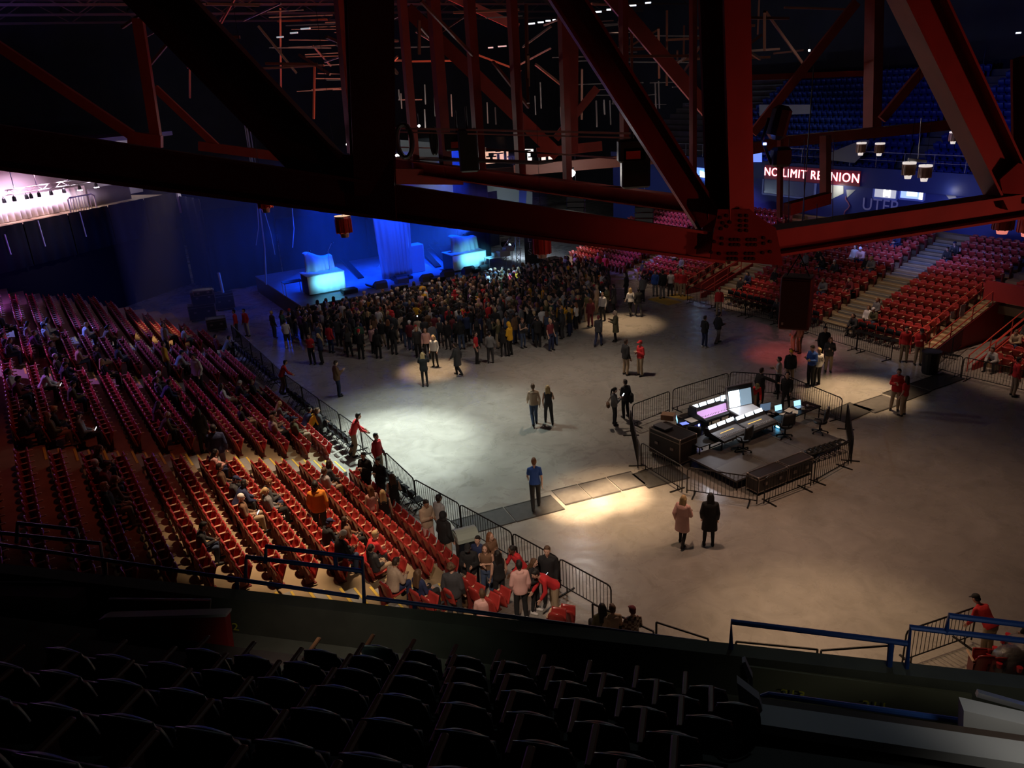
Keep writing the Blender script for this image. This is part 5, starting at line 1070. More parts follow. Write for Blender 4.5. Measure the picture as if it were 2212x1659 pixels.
def skeleton(pose):
    P = POSES[pose]; ln = R(P.get('lean', 0)); hz = .535 if P.get('sit') else .935; hy = .17 if P.get('sit') else 0.0
    Q = Matrix.Rotation(-ln, 3, 'X'); base = V3(0, hy, hz); T = lambda x, y, z: base + Q @ V3(x, y, z)
    s = dict(base=base, T=T, ln=ln, neck=T(0, -.012, .52), head=None, arms=[], legs=[])
    hp = R(P.get('head', 0)); HQ = Matrix.Rotation(hp * .8 - ln * .25, 3, 'X'); hc = s['neck'] + Q @ V3(0, .0, .06) + HQ @ V3(0, .025, .115)
    s['HM'] = Matrix.Translation(hc) @ HQ.to_4x4(); QA = Matrix.Rotation(-ln * .4, 3, 'X')
    for i, (el, wr) in enumerate(P['arms']):
        sg = 1 if i == 0 else -1; sh = T(.168 * sg, -.01, .458)
        s['arms'].append((sg, sh, sh + QA @ V3(el[0] * sg, el[1], el[2]), sh + QA @ V3(wr[0] * sg, wr[1], wr[2])))
    for i, (kn, an) in enumerate(P['legs']):
        sg = 1 if i == 0 else -1; hpj = base + V3(.088 * sg, 0, -.015); s['legs'].append((sg, hpj, hpj + V3(kn[0] * sg, kn[1], kn[2]), hpj + V3(an[0] * sg, an[1], an[2])))
    return s
def torso(m, s, g=0.0, z0=-.06, z1=.52, flare=0.0):
    prof = [(-.12, .135, .098), (-.05, .158, .112), (.03, .165, .113), (.12, .150, .104), (.22, .146, .103), (.32, .163, .112), (.40, .175, .112), (.455, .178, .096), (.495, .120, .078), (.53, .062, .062)]
    secs = []
    for z, rx, ry in prof:
        if z < z0 - .001 or z > z1 + .001: continue
        f = flare * max(0, (.1 - z)) ; secs.append((s['T'](0, -.004, z), rx + g + f, ry + g + f, -s['ln']))
    loft(m, secs)
    if z1 > .48:
        for k in (-1, 1): capsule(m, s['T'](.035 * k, -.012, .515), s['T'](.150 * k, -.01, .462), .042 + g * .7, .045 + g * .6)
def hand(m, sg, el, wr):
    f = (wr - el).normalized(); ref = V3(0, 1, 0) if abs(f.y) < .75 else V3(0, 0, 1); w = (ref - f * ref.dot(f)).normalized(); c = f.cross(w) * sg
    capsule(m, wr, wr + f * .03, .024, .028); 
    for k in range(5): capsule(m, wr + f * .015 + w * (.03 - .015 * k), wr + f * .085 + w * (.034 - .017 * k), .014, .013, 8)
    for k in range(4):
        b = wr + f * .09 + w * (.030 - .020 * k); l = [.066, .076, .072, .056][k]; md = b + f * l * .55 + c * .008; e = md + (f * .75 + c * .66).normalized() * l * .5
        capsule(m, b, md, .0095, .0088, 7); capsule(m, md, e, .0088, .0078, 7)
    t0 = wr + f * .03 + w * .03; t1 = t0 + (f * .55 + w * .8).normalized() * .045; capsule(m, t0, t1, .012, .0105, 7); capsule(m, t1, t1 + (f * .85 + w * .3 + c * .3).normalized() * .035, .0105, .009, 7)
BODY, GARM, HAIRM, SKEL = {}, {}, {}, {}
EYE = mat('eye_dark', (.02, .015, .012), .25); LIP = mat('lip', (.32, .09, .08), .5)
SKIN0 = mat('skin_light', (.56, .34, .25), .55)
def get_skel(p):
    if p not in SKEL: SKEL[p] = skeleton(p)
    return SKEL[p]
def get_body(p, lo=False):
    if (p, lo) in BODY: return BODY[(p, lo)]
    s = get_skel(p); m = MB(); torso(m, s); nk = s['neck']; H = s['HM']; hc = H.translation
    capsule(m, nk - V3(0, 0, .03), nk.lerp(hc, .65), .056, .052)
    ell(m, (0, 0, .018), .076, .094, .100, H); ell(m, (0, .022, -.052), .060, .070, .066, H); ell(m, (0, .056, -.088), .034, .034, .026, H)
    capsule(m, H @ V3(0, .088, .012), H @ V3(0, .112, -.024), .009, .015, 8); capsule(m, H @ V3(-.04, .084, .032), H @ V3(.04, .084, .032), .010, .010, 8); capsule(m, H @ V3(-.02, .088, -.058), H @ V3(.02, .088, -.058), .009, .009, 8)
    for k in (-1, 1): ell(m, (k * .079, -.006, -.005), .010, .020, .032, H); ell(m, (k * .045, .062, -.022), .022, .026, .024, H)
    for sg, sh, el, wr in s['arms']:
        capsule(m, sh, el, .050, .037); capsule(m, el, wr, .037, .025); hand(m, sg, el, wr)
    for sg, hp, kn, an in s['legs']:
        capsule(m, hp, kn, .080, .052); capsule(m, kn, kn.lerp(an, .35), .052, .052); capsule(m, kn.lerp(an, .35), an, .052, .034); capsule(m, an + V3(0, -.03, -.045), an + V3(.01 * sg, .13, -.06), .034, .026)
    me = remesh(m, 'person_body_' + p, [SKIN0, EYE, LIP], .009 if not lo else .02, .35 if not lo else .30, 1)
    if not lo:                                   # eyes and lips set into the face
        b = bmesh.new(); b.from_mesh(me); x = MB()
        for k in (-1, 1): ell(x, (k * .029, .086, .010), .011, .006, .006, H, 8)
        n0 = len(x.f); ell(x, (0, .097, -.058), .022, .006, .007, H, 8); vs = [b.verts.new(q) for q in x.v]
        for i, f in enumerate(x.f): fc = b.faces.new([vs[j] for j in f]); fc.material_index = 1 if i < n0 else 2; fc.smooth = True
        b.to_mesh(me); b.free()
    BODY[(p, lo)] = me; return me
CLOTH0 = mat('cloth_black', (.014, .014, .016), .85)
def get_top(p, kind, lo=False):
    key = (p, kind, lo)
    if key in GARM: return GARM[key]
    s = get_skel(p); m = MB(); sit = POSES[p].get('sit'); g = dict(tee=.014, hoodie=.030, jacket=.034, coat=.036, tank=.012, shirt=.018)[kind]
    torso(m, s, g, z0=-.05 if (kind in ('tank', 'tee', 'shirt') or sit) else -.12, z1=.50, flare=.06)
    if kind == 'coat' and not sit: loft(m, [(s['base'] + V3(0, -.01, -.38), .235, .175, 0), (s['base'] + V3(0, -.01, -.15), .22, .16, 0), (s['T'](0, -.004, .12), .195, .145, -s['ln'])])
    if kind in ('hoodie', 'jacket', 'coat'): n = s['neck']; capsule(m, n + V3(-.05, -.055, -.01), n + V3(.05, -.055, -.01), .05 if kind == 'hoodie' else .035, .05 if kind == 'hoodie' else .035)
    for sg, sh, el, wr in s['arms']:
        if kind == 'tank': capsule(m, sh - V3(.05 * sg, 0, 0), sh - V3(.03 * sg, 0, -.01), .04, .04); continue
        capsule(m, sh, el if kind != 'tee' else sh.lerp(el, .62), .048 + g * .8, (.040 + g) if kind != 'tee' else .054)
        if kind != 'tee': capsule(m, el, el.lerp(wr, .93), .040 + g, .031 + g * .6)
    GARM[key] = remesh(m, 'top_%s_%s' % (kind, p), [CLOTH0], .013 if not lo else .024, .35 if not lo else .28); return GARM[key]
def get_bottom(p, kind, lo=False):
    key = (p, kind, lo)
    if key in GARM: return GARM[key]
    s = get_skel(p); m = MB(); g = dict(trousers=.020, leggings=.006, shorts=.024, skirt=.02)[kind]; loft(m, [(s['base'] + V3(0, 0, -.09), .14 + g, .105 + g, 0), (s['base'] + V3(0, 0, -.03), .160 + g, .113 + g, 0), (s['T'](0, 0, .05), .160 + g, .110 + g, -s['ln'])])
    if kind == 'skirt': loft(m, [(s['base'] + V3(0, .0, -.40), .215, .17, 0), (s['base'] + V3(0, 0, -.2), .195, .15, 0), (s['base'] + V3(0, 0, -.02), .175, .13, 0)])
    else:
        for sg, hp, kn, an in s['legs']:
            capsule(m, hp, kn, .084 + g, .054 + g)
            if kind == 'shorts': continue
            capsule(m, kn, kn.lerp(an, .4), .054 + g, .053 + g); capsule(m, kn.lerp(an, .4), kn.lerp(an, .97), .053 + g, .038 + g)
    GARM[key] = remesh(m, 'bottom_%s_%s' % (kind, p), [CLOTH0], .013 if not lo else .024, .35 if not lo else .28); return GARM[key]
def get_shoes(p, lo=False):
    key = (p, 'shoes', lo)
    if key in GARM: return GARM[key]
    s = get_skel(p); m = MB()
    for sg, hp, kn, an in s['legs']:
        sh = an - kn; sh.normalize(); fw = V3(.04 * sg, 1, 0) if sh.z < -.8 else V3(0, .75, -.65)
        capsule(m, an + V3(0, -.02, -.05), an + V3(0, -.02, -.05) + fw * .16, .047, .040); capsule(m, an + V3(0, -.01, .0), an + V3(0, -.02, -.05), .047, .05)
    GARM[key] = remesh(m, 'shoes_' + p, [CLOTH0], .012 if not lo else .025, .35); return GARM[key]
def get_hair(kind, lo=False):
    key = (kind, lo)
    if key in HAIRM: return HAIRM[key]
    m = MB()
    if kind in ('short', 'long', 'tail', 'bun'): ell(m, (0, -.020, .034), .086, .098, .098); ell(m, (0, -.040, -.02), .078, .072, .075)
    if kind == 'short': ell(m, (0, .035, .095), .060, .050, .035)
    if kind == 'long': 
        for x in (-.06, -.02, .02, .06): capsule(m, (x, -.06, .0), (x * 1.3, -.10, -.34), .046, .035)
        for k in (-1, 1): capsule(m, (k * .075, .0, .02), (k * .085, -.02, -.26), .026, .024)
    if kind == 'tail': capsule(m, (0, -.10, .04), (0, -.15, -.02), .04, .04); capsule(m, (0, -.15, -.02), (0, -.13, -.26), .04, .022)
    if kind == 'bun': ell(m, (0, -.07, .12), .045, .045, .04)
    if kind == 'curly':
        rs = random.Random(2)
        for i in range(46): 
            a, b = rs.uniform(0, 6.28), rs.uniform(-.1, 1.4); ell(m, (.085 * math.cos(a) * math.cos(b), -.03 + .095 * math.sin(a) * math.cos(b) * (.75 if math.sin(a) > 0 else 1), .03 + .105 * math.sin(b)), .032, .032, .032)
        ell(m, (0, -.025, .03), .085, .09, .1)
    if kind == 'cap': ell(m, (0, -.005, .045), .088, .105, .082); loft(m, [((0, .07, .035), .07, .03, 0), ((0, .125, .028), .072, .055, 0), ((0, .125, .040), .072, .055, 0), ((0, .07, .055), .07, .03, 0)]); ell(m, (0, -.045, -.02), .074, .065, .06)
    if kind == 'beanie': ell(m, (0, -.008, .045), .090, .106, .095); ell(m, (0, -.03, .02), .088, .092, .06)
    if kind == 'hood': ell(m, (0, -.035, .025), .105, .115, .125); capsule(m, (-.05, -.05, -.09), (.05, -.05, -.09), .07, .07)
    HAIRM[key] = remesh(m, 'hair_' + kind, [CLOTH0], .011 if not lo else .022, .4 if not lo else .3, 1); return HAIRM[key]
PAL = {'black': (.014, .014, .016), 'charcoal': (.045, .045, .05), 'grey': (.17, .17, .18), 'pale grey': (.42, .41, .42), 'white': (.72, .70, .68), 'navy': (.02, .03, .09), 'blue': (.03, .09, .36), 'denim': (.06, .09, .17), 'red': (.55, .022, .028), 'maroon': (.16, .02, .03), 'pink': (.72, .42, .38), 'orange': (.68, .22, .02), 'yellow': (.75, .40, .02), 'olive': (.11, .10, .05), 'green': (.04, .10, .06), 'brown': (.17, .09, .05), 'beige': (.50, .37, .27), 'khaki': (.40, .30, .20), 'purple': (.14, .05, .18)}
CM = {k: mat('cloth_' + k.replace(' ', '_'), v, .85, bump=.25, scale=40) for k, v in PAL.items()}; CM['black'] = CLOTH0
HC = {k: mat('hair_' + k, v, .6, bump=.3, scale=60) for k, v in {'black': (.010, .008, .007), 'dark brown': (.035, .018, .010), 'brown': (.10, .052, .025), 'auburn': (.20, .075, .03), 'blond': (.50, .34, .16)}.items()}
SK = {'l': SKIN0, 'm': mat('skin_medium', (.40, .22, .14), .55), 'd': mat('skin_deep', (.13, .065, .04), .5)}
def setm(o, m): o.material_slots[0].link = 'OBJECT'; o.material_slots[0].material = m
PH = mat('phone_body', (.02, .02, .02), .3); PHS = mat('phone_glow', (.8, .9, 1), .3, emit=1.6)
m = MB(); m.box((0, 0, 0), (.075, .012, .15), bev=.004); PHM = m.mesh('phone_body', PH); m = MB(); m.box((0, -.008, 0), (.066, .004, .135)); PHSM = m.mesh('phone_screen', PHS)
NPEOPLE = [0]
def person(loc, head, pose, top, tc, bot, bc, hair, hc, label, sc=1.0, skin='l', shoes='black', group=None, phone=False, wide=1.0, simple=False):
    o = link('person', get_body(pose), None, loc, R(head)); o.scale = (sc * wide, sc * (.5 + wide / 2), sc); setm(o, SK[skin]); tag(o, label, 'person', group); NPEOPLE[0] += 1
    setm(link({'coat': 'coat', 'tee': 't_shirt', 'tank': 'sleeveless_top'}.get(top, top), get_top(pose, top), o), CM[tc])
    setm(link(bot, get_bottom(pose, bot), o), CM[bc])
    h = link('hair' if hair not in ('cap', 'beanie', 'hood') else hair, get_hair(hair), o); h.matrix_local = get_skel(pose)['HM']; setm(h, (HC.get(hc) if hair not in ('cap', 'beanie', 'hood') else None) or CM.get(hc) or HC['black'])
    if hair in ('cap', 'beanie') : pass
    if not simple: setm(link('shoes', get_shoes(pose), o), CM[shoes])
    if phone:
        s = get_skel(pose); w = s['arms'][0][3]; f = (w - s['arms'][0][2]).normalized(); q = w + f * .13 + V3(-.01, .02, .06); p = Vector(o.location) + Matrix.Rotation(R(head), 3, 'Z') @ (q * sc)
        t = thing('smartphone', 'glowing phone held by the ' + label[:70].split(',')[0].replace('person in', 'person in'), 'phone', p, R(head)); t['label'] = ' '.join(('glowing phone held by ' + label).split()[:16]); t.rotation_euler = (R(-35), 0, R(head)); link('phone_body', PHM, t); link('screen', PHSM, t)
    return o
# heading: degrees, 0 faces away from the camera, 90 faces left, -90 faces right, 180 faces the camera
FLOOR = [
 (1158, 1098, 0, 'walk', 'tee', 'blue', 'trousers', 'black', 'short', 'auburn', 'person in blue t-shirt and black trousers walking away across the cable mats', dict(sc=1.08)),
 (1473, 1178, -40, 'walk2', 'coat', 'pink', 'leggings', 'black', 'long', 'blond', 'person in pink coat with blond hair walking below the mixing desks', dict()),
 (1531, 1178, -10, 'stand', 'coat', 'black', 'leggings', 'black', 'long', 'black', 'person in long black coat and boots in front of the mixing desks', dict(sc=1.05)),
 (1155, 918, 8, 'walk', 'shirt', 'beige', 'trousers', 'denim', 'short', 'brown', 'person in beige shirt and jeans striding on open floor', dict(sc=1.07)),
 (1186, 915, 0, 'walk2', 'tank', 'charcoal', 'trousers', 'charcoal', 'long', 'blond', 'person in dark overalls with long blond hair on open floor', dict()),
 (1327, 918, -75, 'phone', 'shirt', 'grey', 'leggings', 'black', 'tail', 'black', 'person in grey top holding a phone left of the mixing desk barrier', dict(sc=.98, phone=True)),
 (1351, 902, 30, 'crossed', 'jacket', 'charcoal', 'trousers', 'black', 'short', 'black', 'person in dark jacket carrying a coat left of the mixing desk barrier', dict()),
 (1352, 810, -60, 'stand', 'jacket', 'black', 'trousers', 'khaki', 'short', 'dark brown', 'person in black jacket and khaki trousers talking to the red capped one', dict(sc=1.06)),
 (1383, 812, 120, 'crossed', 'shirt', 'red', 'trousers', 'khaki', 'cap', 'red', 'person in red shirt and red cap with folded arms on open floor', dict(sc=1.05)),
 (1293, 748, -30, 'walk', 'jacket', 'charcoal', 'trousers', 'navy', 'cap', 'maroon', 'person in dark jacket and red cap walking right of the crowd', dict()),
 (1330, 738, 80, 'phone', 'coat', 'olive', 'leggings', 'black', 'hood', 'beige', 'person in olive parka with pale hood alone in the warm light', dict(sc=1.02)),
 (1521, 750, -60, 'crossed', 'hoodie', 'black', 'trousers', 'navy', 'short', 'black', 'person in black hoodie and white shoes near the right barrier', dict(shoes='white')),
 (1550, 742, -70, 'walk2', 'jacket', 'black', 'trousers', 'grey', 'short', 'black', 'person in black jacket and grey trousers walking near right barrier', dict()),
 (919, 835, 0, 'raised', 'jacket', 'black', 'leggings', 'black', 'long', 'blond', 'person in black jacket photographing the group in the warm pool', dict(sc=1.02)),
 (905, 772, 180, 'stand', 'hoodie', 'charcoal', 'trousers', 'black', 'long', 'blond', 'blond person in dark top posing, left of the three in the pool', dict()),
 (924, 775, 180, 'stand', 'shirt', 'pink', 'leggings', 'black', 'long', 'brown', 'person in pale top posing, middle of the three in the pool', dict()),
 (941, 792, 160, 'stand', 'shirt', 'white', 'leggings', 'black', 'long', 'blond', 'blond person in white top posing, right of the three in pool', dict()),
 (990, 811, 60, 'walk', 'coat', 'charcoal', 'trousers', 'black', 'short', 'dark brown', 'person in dark coat carrying things right of the posing three', dict()),
 (1031, 785, -100, 'stand', 'tee', 'red', 'trousers', 'black', 'short', 'black', 'person in red shirt and black trousers at the rear of crowd', dict()),
 (1061, 784, 0, 'stand', 'shirt', 'grey', 'trousers', 'charcoal', 'short', 'black', 'person in grey shirt beside the red shirted one behind crowd', dict()),
 (1103, 768, 60, 'phone', 'hoodie', 'yellow', 'trousers', 'black', 'hood', 'yellow', 'person in yellow hooded jacket pointing a phone at the crowd rear', dict(sc=1.08)),
 (1089, 770, 10, 'stand', 'jacket', 'black', 'leggings', 'black', 'long', 'black', 'person in black beside the yellow hooded jacket', dict(sc=.96)),
 (676, 787, 170, 'stand', 'tee', 'red', 'trousers', 'black', 'short', 'black', 'person in bright red shirt at the left rear of the crowd', dict()),
 (697, 786, 100, 'phone', 'jacket', 'navy', 'trousers', 'black', 'long', 'blond', 'person in navy jacket with fair hair beside the bright red shirt', dict()),
 (733, 856, -60, 'phone', 'jacket', 'brown', 'trousers', 'navy', 'short', 'dark brown', 'person in brown jacket alone near the left barrier', dict(sc=1.05)),
 (768, 985, -70, 'leanrail', 'shirt', 'red', 'trousers', 'brown', 'short', 'black', 'person in red staff shirt leaning on left barrier, upright one', dict(sc=1.08)),
 (822, 1028, -120, 'stand', 'shirt', 'red', 'trousers', 'khaki', 'short', 'black', 'person in red staff shirt standing behind two dark jackets at barrier', dict(sc=1.02)),
 (614, 850, -65, 'leanrail', 'shirt', 'red', 'trousers', 'brown', 'short', 'black', 'person in red shirt leaning on left barrier nearer the stage', dict()),
 (797, 1075, 160, 'crossed', 'jacket', 'black', 'trousers', 'black', 'short', 'black', 'person in black jacket by the left barrier, left of a pair', dict(sc=1.04)),
 (828, 1088, 150, 'crossed', 'jacket', 'black', 'trousers', 'charcoal', 'short', 'black', 'person in black jacket by the left barrier, right of a pair', dict(sc=1.04)),
 (812, 1150, 30, 'stand', 'tank', 'pink', 'leggings', 'black', 'long', 'auburn', 'person with auburn hair and pale top near the front red seats', dict()),
 (838, 1160, 10, 'stand', 'tank', 'black', 'trousers', 'grey', 'long', 'blond', 'person with blond hair and grey trousers near front red seats', dict()),
 (858, 1122, 20, 'crossed', 'tank', 'black', 'leggings', 'black', 'long', 'brown', 'person with brown hair in black, right of the blond one near seats', dict()),
 (929, 1186, -140, 'phone', 'hoodie', 'beige', 'trousers', 'pink', 'short', 'black', 'person in beige hoodie and pink trousers leaning inside left barrier', dict(skin='m', sc=1.03)),
 (968, 1222, -40, 'stand', 'jacket', 'black', 'trousers', 'beige', 'hood', 'black', 'person in black hooded jacket and beige trousers beside the lidded bin', dict(sc=1.08)),
 (957, 1178, -50, 'stand', 'hoodie', 'pale grey', 'trousers', 'charcoal', 'short', 'black', 'person in grey hoodie half hidden by the black hooded jacket', dict(skin='d', sc=1.05)),
 (1020, 1292, 175, 'phone', 'jacket', 'black', 'trousers', 'beige', 'cap', 'black', 'person in black track jacket with pale stripes below the lidded bin', dict(sc=1.05)),
 (1040, 1270, 160, 'stand', 'shirt', 'navy', 'trousers', 'navy', 'short', 'black', 'person in navy just behind the striped track jacket', dict()),
 (1056, 1290, 170, 'crossed', 'tank', 'brown', 'trousers', 'denim', 'long', 'brown', 'person with brown hair in blue jeans inside the left barrier', dict()),
 (1082, 1308, 30, 'stand', 'tank', 'black', 'leggings', 'black', 'long', 'black', 'person in black with bare shoulders and long dark hair by jeans', dict(shoes='white', sc=1.03)),
 (1066, 1262, -130, 'crossed', 'jacket', 'brown', 'trousers', 'denim', 'long', 'auburn', 'person with long auburn hair facing the arena floor at barrier', dict()),
 (1130, 1282, 120, 'leanrail', 'shirt', 'red', 'trousers', 'khaki', 'tail', 'black', 'person in red staff shirt with dark ponytail leaning over barrier', dict(skin='d')),
 (1128, 1336, 10, 'stand', 'hoodie', 'pink', 'trousers', 'black', 'short', 'black', 'person in pink hoodie and black trousers at the left barrier', dict(skin='d', shoes='white', sc=1.05)),
 (1156, 1322, -120, 'phone', 'jacket', 'black', 'leggings', 'black', 'long', 'brown', 'person in black holding a bright phone beside the pink hoodie', dict(shoes='white', phone=True)),
 (1187, 1308, 170, 'stand', 'hoodie', 'black', 'trousers', 'black', 'short', 'brown', 'tall person in black hoodie facing us beyond the barrier', dict(sc=1.1)),
 (1200, 1330, 110, 'bend', 'shirt', 'red', 'trousers', 'khaki', 'short', 'black', 'person in red staff shirt bending over the barrier rail', dict(sc=1.06)),
 (1640, 880, -60, 'point', 'jacket', 'black', 'trousers', 'black', 'short', 'dark brown', 'person in black jacket stretching an arm behind the mixing desks', dict(sc=1.04)),
 (1624, 892, 180, 'bend', 'shirt', 'red', 'trousers', 'khaki', 'cap', 'olive', 'person in red shirt bending behind the lidded console', dict()),
 (1679, 850, 60, 'crossed', 'tee', 'pale grey', 'trousers', 'black', 'short', 'black', 'person in pale grey t-shirt walking behind the right desks', dict()),
 (1704, 832, 170, 'stand', 'jacket', 'black', 'trousers', 'khaki', 'cap', 'yellow', 'person in black jacket and yellow cap behind the right desks', dict()),
 (1696, 887, 150, 'walk', 'jacket', 'black', 'leggings', 'black', 'curly', 'black', 'person in black jacket striding beside the back right barrier', dict()),
 (1750, 832, 120, 'phone', 'shirt', 'blue', 'trousers', 'black', 'short', 'black', 'tall person in blue shirt beside the white jersey', dict(sc=1.12)),
 (1764, 831, 20, 'stand', 'shirt', 'white', 'trousers', 'black', 'short', 'blond', 'person in white jersey with a dark number on its back', dict(sc=1.02)),
 (1788, 803, 165, 'phone', 'jacket', 'charcoal', 'trousers', 'khaki', 'long', 'auburn', 'person in dark jacket and pale trousers right of the white jersey', dict()),
 (1776, 786, 175, 'stand', 'jacket', 'black', 'trousers', 'black', 'short', 'black', 'tall dark figure behind the pale trousered one at right barrier', dict(sc=1.1)),
 (1712, 757, 90, 'stand', 'shirt', 'grey', 'trousers', 'khaki', 'short', 'brown', 'person in grey shirt just below the hanging speaker box', dict()),
 (1725, 762, 100, 'stand', 'jacket', 'olive', 'trousers', 'olive', 'short', 'brown', 'person in olive jacket just below the hanging speaker box', dict()),
 (1552, 682, 170, 'stand', 'shirt', 'red', 'trousers', 'khaki', 'cap', 'red', 'person in red staff shirt at the right barrier left of hanging box', dict()),
 (1932, 886, 150, 'crossed', 'jacket', 'red', 'trousers', 'khaki', 'short', 'black', 'person in red jacket facing us by the right cable mats', dict(sc=1.06)),
 (1949, 897, 40, 'stand', 'tee', 'red', 'trousers', 'khaki', 'long', 'black', 'person in dark red top with black hair by the right cable mats', dict()),
 (1950, 782, 160, 'stand', 'shirt', 'red', 'trousers', 'khaki', 'short', 'black', 'person in red staff shirt by the railed steps, left one', dict(sc=1.04)),
 (1981, 788, 170, 'phone', 'shirt', 'red', 'trousers', 'khaki', 'cap', 'black', 'person in red staff shirt by the railed steps, right one', dict(sc=1.06)),
 (2187, 856, -100, 'stand', 'shirt', 'red', 'trousers', 'khaki', 'short', 'black', 'person in red staff shirt at the far right barrier', dict(sc=1.02)),
 (2128, 1422, 20, 'bend', 'shirt', 'red', 'trousers', 'khaki', 'cap', 'black', 'person in red staff shirt bending at the lower right corner', dict(sc=1.0, shoes='black')),
 (2210, 1425, 40, 'stand', 'jacket', 'black', 'trousers', 'black', 'short', 'black', 'dark figure cut by the right edge beside the bending staff', dict()),
 (1362, 682, 20, 'walk', 'shirt', 'white', 'leggings', 'black', 'long', 'blond', 'blond person in white sleeves near the yellow floor mats', dict()),
 (1379, 683, 0, 'walk2', 'jacket', 'black', 'trousers', 'charcoal', 'short', 'black', 'person in black jacket beside the blond white sleeved one', dict()),
 (1302, 692, 150, 'stand', 'shirt', 'pale grey', 'trousers', 'black', 'short', 'brown', 'person in pale patterned shirt at the right edge of crowd', dict()),
 (1276, 706, 20, 'stand', 'hoodie', 'maroon', 'trousers', 'maroon', 'long', 'auburn', 'person in maroon at the right edge of crowd', dict()),
 (1312, 675, 100, 'phone', 'jacket', 'olive', 'trousers', 'charcoal', 'short', 'black', 'person in olive jacket holding a lit phone right of crowd', dict(phone=True)),
 (1326, 673, 60, 'stand', 'coat', 'charcoal', 'trousers', 'black', 'short', 'black', 'person in long charcoal coat right of the lit phone holder', dict()),
 (1388, 652, 30, 'stand', 'jacket', 'grey', 'trousers', 'black', 'short', 'black', 'person in grey jacket by the yellow floor mats, leftmost', dict()),
 (1415, 640, 160, 'stand', 'hoodie', 'blue', 'trousers', 'grey', 'short', 'black', 'person in blue hoodie by the red seats at the yellow mats', dict()),
 (1431, 645, 20, 'stand', 'jacket', 'black', 'trousers', 'grey', 'short', 'black', 'person in black jacket standing on the yellow mats', dict(sc=1.08)),
 (1448, 640, 0, 'stand', 'tee', 'white', 'trousers', 'charcoal', 'short', 'black', 'person in white t-shirt beside the yellow floor mats', dict()),
 (1462, 638, 170, 'stand', 'shirt', 'red', 'trousers', 'khaki', 'short', 'black', 'person in red staff shirt by the yellow mats, left one', dict()),
 (1474, 640, 180, 'stand', 'shirt', 'red', 'trousers', 'khaki', 'short', 'blond', 'person in red staff shirt by the yellow mats, right one', dict()),
 (1299, 640, 170, 'stand', 'tee', 'orange', 'trousers', 'black', 'short', 'black', 'person in orange t-shirt at the right edge of crowd near stage', dict()),
 (1353, 645, 60, 'stand', 'jacket', 'black', 'trousers', 'black', 'long', 'black', 'person in black between the crowd and the yellow mats', dict()),
 (1293, 595, 170, 'stand', 'shirt', 'red', 'trousers', 'black', 'short', 'black', 'person in red staff shirt under blue light by far seats, left', dict()),
 (1308, 600, 150, 'stand', 'shirt', 'red', 'trousers', 'maroon', 'long', 'black', 'person in red staff shirt under blue light by far seats, right', dict()),
 (515, 728, 100, 'stand', 'shirt', 'red', 'trousers', 'charcoal', 'short', 'black', 'person in red staff shirt at the left end of crowd, left one', dict()),
 (536, 726, 150, 'stand', 'shirt', 'red', 'trousers', 'pale grey', 'short', 'black', 'person in red staff shirt at the left end of crowd, right one', dict()),
 (624, 752, 0, 'stand', 'tee', 'white', 'shorts', 'charcoal', 'short', 'black', 'person in white t-shirt standing apart at the left rear of crowd', dict(shoes='white')),
]
for x, y, hd, pose, top, tc, bot, bc, hr, hcol, lab, kw in FLOOR: person(pix(x, y), hd, pose, top, tc, bot, bc, hr, hcol, lab, **kw)
# coat over the arm, shoulder bag, dark number on the jersey
m = MB(); M0 = pix(1351, 902); m.boxm(Matrix.Translation(M0 + Vector((.22, -.12, .95))), .22, .30, .5, bev=.09); tag(m.build('folded_coat', CM['black']), 'black folded coat held by the dark jacketed person left of mixing barrier', 'coat')
m = MB(); M0 = pix(1327, 918); m.boxm(Matrix.Translation(M0 + Vector((-.26, -.05, .95))), .14, .30, .24, bev=.05); m.tube([M0 + Vector((-.26, -.1, 1.05)), M0 + Vector((-.05, 0, 1.45)), M0 + Vector((-.26, .08, 1.05))], .012, 5); tag(m.build('shoulder_bag', CM['brown']), 'brown shoulder bag of the person holding a phone left of mixing barrier', 'bag')
p = pix(1764, 831); t = text('jersey_number', '10', .26, CM['black'], ext=.004); t.matrix_world = face_M(p + Vector((.04, -.165, 1.26)), Vector((math.cos(R(20)), math.sin(R(20)), 0)), Vector((0, 0, 1))); tag(t, 'dark number on the back of the white jersey', 'number')
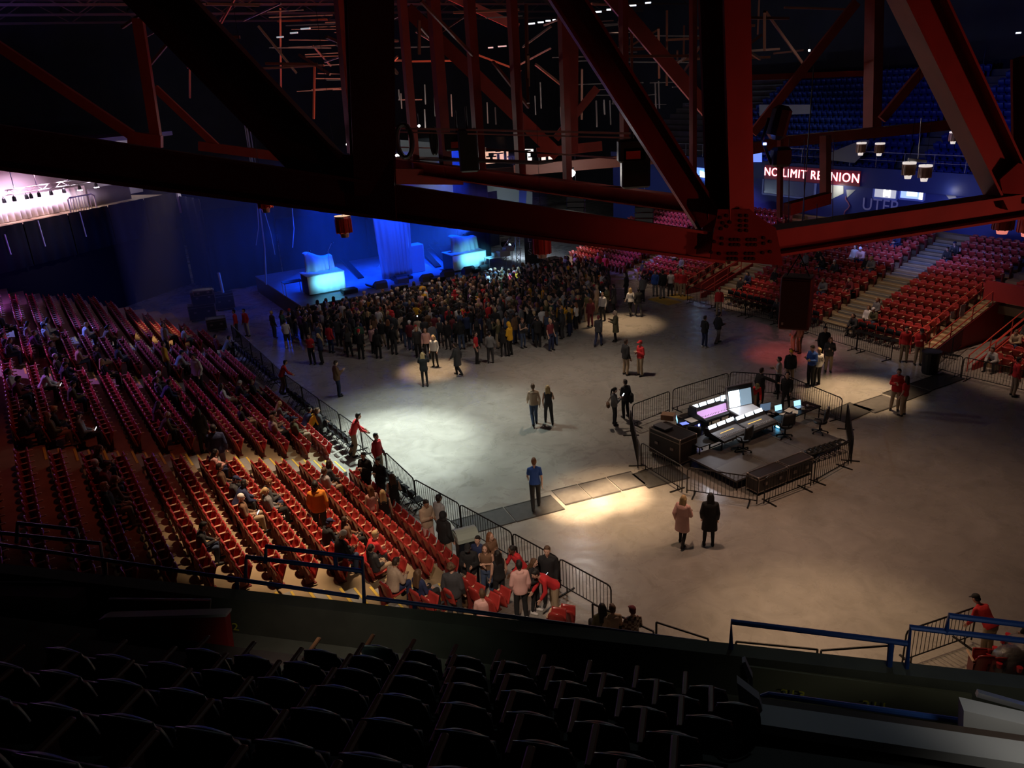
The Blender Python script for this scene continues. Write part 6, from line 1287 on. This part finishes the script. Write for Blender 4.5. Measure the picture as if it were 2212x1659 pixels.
# ---------------------------------------------------------------- people in the stands
def nearest_seat(x, y, h, st):
    best = None
    for s in SEATS:
        if s[2] != st or (s[2], s[3], s[4], s[5]) in OCC: continue
        fw = Matrix.Rotation(s[1], 3, 'Z') @ V3(0, .2, 0); px, py = proj(s[0] + fw + Vector((0, 0, h))); e = (px - x) ** 2 + (py - y) ** 2
        if best is None or e < best[0]: best = (e, s)
    return best[1]
DK = ['black', 'charcoal', 'navy', 'olive', 'black', 'grey', 'maroon', 'brown', 'black', 'charcoal']
HCL = ['black', 'dark brown', 'brown', 'black', 'dark brown', 'auburn', 'blond']
LSEATED = [(15, 705), (40, 722, 'pink'), (70, 738, 'purple'), (85, 732, 'white'), (102, 716, 'white'), (118, 712, 'grey'), (186, 716, 'white'), (212, 732), (5, 748), (32, 762), (132, 770), (172, 770, 'beige'), (118, 802), (148, 788), (152, 806), (36, 832, 'white'), (62, 842), (112, 822, 'white'), (236, 782), (246, 776, 'grey'), (222, 800), (330, 838, 'charcoal'), (350, 850), (342, 858, 'grey'), (146, 862, 'olive'), (370, 718, 'pale grey'), (394, 727, 'pale grey'), (380, 792, 'pale grey'), (496, 852, 'white'), (516, 848), (541, 850), (25, 932), (62, 936), (116, 930), (128, 944), (172, 946), (326, 908), (346, 926, 'olive'), (512, 908), (576, 926, 'brown'), (592, 936, 'beige'), (598, 890, 'grey'), (650, 918), (640, 942), (186, 1012), (200, 1042), (216, 1052), (226, 1072), (236, 1088), (446, 1020, 'pink'), (470, 1048, 'brown'), (494, 1066), (512, 1074), (522, 1106, 'brown'), (552, 1092, 'charcoal'), (582, 1102), (456, 1152, 'charcoal'), (684, 1040, 'charcoal'), (692, 1050, 'pale grey'), (716, 1148, 'black'), (746, 1168, 'brown'), (754, 1194, 'black'), (782, 1212, 'red'), (802, 1236, 'charcoal'), (772, 1302, 'beige'), (808, 1316, 'navy')]
seated = []
for i, e in enumerate(LSEATED):
    s = nearest_seat(e[0], e[1], .72, 'left'); OCC.add((s[2], s[3], s[4], s[5])); seated.append((s, e[2] if len(e) > 2 else DK[i % 10], i))
RSEATED = [(1868, 675, 'white'), (1882, 679), (1864, 641), (1881, 647, 'grey'), (1938, 528), (1946, 519), (2030, 527), (2044, 530), (1848, 552, 'white'), (1856, 555, 'pink'), (1870, 572), (1882, 574, 'grey'), (2079, 752, 'pale grey'), (2196, 706), (2182, 712, 'khaki'), (1733, 566), (1779, 575), (1806, 579), (1667, 604), (1602, 588, 'navy'), (1595, 590), (1772, 626, 'grey'), (1396, 588), (1391, 584), (1460, 560, 'pale grey'), (1470, 566), (1771, 556), (1848, 668)]
for i, e in enumerate(RSEATED):
    s = nearest_seat(e[0], e[1], .72, 'right'); OCC.add((s[2], s[3], s[4], s[5])); seated.append((s, e[2] if len(e) > 2 else DK[(i * 3) % 10], i + 100))
byrow = {}
for s, c, i in seated: byrow.setdefault((s[2], s[4]), []).append((s, c, i))
for (st, k), lst in byrow.items():
    lst.sort(key=lambda q: proj(q[0][0])[0 if st == 'right' else 1])
    for n, (s, c, i) in enumerate(lst):
        pose = ['sit', 'sitphone', 'sitlean', 'sit', 'sitphone'][i % 5]; hr = ['short', 'long', 'short', 'cap', 'long', 'beanie', 'short', 'tail'][i % 8]; top = ['hoodie', 'jacket', 'shirt'][i % 3]
        hcol = ['black', 'white', 'charcoal', 'navy'][i % 4] if hr in ('cap', 'beanie') else HCL[i % 7]; dn = dict(cap=' and cap', beanie=' and beanie', long=' and long hair', tail=' and tied hair').get(hr, '')
        lab = 'seated person, %s %s%s, %s row, %s stand, %s from %s' % (c, top, dn, nth(k + 1), st, nth(n + 1), 'stage end' if st == 'left' else 'left')
        person(s[0], math.degrees(s[1]) + random.uniform(-14, 14), pose, top, c, 'trousers', ['black', 'denim', 'charcoal', 'khaki', 'navy'][i % 5], hr, hcol, lab, sc=random.uniform(.95, 1.06), skin='lml'[i % 3], phone=(i in (35, 53, 17)), shoes=['white', 'black', 'charcoal'][i % 3])
STANDING = [(405, 800, 'hoodie', 'white', 'trousers', 'black', 'short', 'black', 150, 'person in white hoodie standing tall among the left seats', 1.10, 1.1), (328, 735, 'jacket', 'brown', 'trousers', 'black', 'short', 'brown', -60, 'person in brown jacket standing among the left seats near the blue light', 1.0, 1.0), (347, 775, 'hoodie', 'yellow', 'trousers', 'charcoal', 'short', 'brown', -60, 'person in mustard hoodie standing among the left seats near blue light', 1.0, 1.0), (452, 965, 'jacket', 'navy', 'trousers', 'grey', 'short', 'black', 20, 'person in navy jacket standing on the left aisle steps', 1.08, 1.1), (437, 945, 'hoodie', 'black', 'trousers', 'black', 'long', 'black', 0, 'person in black standing beside the navy jacket on aisle steps', 1.0, 1.0), (660, 1110, 'hoodie', 'orange', 'trousers', 'charcoal', 'short', 'black', 10, 'person in orange hoodie standing between the lit red seat rows', 1.06, 1.06), (986, 1305, 'jacket', 'charcoal', 'trousers', 'charcoal', 'curly', 'brown', -10, 'person in charcoal jacket standing by the yellow edged steps', 1.06, 1.06)]
for x, y, top, tc, bot, bc, hr, hcol, hd, lab, sc, wd in STANDING:
    s = nearest_seat(x, y, .95, 'left') if y < 1290 else None; p = (s[0] + Matrix.Rotation(s[1], 3, 'Z') @ V3(0, .52, 0)) if s else pix(x, 1345, .3); person(p, hd, 'stand', top, tc, bot, bc, hr, hcol, lab, sc=sc, wide=wd)
for i, (x, y, tc, hcol, lab) in enumerate([(665, 948, 'yellow', 'dark brown', 'person in yellow hoodie on a folding chair before left stand'), (688, 945, 'charcoal', 'brown', 'person in charcoal beside the yellow hoodie on folding chairs'), (1666, 700, 'charcoal', 'brown', 'seated person in charcoal behind right barrier by hanging box'), (468, 772, 'maroon', 'black', 'seated person in maroon before the left stand near the crowd'), (483, 775, 'grey', 'black', 'seated person in grey before the left stand near the crowd')]):
    person(pix(x, y) if x < 1000 else F(31.0, RV0 + .25), -58 if x < 1000 else 120, ['sitlean', 'sit'][i % 2], 'hoodie', tc, 'trousers', 'black', 'short', hcol, lab)
for x, y, tc, hr, hcol, lab in [(1050, 1352, 'pink', 'short', 'brown', 'person in pink hoodie slumped at the balcony edge below the rail'), (1370, 1392, 'maroon', 'cap', 'maroon', 'person in plaid shirt and cap at the parapet edge below right rail'), (1305, 1385, 'olive', 'long', 'black', 'person with dark hair left of the plaid shirt at the parapet'), (1327, 1388, 'beige', 'short', 'brown', 'pale topped person left of the plaid shirt at the parapet')]:
    person(pix(x, y + 22, .3), 10, 'sit', 'shirt', tc, 'trousers', 'black', hr, hcol, lab)
PLAID = bpy.data.materials.new('plaid_shirt'); PLAID.use_nodes = True; _nt = PLAID.node_tree; _b = _nt.nodes['Principled BSDF']; _tc = _nt.nodes.new('ShaderNodeTexCoord'); _ck = _nt.nodes.new('ShaderNodeTexChecker'); _ck.inputs['Scale'].default_value = 14
_ck.inputs['Color1'].default_value = (.45, .36, .30, 1); _ck.inputs['Color2'].default_value = (.10, .03, .03, 1); _nt.links.new(_tc.outputs['Object'], _ck.inputs['Vector']); _nt.links.new(_ck.outputs['Color'], _b.inputs['Base Color'])
for o in bpy.data.objects:
    if o.get('label', '').startswith('person in plaid'):
        for ch in o.children:
            if ch.name.startswith('shirt'): setm(ch, PLAID)
# ---------------------------------------------------------------- the standing crowd
poly = [(545, 705), (600, 735), (640, 742), (720, 770), (790, 778), (870, 772), (960, 760), (1000, 757), (1105, 752), (1190, 760), (1240, 725), (1275, 690), (1310, 660), (1318, 630), (1290, 612), (1262, 600), (1160, 595), (1120, 606), (1000, 632), (880, 655), (760, 672), (655, 690), (600, 690)]
PG = [Vector(pix(x, y)) for x, y in poly]
def inside(p):
    c = False; j = len(PG) - 1
    for i in range(len(PG)):
        a, b = PG[i], PG[j]
        if (a.y > p.y) != (b.y > p.y) and p.x < (b.x - a.x) * (p.y - a.y) / (b.y - a.y) + a.x: c = not c
        j = i
    return c
rs = random.Random(21); pts = []; xs = [p.x for p in PG]; ys = [p.y for p in PG]; keep = [pix(f[0], f[1]) for f in FLOOR]
for _ in range(60000):
    p = Vector((rs.uniform(min(xs), max(xs)), rs.uniform(min(ys), max(ys)), 0))
    if not inside(p): continue
    u, v = Fuv(p); 
    if u > 48.0: continue
    x, y = proj(p); dens = .50 if y < 715 else .50 + (y - 715) * .006
    if all((p - q).length > dens for q in pts) and all((p - q).length > .5 for q in keep): pts.append(p)
    if len(pts) >= 640: break
pts.sort(key=lambda p: p.y); nfree = max(60, 300 - NPEOPLE[0])
TOPC = ['black'] * 11 + ['charcoal'] * 8 + ['navy', 'navy', 'olive', 'olive', 'grey', 'grey', 'maroon', 'brown', 'brown', 'green', 'denim', 'beige', 'pale grey', 'white', 'yellow', 'red', 'purple', 'pink']
crowd = []
for p in pts:
    pose = rs.choice(['stand', 'stand', 'crossed', 'phone', 'stand', 'raised', 'stand']); hr = rs.choice(['short', 'short', 'short', 'long', 'long', 'tail', 'cap', 'beanie', 'curly', 'hood', 'bun']); top = rs.choice(['hoodie', 'jacket', 'shirt', 'tee', 'jacket', 'tank'])
    tc = rs.choice(TOPC); hcol = rs.choice(['black', 'black', 'dark brown', 'brown', 'auburn', 'blond']) if hr not in ('cap', 'beanie', 'hood') else rs.choice(['black', 'charcoal', 'white', 'red', 'olive', 'grey', 'beige'])
    if hr == 'hood': hcol, top = tc, 'hoodie'
    st = F(49, 21.5); d = st - p; hd = math.degrees(math.atan2(d.y, d.x)) - 90 + rs.uniform(-35, 35) + (180 if rs.random() < .08 else 0)
    crowd.append((p, hd, pose, top, tc, rs.choice(['black', 'denim', 'charcoal', 'khaki', 'navy']), hr, hcol, rs.uniform(.92, 1.06), rs.choice('llmmd')))
front = crowd[:nfree]; ranks = [front[i:i + 22] for i in range(0, len(front), 22)]
TN = dict(tee='t-shirt', tank='sleeveless top'); HN = dict(long='long %s hair', tail='tied %s hair', bun='a %s bun', curly='curly %s hair', short='short %s hair', cap='a %s cap', beanie='a %s beanie', hood='a %s hood')
for ri, rk in enumerate(ranks):
    rk.sort(key=lambda q: proj(q[0])[0])
    for n, (p, hd, pose, top, tc, bc, hr, hcol, sc, sk) in enumerate(rk):
        lab = 'crowd member, %s %s, %s, %s from left in %s rear line' % (tc, TN.get(top, top), HN[hr] % hcol, nth(n + 1), nth(ri + 1))
        person(p, hd, pose, top, tc, 'trousers' if top != 'tank' else 'leggings', bc, hr, hcol, lab, sc=sc, skin=sk, group='people standing in the crowd', simple=ri > 2, phone=(ri < 4 and n in (7, 15) and pose == 'phone'))
items = []; allm = [*SK.values(), *CM.values(), *HC.values(), EYE, LIP]
for p, hd, pose, top, tc, bc, hr, hcol, sc, sk in crowd[nfree:]:
    M = Matrix.Translation(p) @ Matrix.Rotation(R(hd), 4, 'Z') @ Matrix.Scale(sc, 4)
    b, t, bt, h = get_body(pose, True), get_top(pose, top, True), get_bottom(pose, 'trousers', True), get_hair(hr, True)
    items.append(([b], M, {b.name: [SK[sk].name, EYE.name, LIP.name]})); items.append(([t], M, {t.name: [CM[tc].name]})); items.append(([bt], M, {bt.name: [CM[bc].name]}))
    hm = (HC.get(hcol) if hr not in ('cap', 'beanie', 'hood') else None) or CM.get(hcol) or HC['black']; items.append(([h], M @ get_skel(pose)['HM'], {h.name: [hm.name]}))
o = merged('crowd', items, allm); tag(o, 'dense crowd of standing people packed before the blue stage', 'crowd', None, 'stuff')
print('PEOPLE', NPEOPLE[0], 'crowd pts', len(pts))
finish_seats()
# ================================================================ light
W = bpy.data.worlds.new('hall_dark'); SC.world = W; W.use_nodes = True; W.node_tree.nodes['Background'].inputs['Color'].default_value = (.05, .045, .06, 1); W.node_tree.nodes['Background'].inputs['Strength'].default_value = .02
def spot(name, loc, tgt, e, col, deg, blend=.6, r=.25):
    l = bpy.data.lights.new(name, 'SPOT'); l.energy = e; l.color = col; l.spot_size = R(deg); l.spot_blend = blend; l.shadow_soft_size = r
    o = link(name, l, None, loc); d = Vector(tgt) - Vector(loc); o.rotation_euler = d.to_track_quat('-Z', 'Y').to_euler(); return o
def point(name, loc, e, col, r=.3):
    l = bpy.data.lights.new(name, 'POINT'); l.energy = e; l.color = col; l.shadow_soft_size = r; return link(name, l, None, loc)
def area(name, loc, tgt, e, col, sx, sy):
    l = bpy.data.lights.new(name, 'AREA'); l.shape = 'RECTANGLE'; l.size = sx; l.size_y = sy; l.energy = e; l.color = col
    o = link(name, l, None, loc); d = Vector(tgt) - Vector(loc); o.rotation_euler = d.to_track_quat('-Z', 'Y').to_euler(); return o
WARM = (1, .66, .37); COOL = (.86, 1.0, .90); RED = (1, .13, .09); BLUE = (.0, .055, 1); PURP = (.45, .10, 1)
def over(x, y, h=18, dx=0, dy=0): p = pix(x, y); return Vector((p.x + dx, p.y + dy, h)), p
# house spots above the floor
for nm, x, y, e, col, deg, h, dx, dy in [
    ('cool_house', 930, 920, 4600, COOL, 46, 19, 0, 6), ('cool_house_core', 850, 955, 14000, COOL, 28, 19, 0, 8), ('cool_house_b', 1040, 1060, 1500, COOL, 30, 19, 0, 6),
    ('warm_house_a', 935, 800, 6500, WARM, 13, 19, 0, 3), ('warm_house_b', 1252, 1092, 24000, WARM, 8.5, 19, 2, 6), ('warm_house_b3', 1335, 1070, 24000, WARM, 8.5, 19, 2, 6), ('warm_house_b2', 1330, 1085, 5500, WARM, 20, 19, 2, 6),
    ('warm_house_c', 1345, 700, 5200, WARM, 17, 19, 0, 3), ('warm_house_d', 1850, 850, 8500, WARM, 17, 19, 0, 3),
    ('warm_house_e', 1810, 1400, 2300, WARM, 30, 19, 0, 9), ('warm_house_f', 1850, 1100, 1350, (1, .58, .38), 70, 19, 0, 2), ('warm_house_g', 1250, 850, 1800, (1, .74, .53), 62, 19, 0, 2), ('warm_house_h', 950, 690, 1100, (1, .74, .58), 50, 19, 0, 2),
    ('warm_house_i', 1650, 950, 900, WARM, 25, 19, 0, 4), ('warm_house_j', 1500, 1250, 1700, (1, .62, .42), 56, 19, 0, 5)]:
    rad = h * math.tan(R(deg / 2)); hh = 9.6; a, b = over(x, y, hh, dx * .45, dy * .45); dd = (a - b).length; spot(nm, a, b, e * (hh / h) ** 2 * .92, col, math.degrees(2 * math.atan(rad / dd)), .9, .2)
# spots over the stands
for nm, p, e, col, deg in [('stand_warm_a', L(20.7, 5.2, 1.6), 6200, (1, .68, .42), 28), ('stand_warm_b', L(25.5, 6.2, 1.2), 4200, (1, .66, .42), 24), ('stand_warm_c', L(30.5, 7.0, 1), 900, (1, .66, .42), 20), ('stand_warm_d', L(48.5, 6.3, 1), 5000, (1, .62, .30), 12), ('stand_red_e', L(26, .5, 3), 220, (1, .16, .10), 44)]:
    spot(nm, p + Vector((3, 3, 17)), p, e, col, deg, .9, .3)
spot('stand_purple', L(46, -8, 14), L(37, -1, 3.2), 3600, (.55, .20, .95), 36, .9); spot('stand_blue', L(50, -8, 13.5), L(45.0, 1.0, 3), 4600, (.16, .20, 1), 34, .8); spot('stand_blue_far', L(54, -8, 13), L(50, -1, 4), 1500, (.2, .3, 1), 40, .8)
# red wash from the far right over steel and right stand
spot('red_wash_steel', Vector((24, 9, 6.5)), pdep(2000, 360, 17), 540, RED, 40, 1, .5); spot('red_wash_left', Vector((16, 9, 5.0)), pdep(1000, 380, 15), 26, RED, 80, .9, .5); spot('red_wash_far', F(40, 30, 3), F(34, 22, 12), 210, RED, 90, .9, .5); spot('red_wash_joint', Vector((14, 4, 8)), pdep(1640, 500, 15), 120, RED, 26, 1, .3); spot('roof_glow', F(40, 20, 6), F(44, 20, 20), 2600, (1, .22, .11), 125, .9); spot('roof_blue', F(50, -2, 9), F(58, -8, 22), 2200, (.15, .15, 1), 110, .9)  # the two roof spots are added uplights for the dark steel
spot('right_stand_warm', F(24, 31, 19), F(24.5, 38.5, 1.5), 1500, (1, .66, .48), 40, .9, .12); spot('right_stand_warm_b', F(23.2, 33, 19), F(23.2, 37.4, 1), 1400, (1, .60, .42), 10, .9, .12); spot('right_stand_warm_c', F(34, 32, 19), F(34.8, 37.2, .6), 1700, (1, .62, .40), 14, .9, .12)
spot('right_stand_warm_d', F(40, 31, 19), F(41, 38.5, 1.5), 1100, (1, .66, .48), 34, .9, .12); spot('right_near_warm', F(17, 32, 19), F(17, 37.5, 1), 1500, (1, .64, .44), 26, .9, .12); spot('floor_red', F(26, 22, 15), pix(1690, 765), 1500, (1, .10, .08), 14, .9, .12)
spot('far_seats_blue', F(55, 22, 8), F(45, 38.5, 2), 3500, (.3, .2, 1), 22, .8); spot('far_seats_lavender', F(53, 30, 9), F(47.5, 44.5, 3.6), 3200, (.35, .28, 1), 22, .8); spot('far_seats_orange', F(56, 30, 14), F(52, 37, 1), 2200, (1, .42, .22), 16, .9)
# stage
for nm, a, b, e, col, deg in [('stage_wash_a', F(52, 16, 11), F(55, 18, 1), 11000, BLUE, 50), ('stage_wash_b', F(52, 27, 11), F(55, 25, 1), 11000, BLUE, 50), ('stage_wash_c', F(48, 21, 12), F(54, 21, 2), 6000, BLUE, 44),
    ('riser_key_left', pix(709, 634, 1.2) - FU * 3.4 + Vector((0, 0, 2.0)), pix(709, 625, 1.2) + Vector((0, 0, .5)), 520, (.16, .70, 1), 46), ('riser_key_right', pix(1016, 583, 1.2) - FU * 3.4 + Vector((0, 0, 2.0)), pix(1016, 575, 1.2) + Vector((0, 0, .5)), 520, (.16, .70, 1), 46), ('side_lamps', F(56.2, 29.6, 3.4), F(55, 20, 2.2), 5000, (.02, .12, 1), 60), ('table_key', F(46.3, 27.2, 6.5), pix(1085, 580, 1.9), 1500, (.35, .7, 1), 34), ('stage_wash_d', F(50, 13.5, 10), F(57, 12, 1), 220, BLUE, 60)]:
    spot(nm, a, b, e, col, deg, .8)
point('backdrop_blue', F(60, 15, 4), 60, BLUE, .6); point('left_corner_purple', cc(-3, -3.5, 4.5), 110, PURP, .5)
# concourse room behind the corner drape
for t in [cpx(x, 440, 2.5)[0] for x in (-10, 35, 90, 130)]: spot('corner_par', cc(t, 1.4, 9.4), cc(t, 3.4, 8.2), 420, (1, .72, 1), 80, .7, .1)
point('corner_pink', cc(cpx(90, 420, 2)[0], 1.6, 10.0), 70, (1, .45, .60), .5); point('corner_fill', cc(cpx(300, 400, 4)[0], 4, 9.5), 40, (.8, .8, 1), .4); point('corner_end', cc(clen - .3, -1.6, 7.6), 14, (.95, .85, 1), .2); spot('corner_battens', cc(4, -6, 9), cc(4.5, 0, 6.4), 160, (.9, .85, 1), 60, .9)  # the end point before the drape is an added light on the leaning post
# upper deck blue, far screen and concourse fill; added fills on stair and aisle walls
spot('deck_blue', F(24, 31, 13.2), F(24, 54, 10.3), 420, (.05, .12, 1), 84, .8); point('stairwell_lamp', pv(1800, 408, VW - .7), 9, (1, .96, .88), .2); point('stairwell_lamp_right', pv(2045, 415, VW - .7), 4, (1, .95, .85), .2); spot('cross_aisle_lamp', F(30, VW + 1, 13), pv(1695, 240, VW + 3.4), 260, (1, .92, .9), 40, .9); area('suite_fill', F(28, 42, 4.0), F(28, 48, 5), 35, (.25, .32, 1), 6, 1); spot('screen_fill', F(58, 26, 13), pu(1000, 400, 65), 800, (.85, 1, .92), 44, .9); spot('concourse_fill', F(66, 28, 13.5), pu(930, 340, 72), 170, (.9, 1, .95), 60, .9)
for x in (962, 1002, 1046): spot('screen_streak', pu(x, 445, 64.6) - FU * .25, pu(x, 395, 64.8), 60, (.1, .2, 1), 26, .7, .05)
# faint light on the balcony: added spots that bring out chair rims and stair box
spot('balcony_spill', Vector((7, 16, 17)), N(1.5, 5, 9), 85, (.75, .95, 1), 60, .9, .12); spot('rail_blue', N(9, 13, 10), N(5.0, 9.3, 6.8), 22, (.1, .25, 1), 40, .9); spot('walkway_glow', N(3.4, 6.3, 8.6), N(3.6, 8.9, 6.0), 13, (1, .97, .80), 110, 1); spot('walkway_glow_left', N(-4.6, 6.5, 8.3), N(-4.9, 8.9, 6.3), 12, (.9, 1, .8), 90, 1); spot('stairbox_glow', N(-5.3, 6.95, 7.7), N(-5.4, 7.9, 6.4), 5, (1, .45, .38), 85, 1); spot('near_corner_fill', Vector((-1.5, 11.5, 9.5)), pix(1060, 1255), 700, (1, .76, .58), 44, 1)
# mixing desk work light
spot('desk_glow', F(21.2, 21.5, 2.6), F(20, 21.5, .8), 30, (.9, .9, 1), 120, .9, .2)
# haze round the stage
m = MB(); m.prism([F(48.6, 4, .02), F(48.6, 32, .02), F(62.3, 32, .02), F(62.3, 11, .02), F(57, 4, .02)], (0, 0, 10)); hz = m.build('stage_haze', None) if False else None
hm = bpy.data.materials.new('stage_haze'); hm.use_nodes = True; nt = hm.node_tree; nt.nodes.remove(nt.nodes['Principled BSDF']); vs = nt.nodes.new('ShaderNodeVolumeScatter'); vs.inputs['Color'].default_value = (.8, .85, 1, 1); vs.inputs['Density'].default_value = .010; vs.inputs['Anisotropy'].default_value = .2
nt.links.new(vs.outputs['Volume'], nt.nodes['Material Output'].inputs['Volume']); m2 = MB(); m2.v, m2.f, m2.mi = m.v, m.f, m.mi; hz = m2.build('stage_haze', hm); tag(hz, 'thin blue haze hanging over the stage', 'haze', None, 'stuff')
# lettering becomes plain mesh
dg = bpy.context.evaluated_depsgraph_get()
for o in [q for q in bpy.data.objects if q.type == 'FONT']:
    me = bpy.data.meshes.new_from_object(o.evaluated_get(dg)); nm, par, mw, ml = o.name, o.parent, o.matrix_world.copy(), o.matrix_local.copy(); pr = {k: o[k] for k in ('label', 'category', 'group') if k in o}
    bpy.data.objects.remove(o); q = link(nm, me, par)
    if par: q.matrix_local = ml
    else: q.matrix_world = mw
    for k, v in pr.items(): q[k] = v
# ---------------------------------------------------------------- camera
cd = bpy.data.cameras.new('camera'); cam = link('camera', cd); cam.location = (0, 0, CH); cam.rotation_euler = CR.to_euler(); cd.sensor_fit = 'HORIZONTAL'; cd.sensor_width = 36; cd.lens = FPX / 2212 * 36; cd.clip_start = .1; cd.clip_end = 400
SC.camera = cam
SC.view_settings.view_transform = 'Standard'; SC.view_settings.look = 'None'; SC.view_settings.gamma = 1; SC.view_settings.use_curve_mapping = False; SC.view_settings.exposure = 1.62
SC.cycles.adaptive_threshold = .03; SC.cycles.max_bounces = 4; SC.cycles.diffuse_bounces = 2; SC.cycles.glossy_bounces = 2; SC.cycles.volume_bounces = 0; SC.cycles.sample_clamp_indirect = 4; SC.cycles.use_denoising = True; SC.cycles.caustics_reflective = False; SC.cycles.caustics_refractive = False
